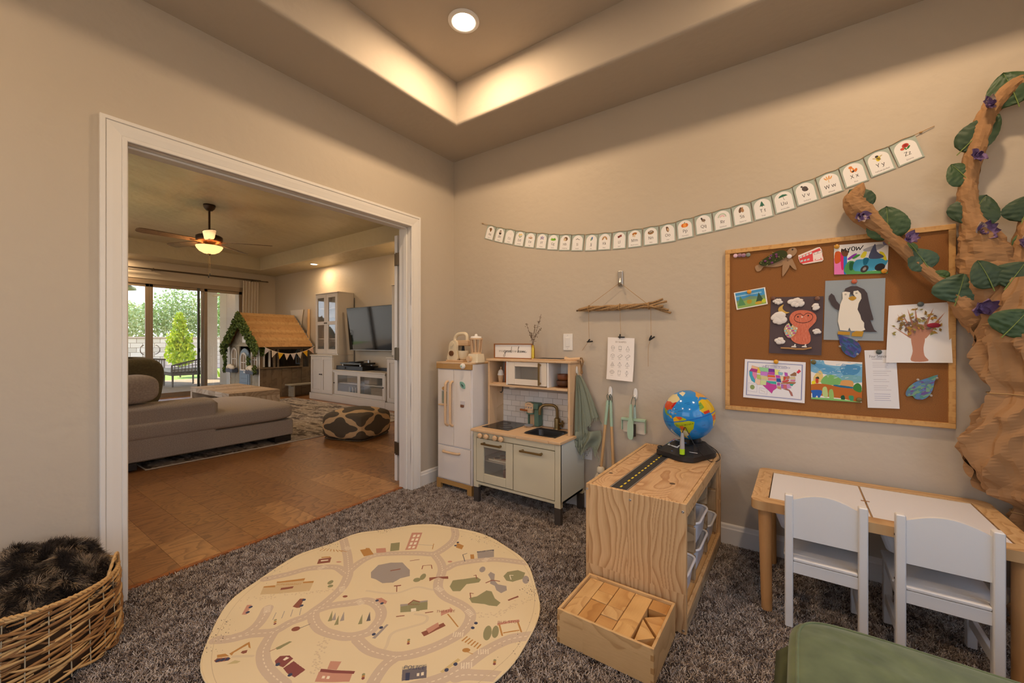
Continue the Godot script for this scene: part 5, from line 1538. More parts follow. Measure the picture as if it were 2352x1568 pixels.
	put("side_liner", mb().bb(Vector3(1.08, 0.846, 0.024), Vector3(1.226, 1.018, 0.030)), mats.white, t)
	bar_handle(md, Vector3(1.016, 0.872, 0.208), Vector3(1.016, 1.0, 0.208), Vector3(0, 0, 0.022), mats.brass)
	put("under_light", mb().lathe(Vector3(0.745, 0.83, 0.15), [Vector2(0.032, 0), Vector2(0.030, -0.012), Vector2(0, -0.014)], 24), mats.white, t)
	put("utensil_hook", mb().tube([Vector3(0.625, 0.83, 0.12), Vector3(0.625, 0.79, 0.12), Vector3(0.618, 0.772, 0.126), Vector3(0.608, 0.778, 0.132)], 0.004, 8), mats.iron, t)
	# towel hook on the hutch side
	put("side_hook", mb().soft(Vector3(1.247, 0.97, 0.11), Vector3(0.01, 0.05, 0.022), 0.7, 0.7, Basis.IDENTITY, 16, 10), mats.white, t)
	for p in [Vector3(1.2435, 0.60, 0.19), Vector3(1.2435, 0.82, 0.19)]: put("screw", mb().cyl(p, p + Vector3(0.002, 0, 0), 0.003, 0.003, 8), mats.steel, t)

func build_kitchen_items() -> void:
	# framed sign: lettering as in the photo
	var o := Vector3(0.713, 1.034, 0.1)
	var t := thing("framed_sign", "small wood-framed sign reading it's so good to be home on the play kitchen", "sign", o)
	var m := mb()
	var w := 0.178
	var h := 0.115
	m.bb(o + Vector3(-w, 0, 0), o + Vector3(w, 0.008, 0.016), 0.001).bb(o + Vector3(-w, h - 0.008, 0), o + Vector3(w, h, 0.016), 0.001).bb(o + Vector3(-w, 0.008, 0), o + Vector3(-w + 0.009, h - 0.008, 0.016), 0.001).bb(o + Vector3(w - 0.009, 0.008, 0), o + Vector3(w, h - 0.008, 0.016), 0.001)
	put("frame", m, mat([150, 98, 54], 0.5), t)
	var pn := put("panel", mb().bb(o + Vector3(-w + 0.008, 0.007, 0.002), o + Vector3(w - 0.008, h - 0.007, 0.009)), mats.paper, t)
	var ink := mat([24, 24, 26], 0.7)
	lettering("IT'S SO", 0.017, ink, pn, Transform3D(Basis.IDENTITY, o + Vector3(-0.106, 0.056, 0.0095)))
	lettering("TO BE", 0.017, ink, pn, Transform3D(Basis.IDENTITY, o + Vector3(0.013, 0.056, 0.0095)))
	for s in [["good", -0.046, 0.02], ["home", 0.083, 0.02]]:
		var c: Vector3 = o + Vector3(s[1], 0.052, 0.0097)
		var strokes: Array
		if s[0] == "good": strokes = [[-1.2, 0.5, -1.7, 0.5, -1.8, -0.1, -1.3, -0.2, -1.1, 0.6, -1.3, -1.3, -1.9, -1.8, -2.0, -1.3, -1.0, 0.0, -0.5, 0.5, -0.7, 0.0, -0.4, -0.2, -0.1, 0.2, -0.5, 0.5, 0.2, 0.3, 0.5, 0.5, 0.2, 0.0, 0.5, -0.2, 0.8, 0.2, 0.5, 0.5, 1.1, 0.3, 1.5, 0.5, 1.1, 0.4, 1.0, -0.1, 1.4, 0.0, 1.8, 2.0, 1.5, -0.1, 1.9, 0.0]]
		else: strokes = [[-2.0, -0.2, -1.4, 1.9, -1.6, 1.7, -1.7, -0.3, -1.4, 0.5, -1.1, 0.3, -1.1, -0.2, -0.7, 0.0, -0.4, 0.5, -0.7, 0.2, -0.4, -0.2, -0.1, 0.3, 0.1, 0.4, 0.1, -0.2, 0.5, 0.5, 0.5, -0.2, 0.9, 0.5, 0.9, -0.2, 1.2, 0.1, 1.5, 0.5, 1.3, 0.0, 1.7, -0.2, 2.1, 0.1]]
		for q in strokes:
			var pts := []
			for p in smooth(xy(q, s[2]), 4): pts.append(c + Vector3(p.x, p.y, 0))
			put("script_word", mb().tube(pts, 0.0012, 5), ink, pn)
	# brass vase with dried stems
	o = Vector3(0.893, 1.034, 0.108)
	t = thing("bud_vase", "narrow gold bud vase with dried brown stems on the play kitchen", "vase", o)
	put("vase", mb().lathe(o, [Vector2(0, 0), Vector2(0.013, 0), Vector2(0.014, 0.004), Vector2(0.013, 0.08), Vector2(0.009, 0.092), Vector2(0.009, 0.104), Vector2(0.007, 0.104), Vector2(0.007, 0.09)], 20), mat([196, 160, 60], 0.25, 0.9), t)
	var stm := mat([112, 92, 76], 0.9)
	rng.seed = 31
	var tips := [[0.822, 1.302], [0.947, 1.365], [0.864, 1.235], [0.947, 1.262], [0.905, 1.29]]
	for k in tips.size():
		var tip := Vector3(tips[k][0], tips[k][1], 0.10 + rng.randf_range(-0.02, 0.02))
		var path := smooth([o + Vector3(0, 0.09, 0), o + Vector3((tip.x - o.x) * 0.25, 0.16, 0), tip], 5)
		var sm := put("stem", mb().tube(path, 0.0013, 5), stm, t)
		var bd := mb()
		for j in 26:
			var f := rng.randf_range(0.45, 1.0)
			var p: Vector3 = path[int(f * (path.size() - 1))] + Vector3(rng.randf_range(-1, 1), rng.randf_range(-1, 1), rng.randf_range(-1, 1)) * 0.013
			bd.lathe(p, [Vector2(0, -0.003), Vector2(0.0032, 0), Vector2(0, 0.003)], 5)
			bd.tube([p, path[int(f * (path.size() - 1))]], 0.0006, 3, false)
		put("bud_cluster", bd, stm, sm)
	# chalkboard paddle lying on top
	t = thing("chalkboard_paddle", "black chalkboard paddle with wooden handle and cord lying on the play kitchen", "paddle", Vector3(1.08, 1.034, 0.11))
	put("board", mb(1.0).bb(Vector3(0.93, 1.035, 0.03), Vector3(1.17, 1.043, 0.185), 0.002), mats.birch, t)
	put("slate", mb().bb(Vector3(0.937, 1.043, 0.037), Vector3(1.163, 1.0445, 0.178)), mat([34, 35, 38], 0.7), t)
	put("handle", mb(1.0).tube([Vector3(1.16, 1.041, 0.11), Vector3(1.19, 1.041, 0.11), Vector3(1.275, 1.046, 0.11)], [0.02, 0.011, 0.012], 10), mats.birch, t)
	put("cord", mb().tube(smooth([Vector3(1.268, 1.046, 0.11), Vector3(1.29, 1.052, 0.12), Vector3(1.298, 1.02, 0.12), Vector3(1.285, 0.985, 0.115), Vector3(1.292, 0.955, 0.115), Vector3(1.284, 0.95, 0.12), Vector3(1.28, 1.0, 0.11), Vector3(1.27, 1.04, 0.108)], 4), 0.004, 6), mat([134, 102, 66], 0.9), t)
	# shelf: tray, boba cup, orange board, small cup, bowls
	t = thing("serving_tray", "small birch tray under the toy cups in the play kitchen shelf", "tray", Vector3(0.64, 0.846, 0.14))
	put("tray_board", mb(1.0).bb(Vector3(0.585, 0.846, 0.09), Vector3(0.715, 0.853, 0.19), 0.002), mats.birch, t)
	put("tray_lip", mb(1.0).bb(Vector3(0.585, 0.853, 0.185), Vector3(0.715, 0.858, 0.19), 0.001), mats.birch, t)
	o = Vector3(0.622, 0.853, 0.14)
	t = thing("toy_cup", "toy drink cup with white dome lid and straw in the play kitchen shelf", "toy cup", o)
	put("cup", mb(1.0).lathe(o, [Vector2(0, 0), Vector2(0.016, 0), Vector2(0.023, 0.055), Vector2(0, 0.055)], 20), mats.birch, t)
	put("lid", mb().lathe(o, [Vector2(0.026, 0.055), Vector2(0.026, 0.064), Vector2(0.022, 0.068), Vector2(0.020, 0.085), Vector2(0.010, 0.096), Vector2(0, 0.098)], 20), mats.white, t)
	put("straw", mb().cyl(o + Vector3(0, 0.095, 0), o + Vector3(0.002, 0.118, 0), 0.004, 0.004, 8), mats.birch, t)
	solo("cutting_board", mb(1.0).prism(pv(smooth(xy([0.648, 0.853, 0.69, 0.853, 0.69, 0.998, 0.682, 1.003, 0.656, 1.003, 0.648, 0.998]), 2, true)), 0.11, 0.122, Transform3D.IDENTITY, false), mat([178, 92, 30], 0.45), "upright orange wooden board between the toy cups in the play kitchen", "cutting board")
	o = Vector3(0.706, 0.853, 0.15)
	t = thing("toy_cup", "short toy cup with flat white lid half hidden by the toy microwave", "toy cup", o)
	put("cup", mb(1.0).lathe(o, [Vector2(0, 0), Vector2(0.013, 0), Vector2(0.018, 0.045), Vector2(0, 0.045)], 18), mats.birch, t)
	put("lid", mb().lathe(o, [Vector2(0.021, 0.045), Vector2(0.021, 0.052), Vector2(0.017, 0.055), Vector2(0.017, 0.06), Vector2(0, 0.06)], 18), mats.white, t)
	var bwl := [[0.0, 0.062, 0.006, "wooden plate at the bottom of the toy bowl stack"], [0.006, 0.053, 0.042, "dark wooden bowl in the middle of the toy bowl stack"], [0.042, 0.048, 0.05, "reddish wooden bowl on top of the toy bowl stack"]]
	for k in 3:
		var b: Array = bwl[k]
		var c := Vector3(1.155, 0.846 + b[0], 0.12)
		solo("wooden_bowl", mb(1.0).lathe(c, [Vector2(0, 0), Vector2(b[1] * 0.75, 0), Vector2(b[1] * 0.95, b[2] * 0.4), Vector2(b[1], b[2]), Vector2(b[1] - 0.005, b[2]), Vector2(b[1] * 0.85, b[2] * 0.5), Vector2(0, b[2] * 0.35 + 0.002)], 32), mat([[166, 120, 84], [120, 84, 58], [160, 104, 62]][k], 0.45, 0, woodtex(128, 128, Color8(220, 200, 180), Color8(130, 110, 90), 1, 8.0, 60 + k, 0, 0.4, 0.0)), b[3] + " in the play kitchen", "bowl", "toy bowls in the play kitchen")
	# espresso machine
	var gr := mat([86, 116, 100], 0.55)
	o = Vector3(0.872, 0.533, 0.075)
	t = thing("toy_coffee_machine", "green and birch toy coffee machine on the play kitchen worktop", "toy coffee machine", o)
	put("base", mb().bb(o + Vector3(-0.055, 0, -0.04), o + Vector3(0.062, 0.006, 0.055), 0.002), mats.birch, t)
	put("rear_column", mb().bb(o + Vector3(0.020, 0.006, -0.04), o + Vector3(0.062, 0.165, 0.02), 0.006, 1), gr, t)
	put("side_column", mb().bb(o + Vector3(-0.05, 0.006, -0.035), o + Vector3(-0.04, 0.165, -0.005), 0.002, 1), gr, t)
	put("back_board", mb(1.0).bb(o + Vector3(-0.042, 0.006, -0.03), o + Vector3(0.022, 0.14, -0.022), 0.001, 1), mats.birch, t)
	put("head", mb().bb(o + Vector3(-0.055, 0.13, -0.04), o + Vector3(0.062, 0.178, 0.03), 0.008), gr, t)
	var fp := put("front_plate", mb(1.0).prism(pv(xy([-0.045, 0.128, 0.022, 0.128, 0.024, 0.172, 0.0, 0.182, -0.022, 0.182, -0.045, 0.172])), 0.03, 0.040, Transform3D(Basis.IDENTITY, o), false), mats.birch, t)
	for k in 3: put("button", mb().cyl(o + Vector3(-0.034 + k * 0.022, 0.145, 0.040), o + Vector3(-0.034 + k * 0.022, 0.145, 0.043), 0.0055, 0.0055, 14), mat([196, 200, 214], 0.2, 0.6), fp)
	put("logo_line", mb().tube([o + Vector3(-0.028, 0.166, 0.0405), o + Vector3(-0.012, 0.170, 0.0405), o + Vector3(0.006, 0.166, 0.0405)], 0.0014, 5), mats.iron, fp)
	put("filter_head", mb(1.0).cyl(o + Vector3(-0.012, 0.105, 0.012), o + Vector3(-0.012, 0.13, 0.012), 0.026), mats.birch, t)
	put("filter_handle", mb().cyl(o + Vector3(-0.035, 0.117, 0.016), o + Vector3(-0.098, 0.120, 0.024), 0.008), mat([168, 92, 36], 0.45), t)
	put("drip_collar", mb().cyl(o + Vector3(-0.012, 0.095, 0.008), o + Vector3(-0.012, 0.104, 0.008), 0.034), gr, t)
	o = Vector3(0.862, 0.539, 0.115)
	solo("saucer", mb().lathe(o, [Vector2(0, 0), Vector2(0.022, 0), Vector2(0.036, 0.009), Vector2(0.036, 0.011), Vector2(0.020, 0.004), Vector2(0, 0.003)], 28), mat([178, 182, 190], 0.35), "pale grey saucer in front of the toy coffee machine", "saucer")
	# oven contents
	o = Vector3(0.745, 0.303, 0.25)
	t = thing("baking_tray", "cream baking tray holding the toy cookies in the play oven", "tray", o)
	put("tray", mb().bb(o + Vector3(-0.10, 0, -0.07), o + Vector3(0.13, 0.006, 0.07), 0.002), mat([214, 204, 178], 0.5), t)
	put("tray_lip", mb().bb(o + Vector3(-0.10, 0.006, 0.066), o + Vector3(0.13, 0.012, 0.07), 0.001), mat([214, 204, 178], 0.5), t)
	for k in 6:
		var c := o + Vector3(-0.05 + (k % 3) * 0.062, 0.006, 0.03 - (k / 3) * 0.065)
		var ck := thing("toy_cookie", "round toy cookie with dark icing on the baking tray in the oven", "toy cookie", c, "toy cookies in the play oven")
		put("biscuit", mb(1.0).cyl(c, c + Vector3(0, 0.007, 0), 0.025, 0.025, 20), mats.birch, ck)
		put("icing", mb().lathe(c + Vector3(0, 0.007, 0), [Vector2(0.021, 0), Vector2(0.018, 0.003), Vector2(0, 0.004)], 20), mat([[62, 36, 28], [150, 80, 44]][k % 2], 0.6), ck)
	solo("toy_pan", mb().bb(Vector3(0.735, 0.149, 0.2), Vector3(0.785, 0.235, 0.27), 0.004), mat([118, 60, 38], 0.6), "red-brown toy box on the play oven floor", "toy box")
	solo("toy_toaster", mb().bb(Vector3(0.785, 0.149, 0.26), Vector3(0.87, 0.19, 0.33), 0.006), mat([196, 148, 92], 0.6), "tan toy block box on the play oven floor", "toy box")

func build_towel() -> void:
	var tw := canvas(64, 64, [150, 156, 136])
	for k in 8:
		tw.rect(k * 8, 0, 2, 64, Color8(118, 124, 106))
		tw.rect(0, k * 8, 64, 2, Color8(124, 130, 112))
	var m := mat([255, 255, 255], 1.0, 0, tw.tex(), tw.tex(), 0.3)
	m.uv1_scale = Vector3(7, 14, 1)
	var t := thing("waffle_towel", "sage green waffle towel with frayed hem hanging from the play kitchen side", "towel", Vector3(1.27, 0.5, 0.11))
	# two hanging falls of cloth, gathered at the hook
	var ends := []
	for s in 2:
		var ax: Array = [[1.243, 1.30, 0.165, 0.10, 0.495], [1.26, 1.375, 0.12, 0.03, 0.60]][s]
		put("cloth_fall", mb().grid(40, 26, func(u, v):
			var f: float = pow(v, 0.8)
			var bx := lerpf(lerpf(1.250, 1.262, u), lerpf(ax[0], ax[1], u), f)
			var bz := lerpf(lerpf(0.125, 0.095, u), lerpf(ax[2], ax[3], u), f)
			var fold := sin(u * 16.0 + s * 2.0 + v * 1.5) * 0.012 * (0.35 + 0.65 * f)
			var low: float = ax[4] - 0.05 * sin(u * 5.0 + s)
			return Vector3(bx + absf(fold) * 0.6 + 0.012 * f, lerpf(0.935, low, v), bz + fold)), m, t)
	put("cloth_fall", mb().grid(30, 14, func(u, v):
		var x := lerpf(1.25, 1.385, u)
		return Vector3(x + 0.012 * sin(v * 5.0), lerpf(0.56, 0.44 + 0.03 * cos(u * 9.0) - 0.03 * u, v), lerpf(0.15, 0.05, u) + 0.02 * sin(u * 11.0 + v * 3.0) + 0.012 * v)), m, t)
	put("hanging_loop", mb().tube([Vector3(1.252, 0.975, 0.112), Vector3(1.256, 0.95, 0.118), Vector3(1.256, 0.93, 0.11), Vector3(1.254, 0.955, 0.104), Vector3(1.252, 0.975, 0.11)], 0.003, 6), mat([206, 206, 190], 0.9), t)
	rng.seed = 6
	var fr := mb()
	for k in 60:
		var u := rng.randf()
		var q: Vector3
		if k % 3 == 0: q = Vector3(lerpf(1.25, 1.385, u) + 0.012, 0.442 + 0.03 * cos(u * 9.0) - 0.03 * u, lerpf(0.15, 0.05, u) + 0.02 * sin(u * 11.0 + 3.0) + 0.012)
		elif k % 3 == 1: q = Vector3(lerpf(1.26, 1.375, u) + 0.018, 0.60 - 0.05 * sin(u * 5.0 + 1.0), lerpf(0.12, 0.03, u))
		else: q = Vector3(lerpf(1.243, 1.30, u) + 0.018, 0.497 - 0.05 * sin(u * 5.0), lerpf(0.165, 0.10, u))
		fr.tube([q, q + Vector3(rng.randf_range(-0.008, 0.01), -rng.randf_range(0.012, 0.03), rng.randf_range(-0.006, 0.006))], 0.0022, 4, false)
	put("frayed_hem", fr, mat([150, 156, 136], 1.0), t)

# zoom crops of the photograph: origin x, origin y, scale
const ZA := [1640.0, 520.0, 5.6]
const ZB := [1860.0, 620.0, 4.125]
const ZC := [1640.0, 760.0, 5.6]
func zp(zm: Array, x: float, y: float) -> Vector2:
	return Vector2(zm[0] + x / zm[2], zm[1] + y / zm[2])
# outline traced in a crop -> outline on the wall plane z
func outline(zm: Array, a: Array, z: float) -> Array:
	var q := []
	for k in range(0, a.size(), 2):
		var p := zp(zm, a[k], a[k + 1])
		q.append(wall2(p.x, p.y, z))
	return q
# sheet of paper pinned flat, its corners (TL TR BR BL) on the plane z, lower edge lifting a little
func sheet(parent: Node3D, called: String, q: Array, z: float, mt: Material, curl := 0.006) -> MeshInstance3D:
	return put(called, mb().grid(10, 10, func(u, v):
		var p: Vector2 = q[0].lerp(q[1], u).lerp(q[3].lerp(q[2], u), v)
		return Vector3(p.x, p.y, z + curl * (v * v * 0.6 + pow(absf(u - 0.5) * 2.0, 3.0) * 0.4 * v))), mt, parent)

func build_banner() -> void:
	var cell := 256
	var c := canvas(cell * 6, cell * 6, [168, 180, 170])
	var ink := Color8(40, 40, 42)
	var words := ["Acorn", "Badger", "Cloud", "Daffodil", "Egg", "Flower", "Grass", "Hedgehog", "Insect", "Jay", "Keys", "Leaf", "Mushrooms", "Nest", "Owl", "Pumpkin", "Quail", "Rainbow", "Squirrel", "Tree", "Umbrella", "Vulture", "Wheat", "Fox", "Yellow Jacket", "Zinnia"]
	var br := Color8(112, 76, 46)
	var gn := Color8(58, 120, 62)
	var tn := Color8(190, 146, 96)
	var dk := Color8(58, 50, 46)
	var pics := [
		[[0.5, 0.40, 0.10, 0.15, Color8(134, 98, 46), 0.4], [0.42, 0.32, 0.13, 0.06, br, -0.5], [0.50, 0.52, 0.05, 0.07, br, 0]],
		[[0.5, 0.50, 0.13, 0.12, dk, 0], [0.5, 0.36, 0.09, 0.10, br, 0], [0.5, 0.38, 0.03, 0.08, Color8(230, 222, 210), 0], [0.45, 0.27, 0.02, 0.05, dk, 0], [0.55, 0.27, 0.02, 0.05, dk, 0]],
		[[0.42, 0.40, 0.14, 0.07, Color8(236, 232, 230), 0], [0.6, 0.42, 0.12, 0.08, Color8(232, 228, 226), 0]],
		[[0.45, 0.33, 0.06, 0.06, Color8(242, 190, 30), 0], [0.62, 0.30, 0.05, 0.06, Color8(244, 200, 50), 0], [0.5, 0.47, 0.02, 0.14, gn, 0.1], [0.40, 0.46, 0.025, 0.12, gn, -0.6], [0.62, 0.46, 0.025, 0.12, gn, 0.6]],
		[[0.40, 0.47, 0.11, 0.08, Color8(206, 178, 158), 0], [0.58, 0.47, 0.12, 0.08, Color8(196, 164, 142), 0], [0.5, 0.40, 0.05, 0.12, Color8(222, 200, 184), 0], [0.5, 0.50, 0.07, 0.03, br, 0]],
		[[0.42, 0.38, 0.09, 0.05, Color8(138, 138, 190), 0.6], [0.60, 0.38, 0.09, 0.05, Color8(150, 150, 200), -0.6], [0.5, 0.33, 0.05, 0.09, Color8(160, 160, 206), 0], [0.42, 0.47, 0.09, 0.04, Color8(130, 132, 186), -0.5], [0.58, 0.47, 0.09, 0.04, Color8(150, 150, 196), 0.5], [0.5, 0.41, 0.04, 0.04, Color8(226, 170, 90), 0]],
		[[0.5, 0.46, 0.24, 0.09, Color8(116, 176, 50), 0], [0.36, 0.41, 0.06, 0.08, Color8(140, 196, 60), 0], [0.62, 0.41, 0.08, 0.07, Color8(92, 156, 40), 0]],
		[[0.54, 0.38, 0.17, 0.15, br, 0], [0.46, 0.42, 0.12, 0.11, Color8(212, 190, 156), 0], [0.41, 0.36, 0.02, 0.02, dk, 0]],
		[[0.42, 0.38, 0.11, 0.02, dk, -0.5], [0.58, 0.41, 0.11, 0.02, Color8(90, 84, 90), 0.35]],
		[[0.52, 0.38, 0.07, 0.13, Color8(70, 110, 170), 0.35], [0.46, 0.44, 0.05, 0.10, Color8(150, 176, 140), 0.2], [0.56, 0.30, 0.05, 0.05, Color8(90, 130, 190), 0]],
		[[0.38, 0.42, 0.06, 0.14, Color8(176, 136, 86), 0.5], [0.62, 0.42, 0.06, 0.14, Color8(176, 136, 86), -0.5], [0.5, 0.32, 0.08, 0.05, tn, 0]],
		[[0.52, 0.38, 0.17, 0.07, Color8(128, 62, 54), -0.6], [0.44, 0.40, 0.08, 0.05, Color8(112, 50, 46), 0.4], [0.60, 0.36, 0.08, 0.05, Color8(140, 70, 60), 0.6]],
		[[0.5, 0.33, 0.17, 0.09, Color8(182, 110, 36), -0.15], [0.5, 0.46, 0.06, 0.12, Color8(226, 206, 176), 0], [0.40, 0.46, 0.05, 0.07, Color8(214, 190, 156), 0.3]],
		[[0.5, 0.42, 0.21, 0.13, Color8(156, 116, 76), -0.1], [0.5, 0.38, 0.16, 0.07, Color8(74, 60, 48), -0.1], [0.45, 0.38, 0.05, 0.035, Color8(226, 222, 214), 0], [0.56, 0.37, 0.05, 0.035, Color8(220, 214, 206), 0]],
		[[0.5, 0.40, 0.09, 0.18, br, -0.2], [0.52, 0.42, 0.05, 0.11, Color8(210, 180, 140), -0.2], [0.46, 0.28, 0.07, 0.06, Color8(96, 66, 42), 0]],
		[[0.5, 0.42, 0.22, 0.14, Color8(226, 132, 52), 0], [0.5, 0.42, 0.09, 0.14, Color8(238, 160, 76), 0], [0.36, 0.42, 0.05, 0.12, Color8(216, 112, 40), 0], [0.64, 0.42, 0.05, 0.12, Color8(216, 112, 40), 0], [0.5, 0.25, 0.02, 0.06, Color8(80, 96, 50), 0.3]],
		[[0.52, 0.42, 0.12, 0.09, Color8(130, 112, 96), 0.3], [0.42, 0.30, 0.05, 0.08, dk, -0.3], [0.55, 0.54, 0.01, 0.06, tn, 0]],
		[],
		[[0.44, 0.38, 0.08, 0.17, Color8(110, 84, 66), 0.3], [0.55, 0.42, 0.08, 0.13, Color8(176, 132, 92), -0.2], [0.56, 0.28, 0.05, 0.05, Color8(180, 140, 100), 0]],
		[[0.5, 0.52, 0.02, 0.05, br, 0]],
		[],
		[[0.52, 0.43, 0.13, 0.15, Color8(84, 76, 76), -0.5], [0.40, 0.27, 0.05, 0.05, dk, 0], [0.60, 0.52, 0.08, 0.05, Color8(70, 62, 62), -0.6]],
		[[0.38, 0.34, 0.03, 0.10, Color8(226, 160, 84), -0.6], [0.46, 0.31, 0.03, 0.11, Color8(232, 172, 96), -0.2], [0.55, 0.31, 0.03, 0.11, Color8(222, 150, 76), 0.2], [0.63, 0.34, 0.03, 0.10, Color8(230, 166, 90), 0.6], [0.5, 0.50, 0.015, 0.10, Color8(220, 190, 140), 0]],
		[[0.48, 0.45, 0.09, 0.14, Color8(226, 142, 66), 0], [0.44, 0.28, 0.08, 0.07, Color8(222, 132, 60), 0], [0.5, 0.52, 0.06, 0.05, dk, 0], [0.62, 0.50, 0.06, 0.10, Color8(220, 120, 50), 0.5], [0.47, 0.43, 0.03, 0.07, Color8(240, 232, 220), 0]],
		[[0.5, 0.45, 0.09, 0.14, Color8(232, 206, 40), 0.2], [0.5, 0.43, 0.09, 0.025, dk, 0.2], [0.52, 0.50, 0.08, 0.02, dk, 0.2], [0.47, 0.32, 0.07, 0.06, dk, 0], [0.36, 0.38, 0.08, 0.03, Color8(196, 180, 140), 0.5], [0.62, 0.36, 0.08, 0.03, Color8(196, 180, 140), -0.4]],
		[[0.54, 0.36, 0.13, 0.11, Color8(190, 60, 48), 0], [0.54, 0.36, 0.07, 0.06, Color8(150, 34, 34), 0], [0.40, 0.48, 0.09, 0.07, Color8(206, 88, 66), 0], [0.62, 0.50, 0.04, 0.10, gn, 0.8], [0.50, 0.52, 0.03, 0.08, Color8(70, 130, 70), -0.3]],
	]
	for k in 26:
		var ox := (k % 6) * cell
		var oy := (k / 6) * cell
		c.frame(ox, oy, cell, cell / 1.27)
		var arch := [Vector2(0.075, 1.21), Vector2(0.075, 0.5)]
		for j in range(1, 20): arch.append(Vector2(0.5 - 0.425 * cos(PI * j / 20.0), 0.5 - 0.40 * sin(PI * j / 20.0)))
		arch.append(Vector2(0.925, 0.5)); arch.append(Vector2(0.925, 1.21))
		c.poly(arch, Color8(238, 236, 234))
		for e in pics[k]: c.ell(e[0], e[1], e[2], e[3], e[4], e[5])
		if k == 17:
			for j in 5: 
				var arcs := []
				for a in 13: arcs.append(Vector2(0.5 - cos(PI * a / 12.0) * (0.22 - j * 0.038), 0.50 - sin(PI * a / 12.0) * (0.22 - j * 0.038)))
				c.line(arcs, 0.02, [Color8(76, 136, 84), Color8(170, 196, 150), Color8(226, 170, 190), Color8(200, 130, 190), Color8(232, 160, 70)][j])
		if k == 19:
			for j in 4: c.poly([Vector2(0.5, 0.22 + j * 0.06), Vector2(0.5 - 0.06 - j * 0.03, 0.34 + j * 0.06), Vector2(0.5 + 0.06 + j * 0.03, 0.34 + j * 0.06)], Color8(46, 104, 84))
		if k == 20:
			c.poly([Vector2(0.28, 0.42), Vector2(0.34, 0.32), Vector2(0.5, 0.26), Vector2(0.66, 0.30), Vector2(0.74, 0.38)], Color8(50, 110, 88))
			c.line([Vector2(0.51, 0.38), Vector2(0.53, 0.58), Vector2(0.58, 0.58)], 0.014, dk)
		var lt := String.chr(65 + k)
		c.text(lt + (" " if k in [19, 21, 22, 23, 24] else "") + lt.to_lower(), 0.5, 0.79, 0.27, ink)
		c.text(words[k], 0.5, 1.09, 0.10, Color8(110, 106, 104))
	var cm := mat([255, 255, 255], 0.75, 0, c.tex())
	var t := thing("alphabet_banner", "string of twenty-six illustrated alphabet cards swooping across the wall", "banner", Vector3(1.65, 1.9, 0.0))
	var pos := [0.434, 2.117, -20.3, 0.530, 2.083, -18.0, 0.624, 2.056, -15.5, 0.720, 2.027, -14.0, 0.815, 2.002, -11.8, 0.916, 1.980, -10.0, 1.012, 1.959, -8.6, 1.110, 1.942, -7.2, 1.209, 1.927, -6.6, 1.313, 1.914, -5.4, 1.409, 1.907, -4.6, 1.512, 1.901, -3.0, 1.612, 1.898, -0.6, 1.716, 1.899, 0.2, 1.818, 1.901, 1.6, 1.917, 1.911, 3.6, 2.020, 1.923, 4.5, 2.120, 1.932, 5.3, 2.218, 1.945, 6.4, 2.316, 1.960, 7.9, 2.411, 1.980, 9.8, 2.504, 2.005, 11.6, 2.603, 2.029, 12.6, 2.697, 2.058, 13.8, 2.791, 2.090, 15.4, 2.884, 2.118, 17.4]
	var cord := [Vector3(0.316, 2.158, 0.004)]
	for k in 26:
		var p := Vector3(pos[k * 3], pos[k * 3 + 1], 0.006)
		var bs := Basis(Vector3.BACK, deg_to_rad(pos[k * 3 + 2]))
		var m := mb(1.0 / 6.0, Vector2((k % 6) / 6.0, (k / 6) / 6.0))
		var xf := Transform3D(bs, p) * Transform3D(Basis(Vector3.RIGHT, 0.03), Vector3.ZERO)
		m.prism(pv(xy([-0.0465, -0.117, 0.0465, -0.117, 0.0465, 0.001, -0.0465, 0.001])), 0, 0.0012, xf)
		var cd := put("card", m, cm, t)
		cd.set_meta("label", "alphabet card lettered %s %s" % [String.chr(65 + k), String.chr(97 + k)])
		cord.append(p + bs * Vector3(-0.036, -0.004, 0.003))
		cord.append(p + bs * Vector3(0.0, 0.001, 0.004))
		cord.append(p + bs * Vector3(0.036, -0.004, 0.003))
	cord.append(Vector3(2.995, 2.151, 0.004))
	put("twine", mb().tube(cord, 0.0014, 5), mats.twine, t)
	for p in [Vector3(0.335, 2.151, 0.005), Vector3(2.95, 2.135, 0.005)]: put("knot", mb().soft(p, Vector3(0.012, 0.009, 0.008), 1.0, 1.0, Basis.IDENTITY, 8, 6), mats.twine, t)

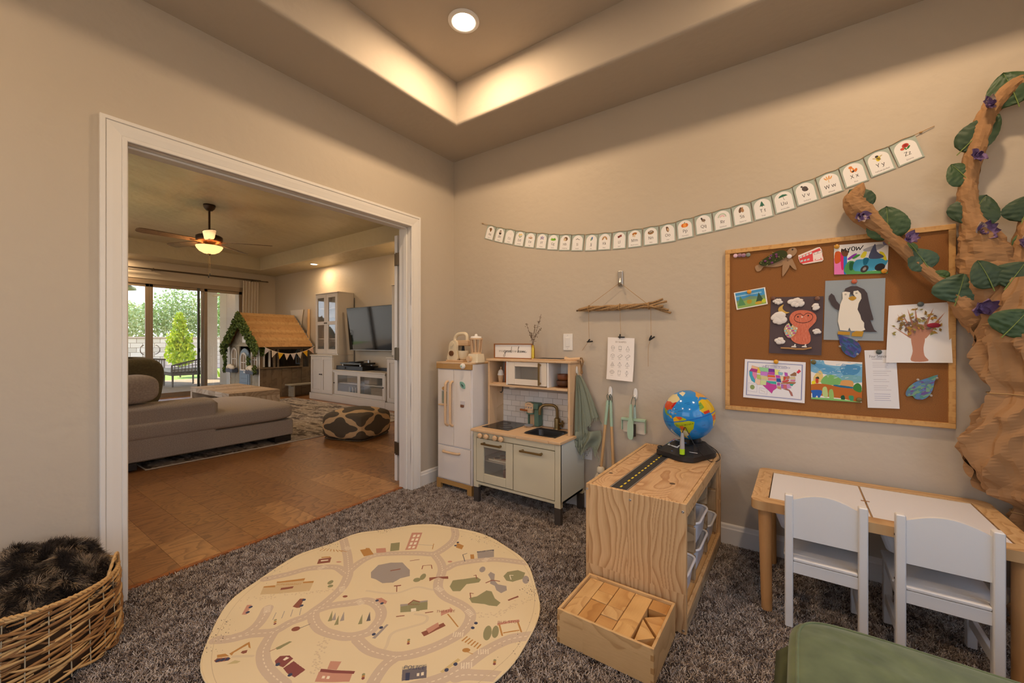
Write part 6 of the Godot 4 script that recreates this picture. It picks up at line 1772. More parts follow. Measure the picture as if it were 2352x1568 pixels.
func build_wall_things() -> void:
	# switch and outlet
	var o := Vector3(1.125, 1.161, 0.0)
	var t := thing("light_switch", "white rocker light switch on the wall above the play kitchen", "light switch", o)
	put("wall_plate", mb().bb(o + Vector3(-0.038, -0.06, 0), o + Vector3(0.038, 0.06, 0.006), 0.003), mats.white, t)
	put("rocker", mb().box(o + Vector3(0, 0, 0.008), Vector3(0.034, 0.066, 0.007), 0.002, 0, Basis(Vector3.RIGHT, 0.06)), mats.white, t)
	for s in [-0.048, 0.048]: put("screw", mb().cyl(o + Vector3(0, s, 0.006), o + Vector3(0, s, 0.0072), 0.003, 0.003, 10), mat([200, 196, 188], 0.4), t)
	o = Vector3(1.276, 0.396, 0.0)
	t = thing("wall_outlet", "white double wall outlet behind the hanging towel", "outlet", o)
	put("wall_plate", mb().bb(o + Vector3(-0.036, -0.058, 0), o + Vector3(0.036, 0.058, 0.005), 0.003), mats.white, t)
	for s in [-0.021, 0.021]:
		var f := put("receptacle", mb().lathe(o + Vector3(0, s, 0.005), [Vector2(0.017, 0), Vector2(0.016, 0.002), Vector2(0, 0.002)], 20, Basis(Vector3.RIGHT, PI / 2)), mats.white, t)
		put("slot", mb().bb(o + Vector3(-0.0075, s, 0.007), o + Vector3(-0.0055, s + 0.008, 0.0074)).bb(o + Vector3(0.0055, s, 0.007), o + Vector3(0.0075, s + 0.008, 0.0074)).cyl(o + Vector3(0, s - 0.008, 0.007), o + Vector3(0, s - 0.008, 0.0074), 0.003, 0.003, 8), mats.black, f)
	# metal clip hook with the driftwood hanger
	o = Vector3(1.517, 1.585, 0.0)
	t = thing("command_hook", "brushed metal adhesive hook above the driftwood hanger", "hook", o)
	put("hook_plate", mb().box(o + Vector3(0, 0, 0.006), Vector3(0.036, 0.104, 0.011), 0.005), mats.steel, t)
	put("hook_arm", mb().tube([o + Vector3(0, 0.0, 0.01), o + Vector3(0, -0.03, 0.02), o + Vector3(0, -0.045, 0.03), o + Vector3(0, -0.03, 0.036)], 0.008, 10), mats.steel, t)
	var dw := mat([255, 255, 255], 0.8, 0, woodtex(256, 64, Color8(178, 142, 96), Color8(100, 76, 50), 1, 7.0, 88, 0, 0.9, 0.0))
	t = thing("driftwood_hanger", "twisted driftwood bundle hung by twine from a metal hook", "wall hanger", Vector3(1.52, 1.38, 0.02))
	rng.seed = 42
	var ends := [[1.795, 1.43], [1.822, 1.413], [1.83, 1.36], [1.842, 1.342], [1.80, 1.385]]
	for k in 5:
		var path := []
		for j in 13:
			var f := j / 12.0
			var x := lerpf(1.222, ends[k][0], f)
			var y := 1.392 + 0.011 * sin(f * 11.0 + k * 1.9)
			var z := 0.026 + 0.010 * cos(f * 11.0 + k * 1.9)
			if f > 0.75: y = lerpf(y, ends[k][1], (f - 0.75) / 0.25)
			if f < 0.1: y = lerpf(1.386, y, f / 0.1)
			path.append(Vector3(x, y, z))
		var rr := []
		for j in (path.size() - 1) * 3 + 1: rr.append(0.0085 - 0.003 * absf(j / 36.0 - 0.4) + rng.randf_range(-0.0008, 0.0008))
		put("stick", mb(2.0, Vector2(0, k * 0.2)).tube(smooth(path, 3), rr, 8), dw, t)
	put("stick_stub", mb(2.0).cyl(Vector3(1.228, 1.386, 0.026), Vector3(1.205, 1.382, 0.026), 0.006), mat([84, 66, 48], 0.8), t)
	put("hanging_twine", mb().tube([Vector3(1.282, 1.40, 0.03), Vector3(1.503, 1.545, 0.022), Vector3(1.517, 1.548, 0.03), Vector3(1.531, 1.545, 0.022), Vector3(1.70, 1.405, 0.03)], 0.0015, 5), mats.twine, t)
	for x in [1.30, 1.52, 1.71]: put("binding", mb().tube(ringpath(Vector3(x, 1.392, 0.026), 0.023, Vector3.RIGHT), 0.0025, 5, false, true), mats.twine, t)
	var clips := [[1.298, 1.170, 0.02], [1.523, 1.200, 0.02], [1.722, 1.19, 0.02]]
	for k in 3:
		var q := Vector3(clips[k][0], clips[k][1], clips[k][2])
		put("drop_twine", mb().tube([Vector3(q.x, 1.385, 0.03), q], 0.0013, 5), mats.twine, t)
		var cp := put("clip", mb().box(q + Vector3(0.005, -0.006, 0), Vector3(0.044, 0.009, 0.014), 0.003, 0, Basis(Vector3.BACK, [0.1, -0.05, 0.6][k])).box(q + Vector3(-0.004, 0.0, 0), Vector3(0.030, 0.008, 0.012), 0.003, 0, Basis(Vector3.BACK, [0.9, 1.5, 1.1][k])), mats.black, t)
		if k != 1: put("loose_twine", mb().tube(smooth([q, q + Vector3([-0.025, 0, -0.018][k], [-0.03, 0, -0.07][k], 0), q + Vector3([-0.055, 0, -0.02][k], [-0.068, 0, -0.185][k], -0.005)], 4), 0.0012, 5), mats.twine, cp)
	# poster of solids
	var c := canvas(384, 600, [240, 234, 230])
	c.frame(0, 0, 384, 384)
	c.text("3D SHAPES", 0.5, 0.16, 0.085, Color8(120, 96, 66))
	var g := Color8(120, 116, 114)
	for r in 4:
		for k in 3:
			var x := 0.21 + k * 0.28
			var y := 0.38 + r * 0.30
			match r * 3 + k:
				0: c.line(circ(x, y, 0.065, 0.075), 0.008, g, true); c.line(circ(x, y, 0.065, 0.02), 0.006, g, true)
				1: c.line([Vector2(x - 0.05, y - 0.05), Vector2(x - 0.05, y + 0.06), Vector2(x + 0.05, y + 0.06), Vector2(x + 0.05, y - 0.05)], 0.008, g); c.line(circ(x, y - 0.055, 0.05, 0.02), 0.007, g, true); c.line(circ(x, y + 0.06, 0.05, 0.02), 0.007, g, true)
				2: c.line([Vector2(x - 0.065, y + 0.06), Vector2(x, y - 0.08), Vector2(x + 0.065, y + 0.06)], 0.008, g); c.line(circ(x, y + 0.06, 0.065, 0.025), 0.007, g, true)
				3: c.line(hexa(x, y, 0.075), 0.008, g, true); c.line([Vector2(x, y), Vector2(x, y + 0.075)], 0.008, g); c.line([Vector2(x - 0.065, y - 0.037), Vector2(x, y), Vector2(x + 0.065, y - 0.037)], 0.008, g)
				4, 5: c.line([Vector2(x - 0.085, y + 0.02), Vector2(x + 0.03, y - 0.07), Vector2(x + 0.085, y - 0.04), Vector2(x - 0.03, y + 0.06)], 0.008, g, true); c.line([Vector2(x - 0.03, y + 0.06), Vector2(x - 0.03, y + 0.09), Vector2(x + 0.085, y), Vector2(x + 0.085, y - 0.04)], 0.008, g)
				6: c.line([Vector2(x - 0.07, y + 0.07), Vector2(x, y - 0.07), Vector2(x + 0.075, y + 0.07)], 0.008, g, true); c.line([Vector2(x - 0.035, y + 0.05), Vector2(x, y - 0.02), Vector2(x + 0.035, y + 0.05)], 0.008, g, true)
				7, 8: c.line([Vector2(x - 0.07, y + 0.04), Vector2(x, y - 0.085), Vector2(x + 0.07, y + 0.04), Vector2(x, y + 0.08)], 0.008, g, true); c.line([Vector2(x, y - 0.085), Vector2(x, y + 0.08)], 0.008, g)
				9: c.line(circ(x, y, 0.085, 0.065), 0.008, g, true); c.line(circ(x, y, 0.03, 0.065), 0.007, g, true); c.line([Vector2(x - 0.085, y), Vector2(x + 0.085, y)], 0.007, g)
				10: c.line([Vector2(x - 0.05, y - 0.06), Vector2(x - 0.045, y + 0.08), Vector2(x + 0.045, y + 0.08), Vector2(x + 0.05, y - 0.06)], 0.008, g); c.line(circ(x, y - 0.06, 0.05, 0.025), 0.007, g, true)
				11: c.line([Vector2(x, y - 0.085), Vector2(x + 0.05, y), Vector2(x, y + 0.095), Vector2(x - 0.05, y)], 0.008, g, true); c.line([Vector2(x, y - 0.085), Vector2(x, y + 0.095)], 0.007, g)
			c.rect(x - 0.05, y + 0.115, 0.10, 0.012, Color8(178, 172, 168))
	t = thing("shapes_poster", "white poster of solid shapes clipped under the driftwood hanger", "poster", Vector3(1.52, 0.92, 0.02))
	put("sheet", mb().grid(8, 14, func(u, v):
		return Vector3(lerpf(1.432, 1.614, u) - 0.006 * v, lerpf(1.194, 0.912, v) - 0.008 * u, 0.014 + 0.022 * v * v * v * (0.6 + 0.4 * u) + 0.006 * sin(u * PI))), mat([255, 255, 255], 0.8, 0, c.tex()), t)
	# white hooks, broom, mop, dustpan and brush
	var sg := mat([168, 196, 172], 0.5)
	var pale := mat([226, 216, 200], 0.5)
	for k in 2:
		o = Vector3([1.446, 1.617][k], [0.825, 0.822][k], 0)
		t = thing("adhesive_hook", ["white oval adhesive hook holding the broom and mop", "white oval adhesive hook holding the dustpan"][k], "hook", o)
		put("hook_plate", mb().soft(o + Vector3(0, 0, 0.005), Vector3(0.028, 0.076, 0.011), 0.8, 0.8, Basis.IDENTITY, 20, 12), mats.white, t)
		put("hook_arm", mb().tube([o + Vector3(0, -0.01, 0.008), o + Vector3(0, -0.022, 0.022), o + Vector3(0, -0.012, 0.03)], 0.006, 8), mats.white, t)
	var cordm := mat([60, 92, 86], 0.8)
	for k in 2:
		var a: Vector3 = [Vector3(1.437, 0.77, 0.03), Vector3(1.452, 0.768, 0.018)][k]
		var b: Vector3 = [Vector3(1.398, 0.29, 0.055), Vector3(1.478, 0.26, 0.028)][k]
		t = thing(["toy_mop", "toy_broom"][k], ["toy string mop with sage grip hanging by the play kitchen", "toy broom with sage grip hanging behind the toy mop"][k], ["mop", "broom"][k], b)
		put("stick", mb(1.0).cyl(a.lerp(b, 0.34), b, 0.0095, 0.0095, 12), mat([206, 166, 116], 0.5), t)
		put("grip", mb().tube([a, a.lerp(b, 0.03), a.lerp(b, 0.34)], [0.006, 0.010, 0.0105], 12), sg, t)
		put("cord", mb().tube(smooth([a, a + Vector3(-0.008, 0.03, -0.005), Vector3(1.446, 0.815, 0.026), a + Vector3(0.01, 0.02, -0.004), a + Vector3(0.008, -0.03, 0)], 3), 0.002, 5), cordm, t)
		if k == 0:
			put("mop_collar", mb().lathe(b, [Vector2(0.012, 0.035), Vector2(0.024, 0.025), Vector2(0.026, 0.0), Vector2(0.020, -0.012), Vector2(0, -0.012)], 16), mat([226, 214, 192], 0.9), t)
			rng.seed = 4
			for j in 26:
				var an := TAU * j / 26.0
				var d := Vector3(cos(an), 0, absf(sin(an)) * 0.6)
				put("mop_strand", mb().tube(smooth([b + d * 0.015, b + d * 0.03 + Vector3(-0.012, -0.05, 0), b + d * rng.randf_range(0.045, 0.07) + Vector3(-0.03, -rng.randf_range(0.11, 0.15), 0.01)], 3), 0.0042, 5), mat([222, 208, 184], 1.0), t)
		else:
			put("broom_head", mb().bb(b + Vector3(-0.06, -0.03, -0.015), b + Vector3(0.06, 0.0, 0.02), 0.006), mat([206, 166, 116], 0.5), t)
			put("bristles", mb().bb(b + Vector3(-0.058, -0.10, -0.012), b + Vector3(0.058, -0.03, 0.018), 0.002), mat([70, 64, 58], 1.0), t)
	t = thing("toy_dustpan", "cream toy dustpan with sage rim hanging on the wall", "dustpan", Vector3(1.61, 0.57, 0.01))
	put("pan", mb().prism(pv(xy([1.532, 0.662, 1.690, 0.652, 1.687, 0.575, 1.678, 0.566, 1.545, 0.572, 1.536, 0.582])), 0.012, 0.018, Transform3D.IDENTITY, false), pale, t)
	put("rim", mb().bb(Vector3(1.530, 0.648, 0.008), Vector3(1.692, 0.666, 0.04), 0.004), sg, t)
	put("side_lip", mb().bb(Vector3(1.532, 0.585, 0.012), Vector3(1.538, 0.65, 0.034), 0.002).bb(Vector3(1.684, 0.578, 0.012), Vector3(1.690, 0.65, 0.034), 0.002), sg, t)
	put("handle", mb().tube([Vector3(1.618, 0.66, 0.02), Vector3(1.618, 0.70, 0.02), Vector3(1.617, 0.752, 0.02)], [0.011, 0.009, 0.008], 10), mat([176, 200, 196], 0.5), t)
	t = thing("toy_brush", "sage green toy hand brush hanging in front of the dustpan", "brush", Vector3(1.603, 0.54, 0.045))
	put("brush_body", mb().prism(pv(smooth(xy([1.586, 0.545, 1.618, 0.542, 1.622, 0.63, 1.612, 0.68, 1.610, 0.752, 1.598, 0.752, 1.594, 0.68, 1.583, 0.63]), 3, true)), 0.044, 0.062, Transform3D.IDENTITY, false), sg, t)
	put("bristles", mb().bb(Vector3(1.618, 0.555, 0.046), Vector3(1.634, 0.635, 0.060), 0.002), mat([52, 46, 42], 1.0), t)
	put("cord", mb().tube(smooth([Vector3(1.60, 0.745, 0.05), Vector3(1.604, 0.79, 0.035), Vector3(1.616, 0.812, 0.028), Vector3(1.626, 0.78, 0.03), Vector3(1.62, 0.74, 0.03)], 3), 0.002, 5), cordm, t)
func circ(x: float, y: float, a: float, b: float, n := 20) -> Array:
	var q := []
	for k in n: q.append(Vector2(x + a * cos(TAU * k / n), y + b * sin(TAU * k / n)))
	return q
func hexa(x: float, y: float, r: float) -> Array:
	var q := []
	for k in 6: q.append(Vector2(x, y) + Vector2(0, r).rotated(TAU * k / 6))
	return q

func pin(px: float, py: float, z: float, col: Array, where: String) -> void:
	var p := onz(px, py, z)
	solo("push_pin", mb().lathe(p, [Vector2(0.0, 0.0), Vector2(0.010, 0.0), Vector2(0.0115, 0.004), Vector2(0.010, 0.008), Vector2(0.0, 0.0095)], 18, Basis(Vector3.RIGHT, PI / 2)), mat(col, 0.35), where, "push pin", "push pins on the cork board")

func build_board() -> void:
	var z := 0.018
	var t := thing("cork_board", "large square cork board in a pale wooden frame on the wall", "cork board", Vector3(2.6, 0.776, 0))
	var cork := tri3(mat([255, 255, 255], 0.95, 0, noisetex(0.25, 256, Color8(120, 76, 36), Color8(160, 108, 60), 3, 51)), 5.0)
	put("cork_panel", mb().bb(Vector3(2.15, 0.785, 0.002), Vector3(3.05, 1.68, 0.012)), cork, t)
	var x0 := 2.142
	var x1 := 3.060
	var y0 := 0.775
	var y1 := 1.690
	for s in [[Vector3(x0, y0, 0), Vector3(x1, y0 + 0.024, 0.022), 0], [Vector3(x0, y1 - 0.024, 0), Vector3(x1, y1, 0.022), 0], [Vector3(x0, y0 + 0.024, 0), Vector3(x0 + 0.024, y1 - 0.024, 0.022), 1], [Vector3(x1 - 0.024, y0 + 0.024, 0), Vector3(x1, y1 - 0.024, 0.022), 1]]:
		put("frame_rail", mb(2.0).bb(s[0], s[1], 0.002, s[2]), mats.framewood, t)
	z = 0.0145
	# turtle cut from card with a flowery shell
	var tb := mat([160, 128, 98], 0.9)
	t = thing("turtle_craft", "brown card sea turtle with a green flowered shell pinned to the cork", "craft", Vector3(2.28, 1.55, z))
	put("body", mb().prism(pv(smooth(outline(ZA, [530, 520, 600, 480, 760, 400, 900, 370, 950, 310, 1000, 275, 1045, 280, 1068, 320, 1040, 370, 990, 400, 950, 440, 900, 490, 820, 520, 700, 525, 640, 520, 600, 570, 550, 580], z), 3, true)), z, z + 0.003, Transform3D.IDENTITY, false), tb, t)
	put("flipper", mb().prism(pv(smooth(outline(ZA, [940, 450, 975, 480, 960, 540, 900, 630, 880, 640, 878, 590, 885, 500], z), 3, true)), z + 0.003, z + 0.006, Transform3D.IDENTITY, false), tb, t)
	put("flipper", mb().prism(pv(smooth(outline(ZA, [960, 415, 1000, 415, 1030, 470, 1060, 540, 1055, 562, 1020, 545, 970, 490, 950, 440], z), 3, true)), z + 0.002, z + 0.005, Transform3D.IDENTITY, false), tb, t)
	var e := onz(zp(ZA, 1010, 298).x, zp(ZA, 1010, 298).y, z + 0.003)
	put("eye", mb().soft(e, Vector3(0.008, 0.010, 0.003), 1.0, 1.0, Basis.IDENTITY, 10, 6), mats.black, t)
	rng.seed = 21
	var shell := pv(smooth(outline(ZA, [580, 475, 680, 400, 780, 340, 860, 312, 930, 330, 940, 380, 870, 430, 760, 480, 640, 510], z), 3, true))
	put("shell_moss", mb().prism(shell, z + 0.003, z + 0.012, Transform3D.IDENTITY, false), mat([58, 66, 34], 1.0), t)
	var fl := mb()
	var tw := mb()
	for k in 130:
		var p := Vector2(rng.randf_range(2.26, 2.42), rng.randf_range(1.50, 1.66))
		if not Geometry2D.is_point_in_polygon(p, shell): continue
		if k % 4 == 0: fl.soft(Vector3(p.x, p.y, z + 0.014), Vector3(0.014, 0.013, 0.010), 0.9, 0.9, Basis.IDENTITY, 8, 5)
		else: tw.tube([Vector3(p.x, p.y, z + 0.010), Vector3(p.x + rng.randf_range(-0.01, 0.01), p.y + rng.randf_range(-0.01, 0.01), z + 0.020)], 0.0012, 4)
	put("shell_flowers", fl, mat([112, 62, 104], 0.9), t)
	put("shell_twigs", tw, mat([176, 172, 104], 0.8), t)
	# bus cut-out
	var c := canvas(320, 260, [236, 226, 222])
	c.frame(0, 0, 320, 260)
	c.poly(xy([0.02, 0.5, 0.85, 0.06, 0.98, 0.5, 0.96, 0.8, 0.1, 0.96]), Color8(222, 74, 78))
	c.poly(xy([0.58, 0.35, 0.93, 0.2, 0.97, 0.75, 0.6, 0.85]), Color8(240, 226, 222))
	for k in 4: c.poly(xy([0.06 + k * 0.13, 0.50 - k * 0.065, 0.16 + k * 0.13, 0.45 - k * 0.065, 0.16 + k * 0.13, 0.56 - k * 0.065, 0.06 + k * 0.13, 0.60 - k * 0.065]), Color8(206, 224, 224))
	for k in 3: c.poly(xy([0.10 + k * 0.13, 0.74 - k * 0.03, 0.19 + k * 0.13, 0.70 - k * 0.03, 0.19 + k * 0.13, 0.82 - k * 0.03, 0.10 + k * 0.13, 0.84 - k * 0.03]), Color8(176, 206, 214))
	for k in 2: c.line(xy([0.63 + k * 0.16, 0.32 - k * 0.06, 0.76 + k * 0.16, 0.27 - k * 0.06, 0.77 + k * 0.16, 0.40 - k * 0.06, 0.64 + k * 0.16, 0.45 - k * 0.06]), 0.012, Color8(90, 110, 120), true)
	for k in 2: c.ell(0.68 + k * 0.22, 0.76 - k * 0.04, 0.02, 0.03, Color8(210, 50, 50))
	t = thing("bus_cutout", "red crayon double-decker bus cut-out beside the card turtle", "drawing", Vector3(2.46, 1.6, z))
	put("paper", mb().prism(pv(outline(ZA, [1083, 375, 1330, 272, 1360, 268, 1385, 300, 1408, 430, 1390, 450, 1150, 490, 1108, 470, 1085, 410], z)), z, z + 0.002), mat([255, 255, 255], 0.8, 0, c.tex()), t)
	# painting with the word MYOW
	c = canvas(512, 320, [238, 234, 230])
	c.frame(0, 0, 512, 320)
	for q in [[[0.0, 0.45, 0.12, 0.45, 0.2, 0.9, 0.2, 1.0, 0.0, 1.0], [226, 120, 186]], [[0.02, 0.25, 0.13, 0.25, 0.13, 0.55, 0.02, 0.62], [196, 84, 30]], [[0.13, 0.28, 0.19, 0.28, 0.19, 0.8, 0.14, 0.8], [206, 30, 110]], [[0.19, 0.3, 0.25, 0.3, 0.24, 0.95, 0.19, 0.95], [40, 120, 200]], [[0.14, 0.15, 0.27, 0.22, 0.25, 0.4, 0.16, 0.36], [104, 64, 40]], [[0.26, 0.6, 0.4, 0.6, 0.42, 0.9, 0.98, 0.9, 0.98, 1.0, 0.24, 1.0], [84, 160, 90]], [[0.3, 0.62, 0.38, 0.62, 0.36, 0.85, 0.3, 0.85], [40, 104, 60]], [[0.4, 0.58, 0.55, 0.52, 0.97, 0.55, 0.96, 0.75, 0.86, 0.88, 0.4, 0.9], [70, 160, 196]], [[0.56, 0.5, 0.66, 0.5, 0.62, 0.7, 0.56, 0.7], [20, 110, 140]], [[0.5, 0.45, 0.56, 0.28, 0.62, 0.30, 0.58, 0.47], [236, 220, 60]], [[0.84, 0.32, 0.92, 0.35, 0.98, 0.58, 0.92, 0.56], [228, 214, 40]], [[0.56, 0.2, 0.8, 0.08, 0.94, 0.12, 0.8, 0.26, 0.6, 0.28], [170, 168, 172]], [[0.66, 0.40, 0.76, 0.05, 0.80, 0.3, 0.92, 0.45, 0.88, 0.52, 0.68, 0.52], [78, 84, 110]], [[0.32, 0.42, 0.44, 0.36, 0.5, 0.38, 0.38, 0.5], [70, 160, 60]], [[0.26, 0.48, 0.38, 0.34, 0.44, 0.34, 0.3, 0.52], [150, 60, 180]]]: c.poly(smooth(xy(q[0]), 3, true), hexc(q[1]))
	c.ell(0.58, 0.84, 0.07, 0.12, Color8(54, 50, 52), 0.3)
	c.ell(0.86, 0.80, 0.09, 0.12, Color8(44, 42, 46), 0.3)
	c.ell(0.58, 0.84, 0.03, 0.06, Color8(140, 134, 132), 0.3)
	for q in [[0.14, 0.25, 0.15, 0.14, 0.18, 0.22, 0.22, 0.13, 0.23, 0.25], [0.26, 0.14, 0.28, 0.2, 0.31, 0.11], [0.28, 0.2, 0.28, 0.27], [0.42, 0.1, 0.43, 0.22, 0.47, 0.12, 0.49, 0.21, 0.55, 0.08]]: c.line(xy(q), 0.018, Color8(38, 38, 40))
	c.line(circ(0.365, 0.16, 0.03, 0.07), 0.018, Color8(38, 38, 40), true)
	t = thing("car_painting", "child's bright painting of a blue car with painted letters above it", "painting", Vector3(2.72, 1.5, z))
	sheet(t, "paper", outline(ZA, [1543, 245, 2248, 190, 2230, 605, 1545, 622], z), z, mat([255, 255, 255], 0.85, 0, c.tex()), 0.004)
	# small landscape
	c = canvas(256, 160, [238, 236, 232])
	c.frame(10, 8, 236, 144)
	c.rect(0, 0, 1, 0.5, Color8(70, 150, 206))
	c.rect(0, 0.18, 0.9, 0.08, Color8(150, 196, 220))
	c.poly(xy([0, 0.5, 0.3, 0.42, 0.5, 0.33, 0.75, 0.45, 1, 0.4, 1, 1, 0, 1]), Color8(116, 150, 120))
	c.poly(xy([0, 0.62, 0.4, 0.55, 1, 0.62, 1, 1, 0, 1]), Color8(140, 174, 96))
	c.poly(xy([0.02, 0.85, 0.16, 0.22, 0.30, 0.85]), Color8(84, 140, 92))
	c.poly(xy([0.66, 0.8, 0.8, 0.2, 0.94, 0.8]), Color8(56, 84, 66))
	c.ell(0.44, 0.68, 0.09, 0.14, Color8(176, 150, 50))
	c.ell(0.75, 0.86, 0.13, 0.10, Color8(196, 160, 50))
	c.ell(0.93, 0.8, 0.07, 0.12, Color8(196, 206, 60))
	t = thing("landscape_card", "small landscape painting of trees and hills tilted on the cork", "painting", Vector3(2.2, 1.4, z))
	sheet(t, "paper", outline(ZA, [255, 855, 657, 782, 692, 1000, 292, 1075], z), z, mat([255, 255, 255], 0.85, 0, c.tex()), 0.003)
	build_owl(z)
	build_penguin(z)
	build_papers(z)
	# pins
	for q in [[1689.5, 588, [224, 186, 206]], [1699, 587, [150, 112, 132]], [1708, 587, [158, 116, 142]]]: pin(q[0], q[1], 0.012, q[2], "%s push pin in the spare row beside the card turtle" % ["pale pink", "dusky mauve", "plum"][int((q[0] - 1688) / 9.4)])
	pin(1718.6, 585.8, 0.012, [130, 140, 132], "tiny grey pin at the end of the spare pin row")
	pin(1813, 589.5, z + 0.004, [226, 222, 230], "pearl white push pin in the card turtle's neck")
	pin(1922, 567, z + 0.003, [196, 140, 30], "mustard push pin in the top corner of the car painting")
	pin(2030.5, 623, z + 0.004, [206, 140, 30], "mustard push pin in the bottom corner of the car painting")
	pin(1721, 670.5, z + 0.003, [226, 156, 40], "orange push pin in the small landscape painting")
	pin(1962, 647, z + 0.003, [190, 96, 66], "terracotta push pin in the torn-paper penguin picture")
	pin(1776, 685.5, z + 0.003, [110, 72, 56], "brown push pin in the left corner of the owl picture")
	pin(1877.5, 686, z + 0.003, [116, 80, 64], "brown push pin in the right corner of the owl picture")
	pin(1782.5, 831, z + 0.003, [214, 154, 30], "mustard push pin in the map drawing")
	pin(1868.5, 832, z + 0.003, [104, 96, 50], "olive push pin in the top corner of the farm painting")
	pin(1973, 918, z + 0.006, [110, 100, 54], "olive push pin in the bottom corner of the farm painting")
	pin(2018.5, 808.5, z + 0.003, [78, 86, 84], "slate push pin in the poem sheet")
	pin(2114, 699, z + 0.006, [84, 92, 92], "slate push pin in the leaf collage")
	pin(2034.5, 558, z + 0.003, [110, 104, 140], "violet push pin in the right corner of the car painting")

func build_owl(z: float) -> void:
	var t := thing("owl_collage", "dark collage of a crayoned owl on a stick with cotton clouds and moon", "collage", Vector3(2.34, 1.1, z))
	var q := outline(ZA, [735, 912, 1412, 900], z) + outline(ZC, [1380, 315, 707, 285], z)
	sheet(t, "paper", q, z, mat([84, 70, 74], 0.9), 0.003)
	var z1 := z + 0.004
	var cot := mat([226, 220, 216], 1.0)
	rng.seed = 13
	for b in [[ZA, 825, 968, 80, 34], [ZA, 1065, 980, 125, 55], [ZA, 1310, 1035, 50, 45], [ZA, 835, 1180, 105, 72], [ZA, 1325, 1350, 58, 32], [ZC, 848, 130, 75, 40]]:
		var m := mb()
		for k in 9:
			var a := TAU * k / 9.0
			var p := zp(b[0], b[1] + cos(a) * b[3] * 0.62 * (k % 2 * 0.5 + 0.5), b[2] + sin(a) * b[4] * 0.55)
			var w := onz(p.x, p.y, z1 + 0.002)
			var s: float = minf(b[3], b[4] * 1.3) / 5.6 / 500.0
			m.soft(w, Vector3(s * rng.randf_range(1.0, 1.5), s * rng.randf_range(0.8, 1.2), 0.010), 1.0, 1.0, Basis(Vector3.BACK, rng.randf()), 10, 6)
		put("cotton_cloud", m, cot, t)
	put("moon", mb().prism(pv(smooth(outline(ZA, [895, 1005, 840, 1040, 825, 1080, 850, 1115, 905, 1128, 972, 1108, 925, 1098, 890, 1070, 882, 1040], z1), 3, true)), z1, z1 + 0.001, Transform3D.IDENTITY, false), mat([206, 168, 84], 0.8), t)
	var c := canvas(256, 384, [206, 112, 86])
	rng.seed = 3
	for k in 420:
		var x := rng.randf() * 256
		var y := rng.randf() * 384
		c.line([Vector2(x, y), Vector2(x + rng.randf_range(-12, 12), y + rng.randf_range(10, 40))], 1.6, Color8(226, 150, 126) if k % 2 else Color8(186, 88, 66))
	c.frame(0, 0, 256, 384)
	var hrt := xy([0.52, 0.16, 0.44, 0.115, 0.32, 0.11, 0.22, 0.16, 0.18, 0.25, 0.26, 0.33, 0.45, 0.37, 0.66, 0.36, 0.82, 0.29, 0.86, 0.18, 0.78, 0.11, 0.64, 0.10])
	c.line(smooth(hrt, 4, true), 0.016, Color8(40, 30, 32), true)
	c.ell(0.32, 0.19, 0.025, 0.026, Color8(30, 24, 26))
	c.ell(0.70, 0.165, 0.025, 0.024, Color8(30, 24, 26))
	c.poly(xy([0.44, 0.17, 0.52, 0.20, 0.46, 0.225]), Color8(236, 230, 222))
	var body := outline(ZA, [970, 1170, 1010, 1110, 1080, 1082, 1170, 1080, 1260, 1100, 1315, 1150, 1310, 1220, 1260, 1280, 1215, 1330], z1) + outline(ZC, [1240, 60, 1240, 130, 1200, 170, 1110, 172, 1030, 145, 985, 90, 1010, 40], z1) + outline(ZA, [1040, 1300, 985, 1240], z1)
	put("owl", mb().prism(pv(smooth(body, 3, true)), z1, z1 + 0.0015), mat([255, 255, 255], 0.85, 0, c.tex()), t)
	var wc := canvas(160, 180, [222, 190, 146])
	var cols := [Color8(196, 84, 176), Color8(150, 210, 226), Color8(226, 204, 150), Color8(232, 226, 214)]
	for r in 7:
		for k in 6:
			wc.ell(k * 30 + (r % 2) * 14, r * 28 + 8, 13, 9, cols[(k + r * 3) % 4])
			wc.line(circ(k * 30 + (r % 2) * 14, r * 28 + 8, 14, 10, 12), 2.0, Color8(46, 40, 44), true)
	put("wing", mb().prism(pv(smooth(outline(ZA, [960, 1245, 990, 1290, 1010, 1265, 1040, 1290, 1075, 1305, 1060, 1360, 1020, 1410, 965, 1438, 915, 1390, 900, 1330, 920, 1280], z1), 3, true)), z1 + 0.002, z1 + 0.003), mat([255, 255, 255], 0.85, 0, wc.tex()), t)
	for x in [1030, 1165]: put("foot", mb().prism(pv(outline(ZC, [x + 5, 170, x + 22, 172, x + 18, 190, x + 28, 200, x + 26, 213, x - 40, 210, x - 30, 196, x, 190], z1)), z1 + 0.001, z1 + 0.002, Transform3D.IDENTITY, false), mat([226, 222, 216], 0.85), t)
	var path := []
	for p in outline(ZC, [858, 222, 960, 225, 1050, 235, 1150, 238, 1255, 220], z1 + 0.004): path.append(Vector3(p.x, p.y, z1 + 0.004))
	put("stick", mb().tube(path, 0.0048, 8), mat([166, 126, 82], 0.85), t)

